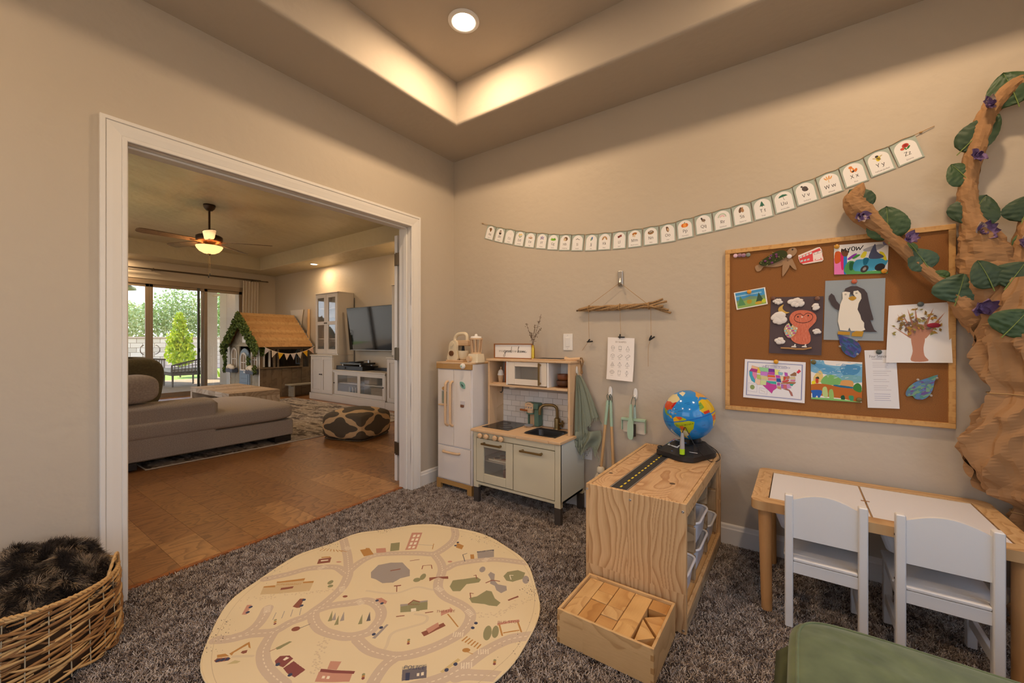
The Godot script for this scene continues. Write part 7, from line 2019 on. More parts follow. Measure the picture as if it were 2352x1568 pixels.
func build_penguin(z: float) -> void:
	var t := thing("penguin_collage", "torn-paper penguin waving on a grey-blue sheet", "collage", Vector3(2.62, 1.17, z))
	sheet(t, "paper", outline(ZA, [1432, 702, 2205, 665], z) + outline(ZC, [2178, 130, 1408, 115], z), z, mat([150, 160, 168], 0.9), 0.003)
	var dk := mat([74, 66, 70], 0.95)
	var wt := mat([232, 226, 214], 0.95)
	var yl := mat([186, 142, 50], 0.9)
	var z1 := z + 0.004
	var zz := outline(ZA, [1675, 840, 1690, 800, 1760, 770, 1840, 770, 1930, 810, 1970, 860, 1990, 960, 2010, 1050, 2050, 1190, 2045, 1210, 2010, 1205, 2030, 1260, 2060, 1330, 2100, 1358, 1900, 1355, 1850, 1200, 1840, 1080, 1890, 940, 1880, 850, 1800, 820, 1780, 890, 1750, 850], z1)
	put("back", mb().prism(pv(zz), z1, z1 + 0.0015, Transform3D.IDENTITY, false), dk, t)
	put("flipper", mb().prism(pv(outline(ZA, [1510, 862, 1545, 890, 1575, 960, 1620, 1010, 1612, 1080, 1560, 1060, 1510, 1010, 1475, 935, 1480, 895], z1)), z1, z1 + 0.0015, Transform3D.IDENTITY, false), dk, t)
	put("belly", mb().prism(pv(outline(ZA, [1650, 850, 1690, 840, 1750, 850, 1735, 905, 1830, 925, 1790, 870, 1795, 835, 1850, 825, 1890, 870, 1895, 930, 1860, 990, 1845, 1070, 1880, 1140, 1895, 1200, 1930, 1240, 1930, 1300, 1945, 1330, 1900, 1348, 1760, 1345, 1740, 1300, 1720, 1345, 1620, 1335, 1592, 1220, 1605, 1110, 1625, 1000, 1655, 930], z1)), z1 + 0.0015, z1 + 0.003, Transform3D.IDENTITY, false), wt, t)
	put("beak", mb().prism(pv(smooth(outline(ZA, [1726, 928, 1780, 897, 1832, 922, 1780, 957], z1), 3, true)), z1 + 0.003, z1 + 0.004, Transform3D.IDENTITY, false), yl, t)
	for q in [[1595, 1350, 1750, 1358, 1745, 1400, 1590, 1390], [1775, 1372, 1830, 1345, 1925, 1352, 1905, 1418, 1770, 1412]]: put("foot", mb().prism(pv(outline(ZA, q, z1)), z1 + 0.001, z1 + 0.003, Transform3D.IDENTITY, false), yl, t)
	for q in [[1692, 876], [1832, 860]]:
		var p := onz(zp(ZA, q[0], q[1]).x, zp(ZA, q[0], q[1]).y, z1 + 0.003)
		put("eye", mb().tube(ringpath(p, 0.0028, Vector3.BACK, 10), 0.0008, 4, false, true), mats.iron, t)

func build_papers(z: float) -> void:
	# coloured-in map
	var c := canvas(640, 420, [232, 232, 238])
	c.frame(0, 0, 640, 640)
	c.line(xy([0.05, 0.045, 0.95, 0.045, 0.95, 0.61, 0.05, 0.61]), 0.008, Color8(96, 110, 170), true)
	c.line(xy([0.06, 0.055, 0.94, 0.055, 0.94, 0.60, 0.06, 0.60]), 0.003, Color8(120, 130, 180), true)
	c.line(xy([0.36, 0.085, 0.36, 0.125, 0.70, 0.125, 0.70, 0.085]), 0.004, Color8(70, 80, 140), true)
	c.text("UNITED STATES OF AMERICA", 0.53, 0.107, 0.036, Color8(76, 86, 150))
	var st := [[0.125, 0.10, 0.235, 0.125, 0.23, 0.165, 0.12, 0.15, 236, 190, 150], [0.12, 0.15, 0.23, 0.165, 0.215, 0.215, 0.085, 0.20, 176, 60, 140], [0.085, 0.20, 0.14, 0.21, 0.145, 0.27, 0.20, 0.36, 0.185, 0.395, 0.13, 0.36, 0.09, 0.27, 70, 170, 200], [0.14, 0.21, 0.215, 0.215, 0.22, 0.29, 0.19, 0.34, 0.145, 0.27, 226, 140, 180], [0.235, 0.125, 0.25, 0.13, 0.275, 0.19, 0.28, 0.23, 0.215, 0.22, 228, 200, 70], [0.25, 0.12, 0.41, 0.13, 0.41, 0.195, 0.28, 0.19, 150, 214, 160], [0.28, 0.195, 0.40, 0.195, 0.40, 0.265, 0.28, 0.255, 200, 130, 214], [0.22, 0.25, 0.28, 0.25, 0.29, 0.33, 0.22, 0.32, 186, 200, 110], [0.29, 0.265, 0.41, 0.27, 0.41, 0.335, 0.29, 0.325, 216, 206, 150], [0.20, 0.325, 0.285, 0.33, 0.28, 0.42, 0.24, 0.425, 0.19, 0.38, 236, 206, 180], [0.285, 0.335, 0.385, 0.34, 0.375, 0.42, 0.28, 0.42, 206, 222, 160], [0.41, 0.135, 0.51, 0.14, 0.515, 0.19, 0.41, 0.19, 120, 60, 160], [0.41, 0.19, 0.515, 0.19, 0.515, 0.24, 0.40, 0.24, 190, 80, 170], [0.40, 0.245, 0.52, 0.245, 0.53, 0.28, 0.40, 0.28, 220, 100, 50], [0.41, 0.29, 0.54, 0.29, 0.545, 0.335, 0.41, 0.335, 232, 130, 150], [0.385, 0.345, 0.545, 0.345, 0.55, 0.39, 0.46, 0.385, 0.39, 0.37, 60, 176, 170], [0.385, 0.36, 0.46, 0.39, 0.55, 0.395, 0.56, 0.45, 0.50, 0.50, 0.48, 0.55, 0.42, 0.50, 0.37, 0.46, 0.32, 0.42, 0.38, 0.42, 196, 70, 160], [0.51, 0.14, 0.60, 0.155, 0.57, 0.19, 0.58, 0.23, 0.52, 0.235, 226, 236, 140], [0.57, 0.18, 0.65, 0.19, 0.64, 0.235, 0.58, 0.23, 140, 190, 210], [0.53, 0.24, 0.60, 0.24, 0.61, 0.285, 0.54, 0.285, 190, 70, 180], [0.545, 0.29, 0.61, 0.29, 0.63, 0.35, 0.55, 0.35, 40, 90, 160], [0.61, 0.25, 0.66, 0.25, 0.655, 0.34, 0.62, 0.33, 230, 214, 170], [0.66, 0.25, 0.70, 0.25, 0.70, 0.30, 0.66, 0.32, 206, 80, 50], [0.67, 0.18, 0.72, 0.19, 0.73, 0.24, 0.68, 0.245, 186, 90, 190], [0.70, 0.25, 0.75, 0.235, 0.76, 0.28, 0.71, 0.30, 190, 120, 90], [0.64, 0.33, 0.72, 0.30, 0.76, 0.30, 0.72, 0.34, 0.64, 0.35, 210, 80, 80], [0.56, 0.36, 0.61, 0.36, 0.61, 0.41, 0.56, 0.41, 180, 90, 170], [0.56, 0.42, 0.62, 0.42, 0.63, 0.47, 0.57, 0.46, 196, 160, 110], [0.62, 0.38, 0.66, 0.38, 0.66, 0.45, 0.63, 0.45, 170, 110, 190], [0.66, 0.38, 0.71, 0.38, 0.72, 0.45, 0.66, 0.45, 210, 110, 120], [0.71, 0.37, 0.76, 0.37, 0.79, 0.43, 0.72, 0.45, 206, 150, 210], [0.62, 0.36, 0.75, 0.33, 0.86, 0.33, 0.84, 0.36, 0.62, 0.375, 176, 120, 80], [0.76, 0.365, 0.83, 0.36, 0.80, 0.40, 0.77, 0.39, 60, 170, 150], [0.76, 0.46, 0.80, 0.50, 0.82, 0.56, 0.79, 0.56, 0.75, 0.48, 0.66, 0.46, 0.72, 0.45, 170, 110, 100], [0.76, 0.25, 0.84, 0.24, 0.85, 0.28, 0.77, 0.29, 214, 200, 160], [0.76, 0.22, 0.83, 0.17, 0.86, 0.18, 0.86, 0.23, 0.78, 0.235, 150, 110, 80], [0.86, 0.17, 0.90, 0.12, 0.93, 0.15, 0.89, 0.19, 226, 60, 80], [0.77, 0.30, 0.85, 0.29, 0.84, 0.325, 0.77, 0.32, 216, 130, 170]]
	for s in st:
		var col := Color8(s[s.size() - 3], s[s.size() - 2], s[s.size() - 1])
		c.poly(xy(s.slice(0, s.size() - 3)), col)
		c.line(xy(s.slice(0, s.size() - 3)), 0.002, Color8(110, 100, 120), true)
	c.line(xy([0.08, 0.40, 0.23, 0.42, 0.23, 0.55, 0.08, 0.54]), 0.003, Color8(140, 146, 190), true)
	c.ell(0.15, 0.47, 0.04, 0.04, Color8(140, 160, 100))
	c.line(xy([0.27, 0.47, 0.40, 0.48, 0.40, 0.57, 0.27, 0.56]), 0.003, Color8(140, 146, 190), true)
	for k in 4: c.ell(0.30 + k * 0.02, 0.51 + k * 0.008, 0.006, 0.004, Color8(140, 120, 90))
	c.speckle(26000, 0.05, 2)
	var t := thing("map_drawing", "coloured-in map of the United States pinned low on the cork", "drawing", Vector3(2.27, 0.85, z))
	sheet(t, "paper", outline(ZC, [398, 363, 1180, 405, 1165, 930, 376, 852], z), z, mat([255, 255, 255], 0.85, 0, c.tex()), 0.003)
	# farm painting
	c = canvas(480, 380, [234, 230, 226])
	c.frame(0, 0, 480, 380)
	for q in [[[0, 0, 0.25, 0, 0.3, 0.1, 0.6, 0.12, 1, 0.05, 1, 0.5, 0.55, 0.45, 0.3, 0.35, 0, 0.3], [120, 178, 212]], [[0.05, 0.1, 0.4, 0.16, 0.6, 0.3, 0.3, 0.3], [92, 158, 204]], [[0.6, 0.1, 0.95, 0.1, 0.9, 0.3, 0.65, 0.35], [76, 142, 190]], [[0.65, 0.35, 0.98, 0.35, 0.95, 0.5, 0.6, 0.55], [120, 176, 190]], [[0.05, 0.45, 0.2, 0.25, 0.25, 0.5, 0.1, 0.6], [226, 200, 126]], [[0.2, 0.55, 0.3, 0.38, 0.45, 0.36, 0.6, 0.45, 0.62, 0.58, 0.3, 0.62], [124, 184, 108]], [[0.62, 0.48, 0.82, 0.48, 0.82, 0.64, 0.6, 0.64], [214, 160, 96]], [[0.48, 0.60, 0.85, 0.63, 0.8, 0.67, 0.5, 0.65], [30, 110, 150]], [[0, 0.63, 0.3, 0.60, 0.6, 0.66, 1, 0.70, 1, 0.98, 0.6, 0.93, 0.4, 0.92, 0, 0.85], [186, 104, 42]], [[0.84, 0.6, 0.92, 0.52, 0.99, 0.6, 0.98, 0.75, 0.85, 0.7], [60, 130, 60]], [[0.0, 0.78, 0.2, 0.76, 0.22, 0.84, 0.16, 0.97, 0.12, 0.9, 0.08, 0.97, 0.03, 0.97, 0.02, 0.85], [42, 100, 190]], [[0.24, 0.7, 0.32, 0.68, 0.34, 0.92, 0.24, 0.9], [186, 210, 140]], [[0.37, 0.75, 0.44, 0.73, 0.46, 0.95, 0.37, 0.94], [150, 190, 110]], [[0.6, 0.88, 0.66, 0.85, 0.68, 0.95, 0.61, 0.96], [20, 84, 60]], [[0.75, 0.86, 0.84, 0.85, 0.84, 0.96, 0.78, 0.97], [60, 150, 110]], [[0.0, 0.96, 0.5, 0.95, 1, 1, 0, 1], [130, 190, 110]], [[0.1, 0.46, 0.15, 0.45, 0.15, 0.58, 0.1, 0.58], [200, 70, 40]], [[0.09, 0.46, 0.15, 0.42, 0.17, 0.48], [60, 66, 50]], [[0.02, 0.55, 0.08, 0.53, 0.09, 0.6, 0.02, 0.62], [236, 220, 30]]]: c.poly(smooth(xy(q[0]), 3, true), hexc(q[1]))
	rng.seed = 17
	for k in 60:
		var x := rng.randf()
		var y := rng.randf() * 0.45
		c.line([Vector2(x, y), Vector2(x + rng.randf_range(0.02, 0.09), y - rng.randf_range(-0.02, 0.03))], 0.01, [Color8(150, 196, 222), Color8(226, 232, 236), Color8(82, 150, 200)][k % 3])
	t = thing("farm_painting", "child's painting of orange fields, green hill and blue sky on the cork", "painting", Vector3(2.5, 0.85, z))
	sheet(t, "paper", outline(ZC, [1243, 370, 1908, 405, 1900, 922, 1250, 875], z), z, mat([255, 255, 255], 0.85, 0, c.tex()), 0.003)
	# poem
	c = canvas(300, 520, [226, 226, 230])
	c.frame(0, 0, 300, 300)
	c.text("Four Seasons", 0.46, 0.19, 0.105, Color8(60, 60, 64))
	c.rect(0.22, 0.265, 0.34, 0.010, Color8(120, 116, 120))
	rng.seed = 2
	for k in 19:
		if k in [3, 7, 10, 14]: continue
		c.rect(0.24, 0.38 + k * 0.062, rng.randf_range(0.4, 0.58), 0.010, Color8(176, 172, 182) if k < 15 else Color8(140, 140, 178))
	t = thing("poem_sheet", "white printed sheet headed Four Seasons half under the leaf collage", "paper", Vector3(2.8, 0.82, z))
	sheet(t, "paper", outline(ZB, [517, 762, 815, 757, 850, 1315, 548, 1305], z - 0.001), z - 0.001, mat([255, 255, 255], 0.85, 0, c.tex()), 0.003)
	# leaf collage tree
	c = canvas(480, 460, [232, 230, 230])
	c.frame(0, 0, 480, 460)
	var pk := Color8(186, 132, 108)
	c.poly(smooth(xy([0.40, 0.55, 0.60, 0.55, 0.585, 0.75, 0.60, 0.88, 0.65, 0.97, 0.40, 0.97, 0.42, 0.8]), 4, true), pk)
	for q in [[0.42, 0.58, 0.02, 0.32], [0.44, 0.55, 0.15, 0.15], [0.48, 0.52, 0.32, 0.06], [0.50, 0.52, 0.45, 0.04], [0.54, 0.52, 0.75, 0.08], [0.58, 0.55, 0.93, 0.16], [0.58, 0.56, 0.88, 0.28], [0.46, 0.55, 0.22, 0.12]]: c.poly([Vector2(q[0] - 0.045, q[1]), Vector2(q[2], q[3]), Vector2(q[0] + 0.045, q[1] + 0.03)], pk)
	c.ell(0.5, 0.48, 0.17, 0.14, pk)
	t = thing("leaf_collage", "white sheet with a paper tree covered in dried leaves on the cork", "collage", Vector3(2.95, 1.06, z))
	sheet(t, "paper", outline(ZB, [748, 340, 1323, 305, 1348, 880, 717, 878], z + 0.003), z + 0.003, mat([255, 255, 255], 0.85, 0, c.tex()), 0.010)
	rng.seed = 44
	var lm := [mat([170, 128, 54], 0.85), mat([132, 104, 52], 0.85), mat([112, 92, 84], 0.9), mat([150, 140, 76], 0.85)]
	for k in 64:
		var an := rng.randf() * PI
		var r := sqrt(rng.randf())
		var p := zp(ZB, 1015 + cos(an) * r * 235, 600 - sin(an) * r * 235 + rng.randf_range(-8, 35))
		var w := onz(p.x, p.y, z + 0.009)
		var s := rng.randf_range(0.012, 0.026)
		put("dried_leaf", mb().prism(pv(xy([-0.5, 0, -0.1, 0.28, 0.5, 0.05, 0.1, -0.25], s)), 0, 0.0012, Transform3D(Basis(Vector3.BACK, rng.randf() * TAU) * Basis(Vector3.RIGHT, rng.randf_range(-0.4, 0.4)), w)), lm[k % 4], t)
	var rp := onz(zp(ZB, 1175, 525).x, zp(ZB, 1175, 525).y, z + 0.011)
	put("red_petal", mb().soft(rp, Vector3(0.046, 0.022, 0.005), 1.0, 1.0, Basis.IDENTITY, 14, 6), mat([150, 30, 52], 0.8), t)
	# two watercolour petals
	for k in 2:
		c = canvas(160, 160, [[70, 70, 130], [90, 120, 150]][k])
		rng.seed = 60 + k
		for j in 160: c.ell(rng.randf() * 160, rng.randf() * 160, rng.randf_range(6, 24), rng.randf_range(4, 10), [[Color8(56, 64, 128), Color8(84, 70, 140), Color8(60, 92, 150), Color8(46, 84, 104)], [Color8(108, 86, 150), Color8(80, 140, 130), Color8(90, 130, 176), Color8(120, 160, 130)]][k][j % 4], 0.6 if k == 0 else -0.5)
		var zm: Array = [ZC, ZB][k]
		var ol: Array = [[1587, 35, 1640, 60, 1720, 85, 1800, 115, 1865, 165, 1895, 235, 1875, 285, 1835, 315, 1812, 342, 1760, 335, 1700, 305, 1650, 255, 1622, 180, 1608, 100], [1212, 995, 1100, 1030, 1010, 1058, 940, 1108, 908, 1165, 922, 1198, 972, 1192, 1000, 1222, 1070, 1227, 1130, 1190, 1165, 1130, 1182, 1055]][k]
		t = thing("watercolor_petal", ["deep blue and violet painted petal hanging under the penguin picture", "lilac and green painted petal in the lower right of the cork"][k], "painting", Vector3([2.64, 2.95][k], [1.05, 0.88][k], z))
		put("petal", mb().prism(pv(smooth(outline(zm, ol, z + 0.004), 3, true)), z + 0.004, z + 0.006), mat([255, 255, 255], 0.8, 0, c.tex()), t)
		var o3: Array = outline(zm, [[1620, 200, 1835, 125, 1845, 300], [1025, 1040, 1205, 1025, 1150, 1190]][k], z + 0.006)
		for p in o3: put("clear_pin", mb().soft(Vector3(p.x, p.y, z + 0.005), Vector3(0.012, 0.012, 0.01), 1.0, 1.0, Basis.IDENTITY, 10, 6), glass([220, 214, 206], 0.35), t)

func build_trofast() -> void:
	var x0 := 1.690
	var x1 := 2.122
	var z0 := 0.035
	var z1 := 0.925
	var h := 0.52
	var pn := mats.pine as Material
	var t := thing("toy_storage_unit", "pine toy storage unit with a taped road on top, end panel towards the block crate", "storage unit", Vector3((x0 + x1) / 2, 0, (z0 + z1) / 2))
	put("end_panel", mb(1.0, Vector2(0.1, 0.2)).bb(Vector3(x0, 0.0, z1 - 0.018), Vector3(x1, h, z1), 0.003, 1), pn, t)
	put("end_panel", mb(1.0).bb(Vector3(x0, 0.0, z0), Vector3(x1, h, z0 + 0.018), 0.003, 1), pn, t)
	put("top_panel", mb(0.95, Vector2(0.05, 0.4)).bb(Vector3(x0 + 0.02, h - 0.022, z0 + 0.018), Vector3(x1 - 0.02, h - 0.005, z1 - 0.018), 0.0, 2), mats.pinetop, t)
	for x in [x0, x1 - 0.018]: put("top_rail", mb(1.0).bb(Vector3(x, h - 0.058, z0 + 0.018), Vector3(x + 0.018, h - 0.001, z1 - 0.018), 0.003, 2), mats.pinelt, t)
	put("bottom_panel", mb(1.0).bb(Vector3(x0 + 0.02, 0.045, z0 + 0.018), Vector3(x1 - 0.02, 0.06, z1 - 0.018), 0.0, 2), mats.pinelt, t)
	for x in [x0, x1 - 0.018]:
		put("bottom_rail", mb(1.0).bb(Vector3(x, 0.008, z0 + 0.018), Vector3(x + 0.018, 0.055, z1 - 0.018), 0.002, 2), mats.greypine, t)
		put("bottom_lip", mb(1.0).bb(Vector3(x, 0.055, z0 + 0.018), Vector3(x + 0.018, 0.072, z1 - 0.018), 0.003, 2), mats.pinelt, t)
	# dividers and end liners built of grooved runner boards
	for z in [0.053, 0.325, 0.625, 0.889]:
		for r in 3:
			var ya: float = [0.072, 0.196, 0.322][r]
			var yb: float = [0.186, 0.312, 0.46][r]
			put("runner_board", mb(1.0, Vector2(r * 0.3, z)).bb(Vector3(x0 + 0.02, ya, z), Vector3(x1 - 0.022, yb, z + 0.017), 0.004, 1), mats.greypine, t)
		put("divider_core", mb(1.0).bb(Vector3(x0 + 0.02, 0.06, z + 0.004), Vector3(x1 - 0.03, 0.49, z + 0.013)), mats.pinelt, t)
	for p in [Vector3(1.697, 0.495, z1), Vector3(1.895, 0.487, z1), Vector3(2.108, 0.487, z1), Vector3(2.110, 0.015, z1)]:
		put("screw", mb().lathe(p, [Vector2(0.0055, 0), Vector2(0.005, 0.0015), Vector2(0.002, 0.0015), Vector2(0.002, 0.0005), Vector2(0, 0.0005)], 12, Basis(Vector3.RIGHT, PI / 2)), mats.steel, t)
	# road tape on the top
	var c := canvas(64, 1024, [44, 42, 42])
	c.rect(2, 0, 2, 1024, Color8(176, 168, 156))
	c.rect(60, 0, 2, 1024, Color8(176, 168, 156))
	for k in 18: c.rect(29, 10 + k * 58, 6, 30, Color8(226, 200, 40))
	solo("road_tape", mb().quad4(Vector3(1.792, h - 0.0042, z1 - 0.004), Vector3(1.875, h - 0.0042, z1 - 0.004), Vector3(1.898, h - 0.0042, 0.10), Vector3(1.806, h - 0.0042, 0.10)), mat([255, 255, 255], 0.6, 0, c.tex()), "black road tape with yellow dashes stuck along the storage unit top", "tape")
	# bins
	var wt := mat([220, 220, 226], 0.35)
	for b in [[0.645, 0.885, 0.19, "white plastic bin in the compartment next to the block crate"], [0.345, 0.62, 0.19, "white plastic bin in the middle compartment of the storage unit"], [0.345, 0.62, 0.315, "white plastic bin in the upper middle compartment of the storage unit"], [0.075, 0.32, 0.19, "white plastic bin in the compartment nearest the wall"]]:
		var y: float = b[2]
		var zc: float = (b[0] + b[1]) / 2
		var w: float = b[1] - b[0]
		var o := Vector3(1.92, y - 0.10, zc)
		var bn := thing("storage_bin", b[3], "bin", o, "bins in the storage unit")
		var m := mb()
		var r0 := rrect(1.91, zc, 0.36, w - 0.05, 0.03, y - 0.10)
		var r1 := rrect(1.91, zc, 0.385, w - 0.03, 0.035, y)
		loft(m, r0, r1)
		capring(m, r0)
		put("tub", m, wt, bn)
		var ring := []
		for p in rrect(1.91, zc, 0.395, w - 0.018, 0.04, y + 0.003): ring.append(p)
		put("rim", mb().tube(ring, 0.006, 6, false, true), wt, bn)

func build_crate() -> void:
	var x0 := 1.718
	var x1 := 2.086
	var z0 := 0.948
	var z1 := 1.246
	var h := 0.130
	var w := 0.011
	var rb := mats.rubber as Material
	var t := thing("block_crate", "shallow wooden crate of building blocks on the carpet by the storage unit", "crate", Vector3(1.9, 0, 1.1))
	put("crate_side", mb(1.3, Vector2(0.1, 0.3)).bb(Vector3(x0, 0, z1 - w), Vector3(x1, h, z1), 0.002), rb, t)
	put("crate_side", mb(1.3).bb(Vector3(x0, 0, z0), Vector3(x1, h, z0 + w), 0.002), rb, t)
	put("crate_side", mb(1.3, Vector2(0.4, 0)).bb(Vector3(x0, 0, z0 + w), Vector3(x0 + w, h, z1 - w), 0.002, 2), rb, t)
	put("crate_side", mb(1.3, Vector2(0.7, 0.2)).bb(Vector3(x1 - w, 0, z0 + w), Vector3(x1, h, z1 - w), 0.002, 2), rb, t)
	put("crate_floor", mb(1.0).bb(Vector3(x0 + w, 0.004, z0 + w), Vector3(x1 - w, 0.01, z1 - w)), rb, t)
	for k in 6:
		if k % 2 == 0: put("finger_joint", mb(1.3).bb(Vector3(x1 - w, h * k / 6.0 + 0.001, z1 - w + 0.0005), Vector3(x1 + 0.0005, h * (k + 1) / 6.0 - 0.001, z1 + 0.0005), 0.0005), mats.ply, t)
		if k % 2 == 0: put("finger_joint", mb(1.3).bb(Vector3(x0 - 0.0005, h * k / 6.0 + 0.001, z1 - w + 0.0005), Vector3(x0 + w, h * (k + 1) / 6.0 - 0.001, z1 + 0.0005), 0.0005), mats.ply, t)
	var tm := []
	for k in 5: tm.append(mat([[255, 252, 244], [244, 228, 204], [255, 246, 226], [236, 214, 180], [250, 238, 216]][k], 0.5, 0, mats.rubber.albedo_texture))
	var bl := [[1.731, 0.961, 1.792, 1.233, "long plank block along the crate's left side"], [1.794, 0.961, 1.861, 1.028, "square block in the second row, next to the storage unit"], [1.794, 1.030, 1.861, 1.098, "square block in the middle of the second row"], [1.794, 1.100, 1.861, 1.233, "half plank block at the front of the second row"], [1.863, 0.961, 1.930, 1.098, "half plank block with a dark knot in the third row"], [1.863, 1.100, 1.930, 1.164, "square block in the middle of the third row"], [1.863, 1.166, 1.930, 1.233, "square block at the front of the third row"], [1.932, 0.961, 2.0, 1.233, "long plank block in the fourth row"], [2.003, 0.961, 2.072, 1.028, "square block in the crate corner behind the triangles"]]
	for k in bl.size():
		var b: Array = bl[k]
		solo("wooden_block", mb(1.4, Vector2(0.13 * k, 0.21 * k)).bb(Vector3(b[0], 0.01, b[1]), Vector3(b[2], 0.119 + 0.001 * (k % 3), b[3]), 0.002, 2 if k % 4 != 2 else 0), tm[k % 5], b[4], "block", "wooden blocks in the crate")
	for k in 2:
		var pts: Array = [[2.006, 1.085, 2.072, 1.032, 2.072, 1.16], [2.004, 1.098, 2.068, 1.172, 2.012, 1.225]][k]
		var q := []
		for j in 3: q.append(Vector2(pts[j * 2], -pts[j * 2 + 1]))
		solo("triangle_block", mb(1.4, Vector2(0.3 * k, 0.1)).prism(pv(q), 0.012, 0.117, Transform3D(Basis(Vector3.RIGHT, -PI / 2), Vector3.ZERO), false), tm[k + 1], ["triangular block against the crate's right side", "triangular block in front, resting against the long plank"][k], "block", "wooden blocks in the crate")

func build_globe() -> void:
	var gc := Vector3(1.975, 0.748, 0.165)
	var r := 0.139
	var y := 0.52
	var t := thing("talking_globe", "blue talking globe with black console base on the pine storage unit", "globe", Vector3(1.98, y, 0.2))
	var c := canvas(1024, 512, [38, 132, 206])
	c.frame(512, 256, 1024.0 / 360.0, -512.0 / 180.0)
	var lands := [
		[[-168, 66, -140, 70, -110, 72, -85, 74, -62, 60, -56, 52, -66, 45, -80, 44, -95, 49, -123, 49, -135, 58, -160, 58], [214, 200, 150]],
		[[-124, 49, -95, 49, -82, 44, -67, 46, -70, 41, -76, 35, -81, 30, -80, 25, -83, 29, -90, 29, -97, 26, -106, 31, -117, 32, -124, 40], [200, 76, 36]],
		[[-81, 31, -76, 35, -70, 41, -67, 46, -74, 45, -84, 36], [176, 32, 34]],
		[[-117, 32, -106, 31, -97, 26, -97, 20, -90, 18, -87, 21, -90, 15, -96, 15, -105, 20], [126, 156, 60]], [[-92, 16, -83, 15, -82, 9, -77, 8, -84, 8], [196, 168, 40]], [[-85, 22, -75, 20, -84, 23], [206, 120, 40]], [[-74, 20, -68, 18, -73, 18], [206, 150, 40]],
		[[-79, 9, -72, 12, -60, 10, -51, 4, -50, 0, -44, -2, -35, -6, -39, -16, -41, -22, -48, -26, -54, -34, -58, -38, -65, -42, -66, -50, -69, -55, -74, -50, -73, -38, -70, -18, -77, -12, -81, -5, -78, 1], [176, 186, 30]],
		[[-79, 9, -72, 12, -66, 8, -67, 1, -76, -1, -80, 1], [232, 176, 30]], [[-72, 12, -60, 10, -58, 6, -64, 3, -68, 6], [214, 84, 40]], [[-80, -4, -75, -3, -70, -10, -70, -18, -77, -12], [134, 170, 60]], [[-70, -10, -62, -11, -58, -17, -62, -22, -68, -22, -70, -17], [206, 96, 40]], [[-68, -22, -62, -22, -57, -28, -58, -38, -65, -42, -69, -52, -71, -50, -70, -36], [220, 214, 170]], [[-73, -20, -69, -24, -71, -40, -74, -50, -76, -48, -73, -36], [236, 186, 60]], [[-58, -31, -53, -31, -55, -35], [170, 26, 30]],
		[[-17, 15, -10, 30, -6, 35, 10, 37, 20, 32, 33, 31, 43, 12, 51, 11, 40, -5, 40, -16, 33, -27, 20, -35, 15, -28, 12, -6, 8, 4, -8, 4], [216, 180, 40]], [[-17, 15, -10, 30, -2, 32, -2, 18], [120, 160, 60]], [[-8, 4, 8, 4, 8, 10, -10, 10], [200, 60, 40]], [[12, -6, 30, -5, 30, -18, 14, -18], [206, 90, 40]],
		[[-9, 37, 3, 43, 0, 49, 10, 54, 30, 60, 40, 68, 100, 76, 178, 68, 140, 55, 120, 38, 108, 20, 95, 16, 80, 8, 70, 22, 50, 26, 36, 36, 26, 38, 10, 44], [206, 150, 60]], [[-73, 78, -30, 83, -20, 72, -44, 60, -54, 68], [222, 214, 180]], [[114, -22, 130, -12, 142, -11, 153, -28, 146, -38, 130, -32, 116, -34], [220, 130, 50]], [[-180, -78, 180, -78, 180, -90, -180, -90], [232, 236, 238]]]
	for l in lands: c.poly(xy(l[0]), hexc(l[1]))
	c.rect(-180, -1.0, 360, 2.0, Color8(30, 100, 190))
	for q in [[-45, 38, 14], [-40, 34, 10], [-28, 5, 9], [-20, -20, 8], [-25, -40, 10], [-30, -44, 10], [-55, -52, 9], [-100, -8, 8], [-42, -30, 7], [-15, 25, 8], [-75, 27, 10], [-65, 22, 12]]: c.rect(q[0], q[1], q[2], 1.1, Color8(24, 84, 150))
	c.text("SOUTH AMERICA", -58, -9, 5.2, Color8(50, 70, 20), 0.0)
	c.poly(xy([-106, -22, -97, -17, -90, -45, -100, -50]), Color8(190, 214, 214))
	for k in 6: c.line(xy([-102 + k * 1.2, -24 - k * 4, -95 + k * 1.0, -21 - k * 4]), 0.9, Color8(90, 120, 130))
	var sp := SphereMesh.new()
	sp.radius = r
	sp.height = r * 2
	sp.radial_segments = 72
	sp.rings = 36
	var gm := mat([255, 255, 255], 0.12, 0, c.tex())
	var g := put("globe_ball", sp, gm, t)
	# turn longitude -55 towards the camera, pole tipped
	var tocam := atan2(EYE.x - gc.x, EYE.z - gc.z)
	g.transform = Transform3D(Basis(Vector3.UP, tocam) * Basis(Vector3.BACK, 0.27) * Basis(Vector3.RIGHT, 0.05) * Basis(Vector3.UP, deg_to_rad(globe_turn)), gc - t.position)
	var bk := mat([30, 30, 32], 0.35)
	# console: wedge-shaped base
	var out := xy([1.818, -0.243, 1.90, -0.29, 1.957, -0.325, 2.03, -0.315, 2.06, -0.24, 2.105, -0.15, 2.10, -0.09, 2.03, -0.06, 1.93, -0.075, 1.86, -0.12])
	put("console", mb().prism(pv(smooth(out, 2, true)), y + 0.001, y + 0.026, Transform3D(Basis(Vector3.RIGHT, -PI / 2), Vector3.ZERO), false), bk, t)
	var m := mb()
	var ra := []
	var rb := []
	for p in smooth(out, 2, true):
		ra.append(Vector3(p.x, y + 0.026, -p.y))
		rb.append(Vector3(lerpf(p.x, 1.995, 0.45), y + 0.075, lerpf(-p.y, 0.14, 0.45)))
	loft(m, ra, rb)
	capring(m, rb)
	put("console_hump", m, bk, t)
	put("globe_stem", mb().tube([Vector3(2.01, y + 0.05, 0.13), Vector3(2.0, y + 0.11, 0.14)], [0.034, 0.028], 14), bk, t)
	var a := Vector3(1.838, y + 0.036, 0.235)
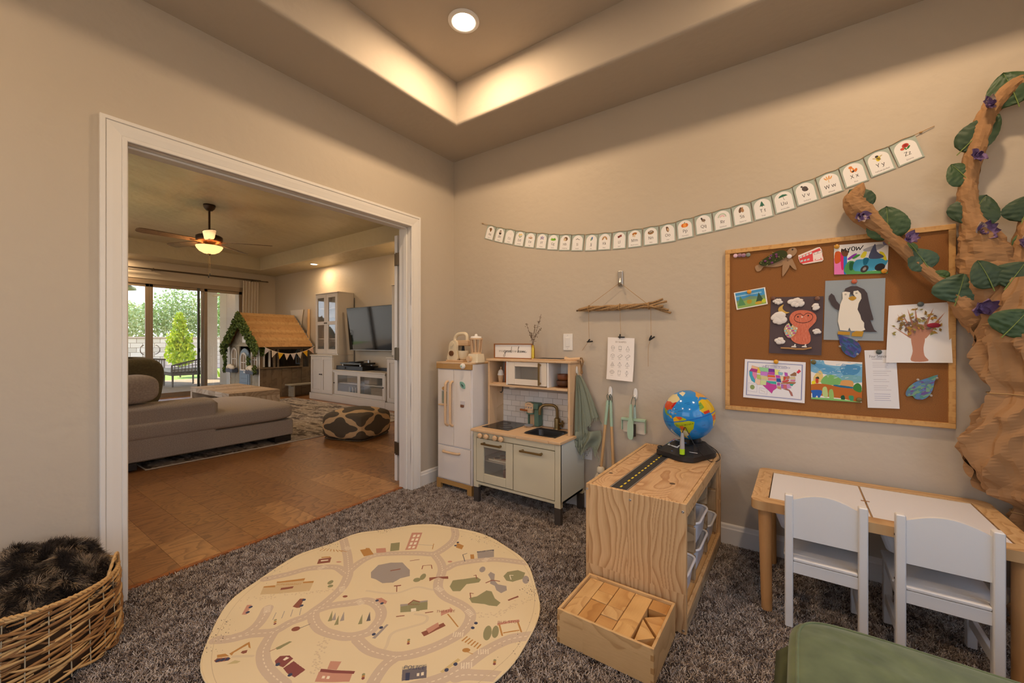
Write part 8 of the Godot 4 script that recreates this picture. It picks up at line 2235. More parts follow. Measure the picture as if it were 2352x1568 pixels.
	var b := Vector3(1.96, y + 0.036, 0.308)
	var cc := Vector3(1.975, y + 0.078, 0.215)
	var d := Vector3(1.895, y + 0.078, 0.155)
	var pc := canvas(128, 96, [64, 110, 180])
	rng.seed = 70
	for k in 26: pc.ell(rng.randf() * 128, rng.randf() * 96, rng.randf_range(3, 8), rng.randf_range(3, 7), [Color8(232, 130, 40), Color8(120, 190, 60), Color8(206, 50, 90), Color8(60, 70, 120), Color8(90, 190, 190)][k % 5])
	var pnl := put("control_panel", mb().quad4(a, b, cc, d), mat([255, 255, 255], 0.4, 0, pc.tex()), t)
	var nn := (b - a).cross(d - a).normalized()
	var uu := (b - a).normalized()
	var vv := (d - a).normalized()
	var sc := (a + b + cc + d) / 4.0 + nn * 0.004 + vv * 0.012 - uu * 0.004
	var bs := Basis(uu, nn, uu.cross(nn))
	put("screen_bezel", mb().box(sc, Vector3(0.075, 0.006, 0.062), 0.002, 0, bs), mat([196, 204, 214], 0.3), pnl)
	put("screen", mb().box(sc + nn * 0.0035, Vector3(0.058, 0.002, 0.048), 0, 0, bs), mat([42, 36, 32], 0.2), pnl)
	put("power_button", mb().soft(Vector3(1.832, y + 0.035, 0.222), Vector3(0.03, 0.02, 0.03), 0.8, 0.8, Basis.IDENTITY, 14, 8), bk, t)
	var vent := put("speaker_vent", mb().bb(Vector3(2.00, y + 0.045, 0.285), Vector3(2.045, y + 0.048, 0.288), 0.001), mat([206, 208, 212], 0.3), t)
	for k in 7: put("vent_rib", mb().tube([Vector3(2.010, y + 0.040 + k * 0.006, 0.292 - k * 0.011), Vector3(2.052, y + 0.038 + k * 0.006, 0.258 - k * 0.011)], 0.0022, 5), mats.black, vent)
	# stylus and its cord
	var sb := Vector3(1.972, y + 0.036, 0.312)
	var sty := put("stylus", mb().tube([sb + Vector3(0, 0.03, 0), sb + Vector3(0, 0.06, 0), sb + Vector3(0, 0.115, -0.004)], [0.0135, 0.012, 0.0075], 14), mat([186, 188, 194], 0.25, 0.5), t)
	put("stylus_base", mb().tube([sb, sb + Vector3(0, 0.03, 0)], [0.013, 0.0135], 14), mat([168, 214, 30], 0.4), sty)
	put("cord", mb().tube(smooth([sb + Vector3(0, 0.115, -0.004), sb + Vector3(0.012, 0.145, -0.01), sb + Vector3(0.03, 0.12, 0.0), sb + Vector3(0.075, 0.04, 0.0), Vector3(2.10, y + 0.004, 0.25), Vector3(2.135, y + 0.002, 0.17), Vector3(2.11, y + 0.03, 0.11), Vector3(2.06, y + 0.06, 0.10)], 5), 0.0022, 6), mats.black, t)
var globe_turn := 225.0

func build_table() -> void:
	var x0 := 2.315
	var x1 := 3.148
	var z0 := 0.045
	var z1 := 0.598
	var y := 0.480
	var pl := mats.pinelt as Material
	var t := thing("activity_table", "low pine children's table with white inset tops against the wall", "table", Vector3(2.735, 0, 0.33))
	# rounded frame: two long rails and two end boards
	for s in 2:
		var za: float = [z1 - 0.066, z0][s]
		var zb: float = [z1, z0 + 0.06][s]
		var q := []
		var r := 0.03
		for p in [[x0 + r, za if s == 0 else zb, 0], [x1 - r, za if s == 0 else zb, 0]]: pass
		var poly := [Vector2(x0, -(za if s == 0 else zb)), Vector2(x1, -(za if s == 0 else zb))]
		if s == 0: poly.append_array([Vector2(x1, -z1 + r), Vector2(x1 - r * 0.3, -z1 + r * 0.3), Vector2(x1 - r, -z1), Vector2(x0 + r, -z1), Vector2(x0 + r * 0.3, -z1 + r * 0.3), Vector2(x0, -z1 + r)])
		else: poly.append_array([Vector2(x1, -z0 - r), Vector2(x1 - r * 0.3, -z0 - r * 0.3), Vector2(x1 - r, -z0), Vector2(x0 + r, -z0), Vector2(x0 + r * 0.3, -z0 - r * 0.3), Vector2(x0, -z0 - r)])
		put("frame_rail", mb(1.2, Vector2(0, 0.3 * s)).prism(pv(poly), y - 0.038, y, Transform3D(Basis(Vector3.RIGHT, -PI / 2), Vector3.ZERO), false, 0.6), pl, t)
	for x in [x0, x1 - 0.062]: put("frame_end", mb(1.2, Vector2(x, 0)).bb(Vector3(x, y - 0.038, z0 + 0.06), Vector3(x + 0.062, y, z1 - 0.066), 0.001, 2), pl, t)
	var wt := mat([224, 222, 224], 0.35)
	put("inset_top", mb().bb(Vector3(x0 + 0.0655, y - 0.010, z0 + 0.063), Vector3(2.717, y - 0.003, z1 - 0.069), 0.001), wt, t)
	put("inset_top", mb().bb(Vector3(2.724, y - 0.010, z0 + 0.063), Vector3(x1 - 0.0655, y - 0.003, z1 - 0.069), 0.001), wt, t)
	put("middle_rail", mb(1.2).bb(Vector3(2.70, y - 0.036, z0 + 0.06), Vector3(2.742, y - 0.012, z1 - 0.066), 0.001, 2), pl, t)
	put("finger_hole", mb().bb(Vector3(2.706, y - 0.0035, 0.322), Vector3(2.735, y - 0.0026, 0.334), 0.0003), mat([150, 108, 66], 0.7), t)
	for p in [[x0 + 0.045, z1 - 0.06, -1, 1], [x1 - 0.045, z1 - 0.06, 1, 1], [x0 + 0.045, z0 + 0.06, -1, -1], [x1 - 0.045, z0 + 0.06, 1, -1]]:
		put("leg", mb(1.2).tube([Vector3(p[0] - p[2] * 0.004, y - 0.038, p[1]), Vector3(p[0] + p[2] * -0.012, 0.0, p[1] + 0.01 * p[3])], [0.026, 0.021], 14), mat([236, 206, 164], 0.5, 0, mats.birch.albedo_texture), t)
	for k in 2:
		var m := mb()
		var cx: float = [2.55, 2.90][k]
		var r0 := rrect(cx, 0.33, 0.26, 0.32, 0.04, y - 0.14)
		var r1 := rrect(cx, 0.33, 0.33, 0.40, 0.05, y - 0.04)
		loft(m, r0, r1)
		capring(m, r0)
		put("hanging_bin", m, wt, t)

func build_chair(x0: float, x1: float, label: String, dz: float) -> void:
	var wt := mats.chairwhite as Material
	var zr := 0.634 + dz
	var zf := 0.348 + dz
	var t := thing("child_chair", label, "chair", Vector3((x0 + x1) / 2, 0, (zr + zf) / 2), "white children's chairs at the pine table")
	for x in [x0, x1 - 0.029]:
		put("back_post", mb().box(Vector3(x + 0.0145, 0.27, zr - 0.0165), Vector3(0.029, 0.54, 0.033), 0.005, 1), wt, t)
		put("front_leg", mb().bb(Vector3(x, 0, zf), Vector3(x + 0.029, 0.272, zf + 0.03), 0.004, 1), wt, t)
		put("side_stretcher", mb().bb(Vector3(x + 0.005, 0.085, zf + 0.03), Vector3(x + 0.022, 0.125, zr - 0.04), 0.003, 2), wt, t)
		put("seat_rail", mb().bb(Vector3(x + 0.004, 0.228, zf + 0.03), Vector3(x + 0.024, 0.270, zr - 0.04), 0.003, 2), wt, t)
	var q := [Vector2(x0 + 0.028, 0.366), Vector2(x1 - 0.028, 0.366)]
	for k in 15:
		var f := k / 14.0
		q.append(Vector2(lerpf(x1 - 0.028, x0 + 0.028, f), 0.520 + 0.030 * sin(PI * f)))
	put("back_panel", mb().prism(pv(q), zr - 0.026, zr - 0.011, Transform3D.IDENTITY, false), wt, t)
	put("rear_rail", mb().bb(Vector3(x0 + 0.028, 0.224, zr - 0.026), Vector3(x1 - 0.028, 0.270, zr - 0.008), 0.002), wt, t)
	put("front_rail", mb().bb(Vector3(x0 + 0.028, 0.224, zf + 0.004), Vector3(x1 - 0.028, 0.270, zf + 0.02), 0.002), wt, t)
	put("seat", mb().bb(Vector3(x0 + 0.027, 0.271, zr - 0.006), Vector3(x1 - 0.027, 0.286, zr - 0.05), 0.005).bb(Vector3(x0 - 0.004, 0.271, zf - 0.018), Vector3(x1 + 0.004, 0.286, zr - 0.042), 0.005), wt, t)
	for y in [0.30, 0.46]: put("bolt", mb().cyl(Vector3(x0 - 0.001, y, zr - 0.02), Vector3(x0 + 0.002, y, zr - 0.02), 0.004, 0.004, 8), mats.iron, t)

func build_couch() -> void:
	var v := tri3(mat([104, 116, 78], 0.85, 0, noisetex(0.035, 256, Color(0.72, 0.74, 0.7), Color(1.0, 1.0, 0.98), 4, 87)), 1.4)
	v.rim_enabled = true
	v.rim = 0.8
	v.rim_tint = 0.4
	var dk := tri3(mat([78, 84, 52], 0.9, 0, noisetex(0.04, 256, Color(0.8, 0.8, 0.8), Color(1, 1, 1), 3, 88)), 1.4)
	var t := thing("play_couch", "olive green velvet play couch with a thick piped cushion in front of the chairs", "couch", Vector3(3.0, 0, 1.65))
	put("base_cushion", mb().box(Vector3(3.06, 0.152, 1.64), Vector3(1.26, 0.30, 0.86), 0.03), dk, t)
	var f := FastNoiseLite.new()
	f.seed = 90
	f.frequency = 1.6
	put("top_cushion", mb().soft(Vector3(3.08, 0.368, 1.70), Vector3(1.24, 0.135, 0.90), 0.16, 0.42, Basis.IDENTITY, 120, 40, func(p):
		var w := f.get_noise_2d(p.x * 2.2, p.z * 5.0) * 0.05 * (1.0 if p.y > 0.0 else 0.3)
		return Vector3(p.x, p.y * (1.0 + w) + w * 0.4, p.z + w * 0.1)), v, t)
	var pipe := []
	for k in 60:
		var an := TAU * k / 60.0
		pipe.append(Vector3(3.08 + MB.sp(cos(an), 0.16) * 0.60, 0.368 + 0.045, 1.70 + MB.sp(sin(an), 0.16) * 0.435))
	put("piping", mb().tube(pipe, 0.004, 6, false, true), v, t)

func build_basket() -> void:
	var c := Vector3(0.222, 0.0, 2.415)
	var rb := 0.215
	var rt := 0.205
	var t := thing("seagrass_basket", "round woven seagrass basket with rope handles by the door casing", "basket", c)
	var cols := [mat([176, 132, 78], 0.8), mat([150, 106, 58], 0.8), mat([196, 156, 100], 0.8), mat([132, 92, 52], 0.8)]
	rng.seed = 52
	put("liner", mb().lathe(c, [Vector2(0, 0.012), Vector2(rb - 0.016, 0.012), Vector2(rt - 0.016, 0.25)], 40), mat([92, 64, 38], 0.9), t)
	var st := [mb(), mb(), mb(), mb()]
	# rows of twisted strands slanting over one another
	for row in 22:
		var y0 := 0.012 + row * 0.0118
		for k in 15:
			var a0 := TAU * k / 15.0 + row * 0.17 + rng.randf_range(-0.1, 0.1)
			var ln := rng.randf_range(0.45, 0.75)
			var up := rng.randf_range(0.015, 0.05) * (1.0 if rng.randf() < 0.75 else -0.8)
			var path := []
			var rr := []
			for j in 7:
				var f := j / 6.0
				var an := a0 - ln * f
				var y := clampf(y0 + up * f, 0.006, 0.272)
				var r := lerpf(rb, rt, y / 0.27) + 0.006 * sin(PI * f) - 0.004 + 0.003 * (k % 2)
				path.append(c + Vector3(cos(an) * r, y, sin(an) * r))
				rr.append(0.0018 + 0.0042 * sin(PI * clampf(f, 0.06, 0.94)))
			st[rng.randi() % 4].tube(path, rr, 5, false)
	for k in 4:
		var w := put("weave", st[k], cols[k], t)
		w.set_meta("kind", "stuff")
	for k in 26:
		var an := TAU * k / 26.0
		put("stake", mb().tube([c + Vector3(cos(an) * (rb + 0.003), 0.01, sin(an) * (rb + 0.003)), c + Vector3(cos(an) * (rt + 0.003), 0.272, sin(an) * (rt + 0.003))], 0.0018, 4, false), mat([190, 176, 146], 0.7), t)
	# corded rim and two handles
	for s in [0.0, PI]:
		var rim := []
		for k in 161:
			var an := TAU * k / 160.0
			rim.append(c + Vector3(cos(an) * (rt + 0.004 * cos(an * 44.0 + s)), 0.276 + 0.004 * sin(an * 44.0 + s), sin(an) * (rt + 0.004 * cos(an * 44.0 + s))))
		put("rim_cord", mb().tube(rim, 0.005, 6, false), cols[2], t)
	for hnd in [-1.15, 1.99]:
		for s in [0.0, PI]:
			var hp := []
			for k in 33:
				var f := k / 32.0
				var an: float = hnd + (f - 0.5) * 0.62
				hp.append(c + Vector3(cos(an) * rt, 0.275 + 0.062 * sin(PI * f), sin(an) * rt) + Vector3(cos(f * 30.0 + s), sin(f * 30.0 + s), 0) * 0.0035)
			put("handle", mb().tube(hp, 0.0045, 6, false), cols[2], t)
	# shaggy faux-fur throw heaped in the basket
	var th := thing("fur_throw", "shaggy dark brown faux-fur throw heaped in the seagrass basket", "throw", c + Vector3(0, 0.02, 0))
	var fz := FastNoiseLite.new()
	fz.seed = 95
	fz.frequency = 4.0
	fz.fractal_octaves = 2
	var top := mb().grid(28, 28, func(u, v): return throw_pt(c, fz, u, v))
	put("pelt", top, mat([40, 33, 27], 1.0), th)
	var hair := []
	for q in 3:
		var hm := mb()
		for k in 12:
			var o := Vector3(rng.randf_range(-0.007, 0.007), 0, rng.randf_range(-0.007, 0.007))
			var sway := Vector3(rng.randf_range(-0.25, 0.25), 0, rng.randf_range(0.5, 1.1)) * 0.022
			var hh := rng.randf_range(0.018, 0.034)
			hm.tube([o, o + Vector3(0, hh * 0.6, 0) + sway * 0.35, o + Vector3(0, hh * 0.95, 0) + sway], [0.0010, 0.0008, 0.0002], 3, false)
		hair.append(hm.mesh())
	var xs := [[], [], []]
	var cs := [[], [], []]
	var fw := FastNoiseLite.new()
	fw.seed = 97
	fw.frequency = 5.0
	for k in 5200:
		var u := rng.randf()
		var v := rng.randf()
		var p := throw_pt(c, fz, u, v)
		var n := (throw_pt(c, fz, u + 0.02, v) - p).cross(throw_pt(c, fz, u, v + 0.02) - p).normalized()
		if n.y < 0: n = -n
		var yaw := fw.get_noise_2d(p.x * 1.4, p.z * 1.4) * 7.0
		var bs := Basis(Quaternion(Vector3.UP, n)) * Basis(Vector3.UP, yaw + rng.randf_range(-0.4, 0.4))
		var q := rng.randi() % 3
		xs[q].append(Transform3D(bs.scaled(Vector3.ONE * rng.randf_range(0.8, 1.2)), p))
		var tone := fw.get_noise_2d(p.x * 3.0 + 9.0, p.z * 3.0) + rng.randf_range(-0.35, 0.35)
		cs[q].append(Color8(52, 42, 34).lerp(Color8(176, 154, 126), smoothstep(-0.05, 0.55, tone)).srgb_to_linear())
	var hmat := mat([255, 255, 255], 0.7)
	hmat.vertex_color_use_as_albedo = true
	for q in 3: many("fur", hair[q], hmat, th, xs[q], cs[q])
func throw_pt(c: Vector3, f: FastNoiseLite, u: float, v: float) -> Vector3:
	var a := u * 2.0 - 1.0
	var b := v * 2.0 - 1.0
	var r := maxf(absf(a), absf(b))
	var d := Vector2(a, b)
	var k := r / maxf(d.length(), 1e-5)
	d *= k
	var rad := 0.188
	var h := 0.262 + 0.085 * (1.0 - r * r) + 0.05 * f.get_noise_2d(d.x * 0.45, d.y * 0.45) - 0.035 * smoothstep(0.75, 1.0, r)
	# heaped against the wall and the casing
	h += 0.075 * smoothstep(0.2, -0.9, d.x) * (1.0 - 0.6 * r * r)
	return c + Vector3(d.x * rad, h, d.y * rad)

func leaf_mesh(ln: float, w: float, sd: int) -> MB:
	# leaf along +y with its stem at the origin: toothed edge, raised midrib fold, arched along its length
	var m := mb()
	var f := FastNoiseLite.new()
	f.seed = sd
	f.frequency = 2.0
	m.grid(16, 22, func(u, v):
		var s: float = u * 2.0 - 1.0
		var prof: float = pow(sin(PI * pow(v, 0.74)), 0.62) * (1.0 - 0.12 * v)
		var tooth: float = 1.0 + 0.035 * (fposmod(v * 13.0, 1.0) - 0.5) * absf(s)
		var x: float = s * w * 0.5 * prof * tooth
		var y: float = ln * (v * 0.94 + 0.06)
		var z: float = 0.16 * w * (absf(s) * 0.5 - s * s * 0.6) + 0.06 * ln * sin(PI * v) + 0.012 * w * sin(absf(s) * 3.0 + v * 40.0) * (1.0 - v) + 0.03 * w * f.get_noise_2d(s, v * 3.0)
		return Vector3(x, y, z))
	return m

func build_tree() -> void:
	var kraft := mat([168, 126, 84], 0.8, 0, noisetex(0.05, 128, Color(0.86, 0.86, 0.86), Color(1, 1, 1), 3, 99))
	var t := thing("paper_tree", "crumpled brown paper tree with green fabric leaves and purple flowers on the wall", "paper tree", Vector3(3.28, 0, 0.1))
	var f := FastNoiseLite.new()
	f.seed = 101
	f.frequency = 1.0
	f.fractal_octaves = 2
	f.noise_type = FastNoiseLite.TYPE_CELLULAR
	f.cellular_return_type = FastNoiseLite.RETURN_DISTANCE
	# trunk: left and right edge in metres at each height, pinched by twine ties
	var prof := [[0.0, 3.19, 3.56], [0.30, 3.195, 3.54], [0.40, 3.215, 3.52], [0.455, 3.185, 3.52], [0.49, 3.195, 3.50], [0.56, 3.095, 3.55], [0.66, 3.05, 3.58], [0.76, 3.030, 3.58], [0.86, 3.075, 3.56], [0.93, 3.112, 3.53], [0.965, 3.122, 3.50], [1.02, 3.085, 3.52], [1.13, 3.078, 3.52], [1.22, 3.088, 3.50], [1.25, 3.10, 3.47], [1.32, 3.125, 3.46], [1.42, 3.15, 3.45]]
	put("trunk", mb(1.0).grid(64, 110, func(u, v): return trunk_pt(prof, f, u, v), true), kraft, t)
	for y in [0.475, 0.955, 1.235]:
		var ring := []
		for k in 33: ring.append(trunk_pt(prof, f, k / 32.0, y / 1.42) + Vector3(-cos(TAU * k / 32.0), 0, sin(TAU * k / 32.0)) * 0.006)
		put("twine_tie", mb().tube(ring, 0.0025, 5, false), mats.twine, t)
	# branches: photo pixel, radius in pixels, depth from the wall
	var brs := [
		[[2262, 745, 26], [2225, 712, 22], [2190, 672, 15], [2150, 640, 11], [2105, 603, 11], [2062, 560, 12], [2020, 522, 17], [1978, 488, 22], [1962, 462, 20], [1972, 440, 14], [1982, 420, 2]],
		[[2300, 705, 48], [2278, 640, 44], [2262, 590, 40], [2248, 545, 28], [2232, 500, 17], [2222, 450, 15], [2226, 410, 13], [2236, 360, 15], [2252, 310, 17], [2268, 262, 15], [2300, 222, 15], [2340, 190, 15], [2390, 170, 12]],
		[[2320, 705, 45], [2342, 640, 30], [2352, 585, 22], [2366, 530, 18], [2372, 480, 14]],
	]
	for b in brs.size():
		var path := []
		var rr := []
		for q in brs[b]:
			path.append(onz(q[0], q[1], 0.072))
			rr.append(Vector3(q[2] / 560.0, 0, 0))
		var pp := smooth(path, 6)
		var r2 := smooth(rr, 6)
		put("branch", mb(1.0).grid(18, pp.size() - 1, func(u, v):
			var k := int(round(v * (pp.size() - 1)))
			var d: Vector3 = (pp[mini(k + 1, pp.size() - 1)] - pp[maxi(k - 1, 0)]).normalized()
			var sd := d.cross(Vector3.BACK).normalized()
			var an: float = u * TAU
			var r: float = maxf(r2[k].x, 0.002)
			var cr := 1.1 - 0.3 * f.get_noise_2d(an * 1.5 + b * 7.0 + k * 0.12, k * 0.35) - 0.12 * absf(sin(an * 4.0 + k * 0.5))
			return pp[k] + (sd * cos(an) + Vector3.BACK * sin(an) * minf(1.0, 0.05 / r)) * r * cr, true), kraft, t)
	# leaves: stem pixel, tip pixel, width in pixels, shade
	var gr := []
	for c in [[52, 78, 44], [58, 84, 62], [66, 92, 40], [48, 70, 44]]:
		var lm := mat(c, 0.55)
		lm.backlight_enabled = true
		lm.backlight = Color(0.04, 0.07, 0.02)
		gr.append(lm)
	var vein := mat([122, 142, 72], 0.6)
	var lv := [[2340, 243, 2304, 168, 96, 0], [2201, 354, 2296, 262, 76, 3], [2230, 424, 2184, 378, 66, 0], [2212, 520, 2266, 448, 104, 3], [2346, 514, 2366, 448, 84, 3], [2004, 477, 1951, 436, 60, 3], [2042, 557, 2036, 474, 96, 0], [2105, 577, 2085, 556, 20, 2], [2136, 622, 2098, 572, 68, 1], [2183, 641, 2134, 628, 36, 2], [2193, 700, 2216, 628, 108, 1], [2282, 666, 2245, 598, 64, 3], [2308, 664, 2356, 602, 92, 3], [2302, 773, 2362, 712, 92, 0], [2279, 562, 2306, 538, 24, 2], [2262, 584, 2239, 557, 20, 2], [2345, 571, 2337, 540, 28, 2]]
	for k in lv.size():
		var q: Array = lv[k]
		var zz := 0.10 if k in [10, 11, 12, 13] else 0.085
		if k == 13: zz = 0.215
		if k in [11, 12]: zz = 0.16
		var a := onz(q[0], q[1], zz)
		var b := onz(q[2], q[3], zz)
		var up := (b - a)
		var ln := up.length()
		up = up.normalized()
		var bs := Basis(up.cross(Vector3.BACK).normalized(), up, Vector3.BACK) * Basis(Vector3.UP, 0.12 * ((k % 3) - 1))
		var w: float = q[4] / 600.0
		var m := mb().add(leaf_mesh(ln, w, k), Transform3D(bs, a))
		var lf := put("leaf", m, gr[q[5]], t)
		var rib := []
		for j in 9: rib.append(a + bs * Vector3(0, ln * (j / 8.0 * 1.02 - 0.04), 0.06 * ln * sin(PI * clampf(j / 8.0, 0, 1)) + 0.002))
		var vm := mb().tube(rib, [0.0022, 0.002, 0.0018, 0.0016, 0.0014, 0.0012, 0.001, 0.0008, 0.0005], 5)
		put("midrib", vm, vein, lf)
	# flowers with pointed petals
	var pt := [mat([124, 100, 142], 0.75), mat([104, 80, 124], 0.75), mat([186, 164, 150], 0.8)]
	var fl := [[2272, 243, 34], [2243, 357, 34], [1976, 494, 34], [2084, 549, 34], [2252, 535, 44], [2252, 711, 50], [2352, 562, 30]]
	for k in fl.size():
		var q: Array = fl[k]
		var c := onz(q[0], q[1], 0.115 if k != 5 else 0.14)
		var s: float = q[2] / 560.0 * 0.62
		var fw := Basis(Vector3.UP, 0.35) * Basis(Vector3.RIGHT, 0.25 * ((k % 3) - 1))
		var head := put("flower", mb().soft(c, Vector3(0.5, 0.5, 0.45) * s, 1.0, 1.0, fw, 10, 8), pt[1], t)
		for j in 9:
			var an := TAU * j / 9.0 + k + (0.35 if j > 4 else 0.0)
			var tilt := 0.35 if j < 5 else 0.95
			var bs := fw * Basis(Vector3.BACK, an) * Basis(Vector3.RIGHT, tilt)
			put("petal", mb().add(petal(s * (1.0 if j < 5 else 0.62)), Transform3D(bs, c)), pt[2] if (j == k % 5 and k % 2 == 0) else pt[j % 2], head)
func petal(s: float) -> MB:
	return mb().grid(6, 7, func(u, v):
		var a: float = u * 2.0 - 1.0
		return Vector3(a * s * 0.46 * sin(PI * pow(v, 0.7) * 0.97 + 0.08), s * v * 1.1, s * (0.16 * a * a + 0.25 * v * v)))
func trunk_pt(prof: Array, f: FastNoiseLite, u: float, v: float) -> Vector3:
	var y := v * 1.42
	var k := 0
	while k < prof.size() - 2 and prof[k + 1][0] < y: k += 1
	var g := smoothstep(0.0, 1.0, (y - prof[k][0]) / (prof[k + 1][0] - prof[k][0]))
	var l := lerpf(prof[k][1], prof[k + 1][1], g)
	var r := lerpf(prof[k][2], prof[k + 1][2], g)
	var an := u * TAU
	var wv := f.get_noise_2d(an * 1.1, y * 2.6)
	var cr := 1.06 - 0.16 * absf(sin(an * 3.5 + y * 5.0 + 5.0 * wv)) - 0.13 * absf(sin(an * 8.0 - y * 9.0 + 7.0 * wv)) - 0.10 * f.get_noise_2d(an * 4.0, y * 9.0)
	var hw := (r - l) * 0.5
	return Vector3((l + r) * 0.5 - cos(an) * hw * cr, y, 0.128 + sin(an) * minf(0.105, hw * 0.5) * cr)

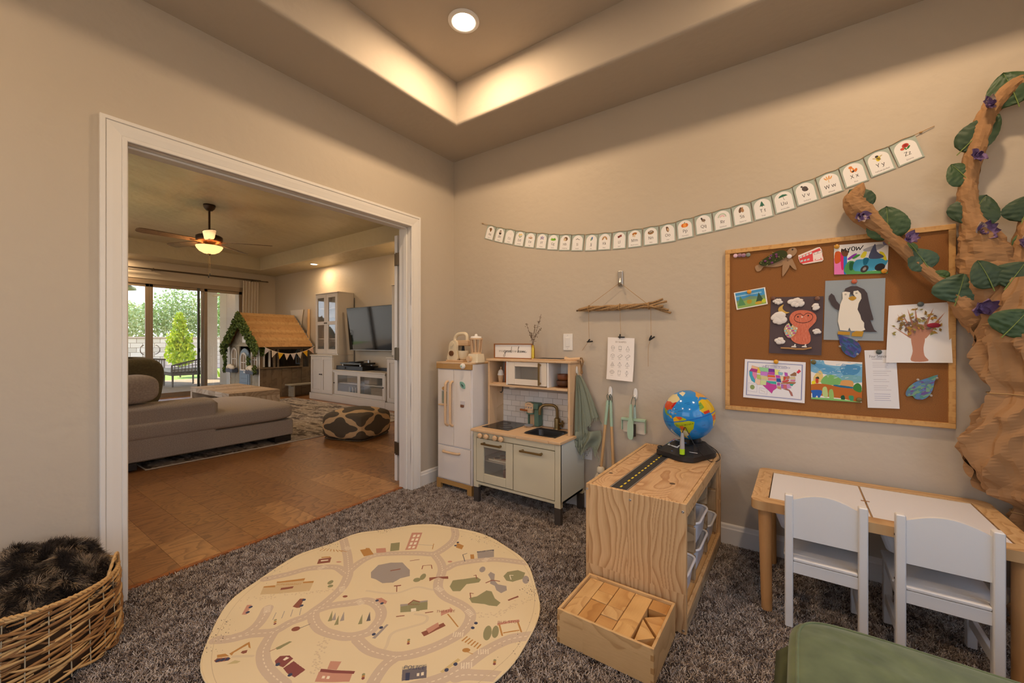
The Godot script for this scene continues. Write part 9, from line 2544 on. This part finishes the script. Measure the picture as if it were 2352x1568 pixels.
# ---- round play mat: the print is traced from two crops of the photograph onto the floor ----
const RC := Vector2(0.952, 1.431)
const RR := 0.683
const K1 := [460.0, 1190.0, 4.1475]
const K2 := [840.0, 1190.0, 4.148]
func onmat(zm: Array, x: float, y: float) -> Vector2:
	var p := zp(zm, x, y)
	var w := ony(p.x, p.y, 0.004)
	return (Vector2(w.x, w.z) - RC) / (RR * 2.0) + Vector2(0.5, 0.5)
func mpts(zm: Array, a: Array) -> Array:
	var q := []
	for k in range(0, a.size(), 2): q.append(onmat(zm, a[k], a[k + 1]))
	return q
func build_mat() -> void:
	var n := 1536
	var c := canvas(n, n, [226, 208, 170])
	c.frame(0, 0, n, n)
	var rd := Color8(204, 184, 160)
	var ds := Color8(230, 216, 190)
	var roads := [
		mpts(K1, [130, 1165, 300, 1150, 480, 1105, 700, 1082, 860, 1000, 1000, 945, 1100, 880, 1200, 810, 1330, 690, 1390, 600, 1412, 520, 1405, 380, 1385, 290, 1360, 200]),
		mpts(K1, [300, 1145, 420, 1105, 520, 1040, 590, 960, 640, 870]),
		mpts(K1, [600, 590, 800, 545, 1000, 495, 1150, 480, 1300, 480, 1390, 540]),
		mpts(K1, [1412, 520, 1480, 460, 1576, 400]) + mpts(K2, [100, 360, 250, 345, 500, 345, 650, 345, 750, 290, 830, 220, 855, 160, 845, 100]),
		mpts(K2, [650, 345, 710, 420, 730, 490, 715, 560, 692, 620, 695, 690, 760, 760, 880, 820, 970, 880, 1000, 940, 960, 1040, 870, 1130, 700, 1215, 500, 1285, 300, 1325, 100, 1290, 0, 1240]) + mpts(K1, [1500, 1170]),
		mpts(K2, [730, 500, 780, 480, 850, 445, 1000, 415, 1200, 405, 1350, 415, 1560, 440]),
		mpts(K1, [700, 1085, 640, 1180, 600, 1280, 610, 1400, 680, 1500, 800, 1600]),
		mpts(K2, [1640, 1120, 1400, 1150, 1250, 1210, 1100, 1310, 950, 1420, 800, 1500, 620, 1568, 400, 1640]),
		mpts(K2, [300, 1325, 200, 1400, 120, 1500, 60, 1600]),
		mpts(K2, [1420, 1540, 1100, 1515, 950, 1505, 860, 1520]),
	]
	var circle := smooth(mpts(K1, [1085, 905, 1090, 1000, 1180, 1090, 1380, 1140, 1560, 1110]) + mpts(K2, [70, 1060, 140, 960, 140, 880, 80, 820, 0, 795]) + mpts(K1, [1500, 805, 1300, 830, 1150, 870]), 6, true)
	for path in [mpts(K2, [0, 700, 150, 720, 300, 720, 480, 665, 600, 685, 660, 695]), mpts(K2, [460, 920, 580, 940, 560, 1000, 400, 1050, 250, 1110, 200, 1220, 170, 1270]), mpts(K1, [300, 1330, 500, 1330])]: c.line(smooth(path, 6), 0.009, Color8(216, 198, 166))
	for r in roads: c.line(smooth(r, 6), 0.034, rd)
	circle.append(circle[0])
	c.line(circle, 0.034, rd)
	for r in roads: c.dashes(smooth(r, 6), 0.003, 0.007, 0.009, ds)
	c.dashes(circle, 0.003, 0.007, 0.009, ds)
	var br := Color8(140, 84, 66)
	var pk := Color8(196, 144, 122)
	var oc := Color8(184, 134, 72)
	var sg := Color8(146, 142, 104)
	var gy := Color8(160, 150, 142)
	var nv := Color8(60, 66, 92)
	var dg := Color8(96, 92, 96)
	var wt := Color8(236, 224, 198)
	var mr := Color8(134, 74, 70)
	# [crop, colour, outline]
	for q in [
		[K1, Color8(206, 182, 140), [600, 668, 715, 655, 735, 610, 995, 590, 985, 615, 1080, 620, 1040, 705, 720, 735, 570, 745]], [K1, oc, [605, 660, 715, 648, 712, 668, 600, 672]], [K1, oc, [730, 612, 1000, 582, 990, 603, 728, 625]], [K1, oc, [980, 618, 1083, 610, 1075, 628, 978, 632]], [K1, br, [770, 675, 890, 660, 880, 680, 762, 697]],
		[K1, br, [1130, 400, 1250, 380, 1235, 432, 1112, 448]], [K1, oc, [1155, 378, 1240, 370, 1240, 380, 1155, 388]], [K1, wt, [1150, 412, 1220, 403, 1218, 414, 1148, 424]], [K1, oc, [1522, 310, 1612, 292, 1650, 350, 1560, 375]],
		[K2, oc, [0, 290, 35, 290, 75, 355, 0, 372]], [K2, pk, [98, 295, 190, 288, 195, 330, 102, 340]], [K2, sg, [240, 243, 325, 236, 318, 312, 232, 322]], [K2, pk, [440, 150, 540, 150, 480, 305, 375, 312]], [K2, gy, [1062, 325, 1222, 310, 1222, 380, 1068, 388]], [K2, dg, [1060, 320, 1222, 306, 1222, 318, 1060, 332]],
		[K2, gy, [50, 520, 120, 455, 240, 430, 350, 430, 420, 500, 420, 560, 330, 580, 260, 620, 160, 628, 100, 590, 50, 575]],
		[K2, sg, [800, 660, 830, 605, 950, 590, 1060, 572, 1098, 595, 1080, 620, 960, 640, 900, 705, 830, 705]], [K2, sg, [985, 770, 1060, 750, 1150, 690, 1200, 700, 1230, 770, 1285, 815, 1250, 850, 1180, 840, 1130, 825, 1010, 815]], [K2, sg, [1312, 560, 1350, 520, 1450, 505, 1520, 530, 1500, 580, 1400, 610, 1340, 600]],
		[K2, gy, [1165, 550, 1190, 525, 1230, 545, 1225, 600, 1260, 635, 1340, 650, 1345, 690, 1290, 718, 1245, 690, 1230, 650, 1185, 630, 1190, 590]],
		[K2, sg, [330, 850, 400, 838, 405, 900, 330, 908]], [K2, sg, [510, 800, 590, 795, 588, 875, 512, 885]], [K2, sg, [400, 830, 455, 785, 515, 805, 512, 890, 405, 900]], [K2, gy, [330, 828, 402, 820, 400, 838, 328, 850]], [K2, gy, [508, 798, 590, 788, 590, 800, 510, 812]], [K2, br, [400, 822, 455, 780, 520, 800, 515, 808, 455, 790, 405, 832]], [K2, wt, [430, 870, 480, 862, 480, 892, 432, 898]],
		[K2, br, [528, 1092, 740, 1005, 762, 1035, 555, 1130]], [K2, pk, [575, 1060, 690, 1000, 700, 1040, 600, 1100]],
		[K2, pk, [1252, 1010, 1462, 980, 1465, 1000, 1255, 1030]], [K2, pk, [715, 895, 805, 872, 800, 855, 832, 885, 810, 915, 808, 900, 735, 930, 718, 940]], [K2, br, [605, 575, 785, 565, 787, 590, 735, 588, 690, 575, 650, 590, 607, 612]],
		[K2, Color8(110, 104, 108), [350, 1440, 582, 1410, 578, 1530, 342, 1570]], [K2, Color8(190, 176, 146), [346, 1430, 580, 1396, 580, 1416, 346, 1462]], [K2, nv, [380, 1490, 422, 1484, 415, 1560, 378, 1565]], [K2, wt, [488, 1488, 512, 1484, 510, 1514, 486, 1518]], [K2, wt, [528, 1478, 554, 1474, 552, 1506, 526, 1510]],
		[K1, mr, [710, 1375, 760, 1330, 850, 1322, 885, 1350, 790, 1432, 720, 1410]], [K1, mr, [790, 1440, 890, 1372, 1002, 1455, 900, 1528, 830, 1490]], [K1, wt, [785, 1365, 820, 1335, 850, 1345, 805, 1370]],
		[K1, pk, [1130, 1475, 1450, 1490, 1420, 1568, 1090, 1568]], [K1, mr, [1150, 1448, 1475, 1470, 1462, 1496, 1138, 1476]], [K1, pk, [1240, 1375, 1345, 1375, 1300, 1455, 1210, 1450]], [K1, wt, [1165, 1512, 1190, 1512, 1182, 1535, 1155, 1535]], [K1, wt, [1210, 1512, 1236, 1512, 1228, 1538, 1200, 1538]],
		[K1, oc, [160, 1310, 240, 1298, 275, 1325, 160, 1340]], [K1, br, [130, 1370, 160, 1345, 270, 1335, 290, 1350, 270, 1368, 150, 1388]], [K1, oc, [275, 1300, 440, 1195, 470, 1180, 480, 1250, 460, 1240, 455, 1210, 320, 1290, 300, 1320]], [K1, br, [385, 1295, 400, 1275, 450, 1265, 440, 1295, 410, 1305]], [K1, Color8(196, 180, 132), [250, 1408, 330, 1368, 385, 1380, 350, 1400]],
		[K1, pk, [395, 925, 445, 840, 490, 838, 440, 925]], [K1, br, [880, 850, 950, 780, 990, 778, 950, 860, 920, 862]], [K2, pk, [95, 775, 150, 765, 205, 800, 190, 828, 130, 812]], [K2, gy, [60, 1150, 200, 1025, 218, 1030, 90, 1155]], [K2, oc, [870, 235, 935, 260, 915, 298, 860, 280]], [K2, oc, [995, 350, 1030, 348, 1035, 390, 1000, 392]], [K2, Color8(206, 182, 130), [708, 1470, 880, 1352, 902, 1372, 735, 1484]], [K2, br, [1352, 785, 1450, 738, 1458, 752, 1362, 795]],
		[K1, sg, [720, 1250, 850, 1186, 875, 1190, 760, 1262, 728, 1270]]]: c.poly(mpts(q[0], q[2]), q[1])
	for q in [[K1, 1258, 890, 1235, 990, sg], [K1, 1288, 905, 1270, 980, gy], [K1, 1320, 930, 1295, 1025, sg], [K1, 1370, 895, 1350, 985, gy], [K1, 1545, 925, 1522, 1020, sg], [K1, 1615, 900, 1602, 990, gy], [K2, 40, 905, 25, 990, dg]]:
		var a := onmat(q[0], q[1], q[2])
		var b := onmat(q[0], q[3], q[4])
		var d := (b - a).orthogonal().normalized() * 0.006
		c.poly([a, b + d, b - d], q[5])
	for q in [[K2, 545, 565, 0.010, 0.020, sg], [K2, 488, 595, 0.013, 0.013, sg], [K2, 1112, 500, 0.011, 0.019, gy], [K2, 1525, 590, 0.012, 0.022, gy], [K2, 1160, 1095, 0.012, 0.030, sg], [K2, 1235, 1085, 0.010, 0.024, sg], [K1, 1240, 620, 0.009, 0.012, sg], [K1, 1240, 655, 0.009, 0.008, sg], [K1, 910, 1065, 0.012, 0.010, br], [K2, 958, 1275, 0.011, 0.008, oc], [K1, 1320, 425, 0.010, 0.005, pk], [K2, 803, 418, 0.009, 0.006, pk], [K1, 1380, 750, 0.008, 0.006, br]]:
		var p := onmat(q[0], q[1], q[2])
		c.ell(p.x, p.y, q[3], q[4], q[5], -0.55)
	for q in [[K1, 480, 858], [K1, 452, 905], [K1, 988, 790], [K1, 965, 842], [K1, 738, 1408], [K1, 855, 1503], [K1, 168, 1368], [K1, 212, 1360], [K1, 258, 1354], [K2, 108, 793], [K2, 155, 820], [K2, 147, 1055], [K2, 77, 1115], [K2, 878, 232], [K2, 855, 262], [K2, 770, 1457], [K2, 855, 1407], [K2, 1020, 1048], [K2, 1050, 1003]]:
		var p := onmat(q[0], q[1], q[2])
		c.ell(p.x, p.y, 0.0055, 0.0055, nv)
	for q in [[K2, [420, 415, 510, 402], br, 0.003], [K2, [535, 492, 545, 455, 625, 450, 632, 485], br, 0.003], [K2, [295, 710, 297, 650], br, 0.003], [K2, [270, 655, 330, 648], br, 0.006], [K2, [290, 950, 365, 938], br, 0.004], [K2, [565, 908, 638, 897], br, 0.004], [K2, [780, 920, 878, 1042], oc, 0.004], [K2, [1272, 1020, 1300, 1118], oc, 0.005], [K2, [1450, 1005, 1482, 1090], oc, 0.005], [K2, [1310, 1098, 1458, 1078], oc, 0.004], [K2, [945, 415, 925, 350, 965, 338], dg, 0.003], [K2, [635, 305, 648, 255], oc, 0.003], [K2, [500, 260, 645, 270], gy, 0.002], [K1, [945, 1060, 1045, 1020], dg, 0.002], [K1, [660, 1285, 720, 1258], br, 0.002], [K2, [235, 505, 325, 490], br, 0.006], [K2, [1000, 770, 995, 720, 1025, 725], br, 0.003], [K2, [1058, 590, 1050, 552, 1030, 558], br, 0.003], [K2, [1385, 590, 1372, 550, 1405, 552], wt, 0.003], [K2, [1142, 625, 1205, 600, 1275, 608], br, 0.004], [K2, [970, 1295, 1020, 1315], oc, 0.002]]: c.line(mpts(q[0], q[1]), q[3], q[2])
	# stall marks and zebra stripes
	for k in 8: c.line(mpts(K1, [1140 + k * 30 + k * k * 1.0, 312 + k * 2, 1175 + k * 24, 288 + k * 3]), 0.003, oc)
	for k in 6: c.line(mpts(K2, [915 + k * 29, 1185 + k * 15, 965 + k * 26, 1140 + k * 15]), 0.004, oc)
	for k in 4: c.line(mpts(K1, [690 + k * 85, 970 - k * 14, 722 + k * 80, 905 - k * 14]), 0.002, gy)
	for q in [[K1, 1355, 680, 0.5], [K1, 1408, 290, 0.0], [K1, 1525, 808, 0.2], [K2, 700, 685, 0.1], [K2, 990, 910, 0.3], [K2, 880, 1118, -0.6], [K2, 1120, 1285, -0.7], [K2, 960, 1420, -0.7], [K2, 1145, 405, 1.4], [K1, 1160, 482, 1.4], [K1, 640, 875, 0.5]]:
		for k in 5:
			var p: Vector2 = onmat(q[0], q[1], q[2]) + Vector2((k - 2) * 0.0065, 0).rotated(q[3])
			c.line([p + Vector2(0, -0.009).rotated(q[3]), p + Vector2(0, 0.009).rotated(q[3])], 0.003, ds)
	# windows of the pink tower, traffic lights
	for r in 4:
		for k in 2: c.poly(mpts(K2, [455 + k * 38 - r * 15, 170 + r * 35, 480 + k * 38 - r * 15, 168 + r * 35, 472 + k * 38 - r * 15, 190 + r * 35, 447 + k * 38 - r * 15, 193 + r * 35]), wt)
	for q in [[K1, 715, 990], [K2, 410, 1180], [K2, 1230, 1390], [K1, 1555, 1520]]:
		for k in 3:
			var p := onmat(q[0], q[1] - 2.0 * k, q[2] + (k - 1) * 18.0)
			c.ell(p.x, p.y, 0.004, 0.004, [sg, oc, mr][k])
	# lettering on the printed buildings
	var yaw := -0.62
	var tx := [["POLICE", K2, 465, 1432, 0.017, nv], ["THEATRE", K2, 763, 895, 0.015, br], ["BUS STOP", K2, 1360, 1003, 0.015, br], ["SUPERMARKET", K1, 845, 640, 0.013, oc], ["LIBRARY", K2, 458, 828, 0.010, br], ["POST OFFICE", K2, 1140, 320, 0.010, wt]]
	for q in tx:
		var p := onmat(q[1], q[2], q[3])
		c.text(q[0], p.x, p.y, q[4], q[5], yaw)
	# footpath of pebbles
	rng.seed = 14
	for path in [mpts(K1, [390, 800, 700, 755, 1000, 725, 1250, 690]), mpts(K1, [1180, 1180, 1130, 1320, 1080, 1480]), mpts(K2, [1050, 915, 1200, 935, 1340, 900, 1430, 820, 1620, 740])]:
		for k in 60:
			var f: float = rng.randf() * (path.size() - 1)
			var p: Vector2 = path[int(f)].lerp(path[int(f) + 1], fposmod(f, 1.0)) + Vector2(rng.randf_range(-0.012, 0.012), rng.randf_range(-0.012, 0.012))
			c.ell(p.x, p.y, 0.003, 0.0022, Color8(212, 192, 158))
	# stitched hem
	var hem := []
	for k in 121: hem.append(Vector2(0.5, 0.5) + Vector2(cos(TAU * k / 120.0), sin(TAU * k / 120.0)) * 0.484)
	c.line(hem, 0.0015, Color8(200, 180, 146))
	var t := thing("play_mat", "round cream play mat printed with a toy town on the carpet", "play mat", Vector3(RC.x, 0, RC.y))
	var f := FastNoiseLite.new()
	f.seed = 33
	f.frequency = 2.2
	var m := mb()
	m.grid(96, 40, func(u, v): return mat_pt(f, u, v))
	for k in m.v.size(): m.u[k] = (Vector2(m.v[k].x, m.v[k].z) - RC) / (RR * 2.0) + Vector2(0.5, 0.5)
	put("mat_cloth", m, mat([255, 255, 255], 0.8, 0, c.tex()), t)
	var e := []
	for k in 96: e.append(mat_pt(f, k / 96.0, 1.0) + Vector3(0, -0.002, 0))
	put("hem", mb().tube(e, 0.0035, 6, false, true), mat([228, 210, 172], 0.85), t)
func mat_pt(f: FastNoiseLite, u: float, v: float) -> Vector3:
	var an := u * TAU
	var r := RR * v * (1.0 + 0.012 * sin(an * 3.0 + 1.0) + 0.008 * sin(an * 11.0))
	var p := Vector2(cos(an), sin(an)) * r
	return Vector3(RC.x + p.x, 0.008 + 0.005 * f.get_noise_2d(p.x * 1.4, p.y * 1.4) + 0.006 * v * v * sin(an * 9.0 + 2.0 * sin(an * 2.0)) * 0.5, RC.y + p.y)

func _ready() -> void:
	setup_materials()
	build_camera_light()
	build_shell()
	build_living_shell()
	build_carpet()
	build_fan()
	build_media()
	build_lounge()
	build_curtain()
	build_yard()
	build_playhouse()
	build_fridge()
	build_mixer()
	build_kitchen()
	build_kitchen_items()
	build_towel()
	build_banner()
	build_wall_things()
	build_board()
	build_trofast()
	build_crate()
	build_globe()
	build_table()
	build_chair(2.438, 2.698, "white wooden child chair at the left half of the pine table", 0.0)
	build_chair(2.772, 3.037, "white wooden child chair beside the paper tree end of the table", 0.0)
	build_couch()
	build_basket()
	build_tree()
	build_mat()
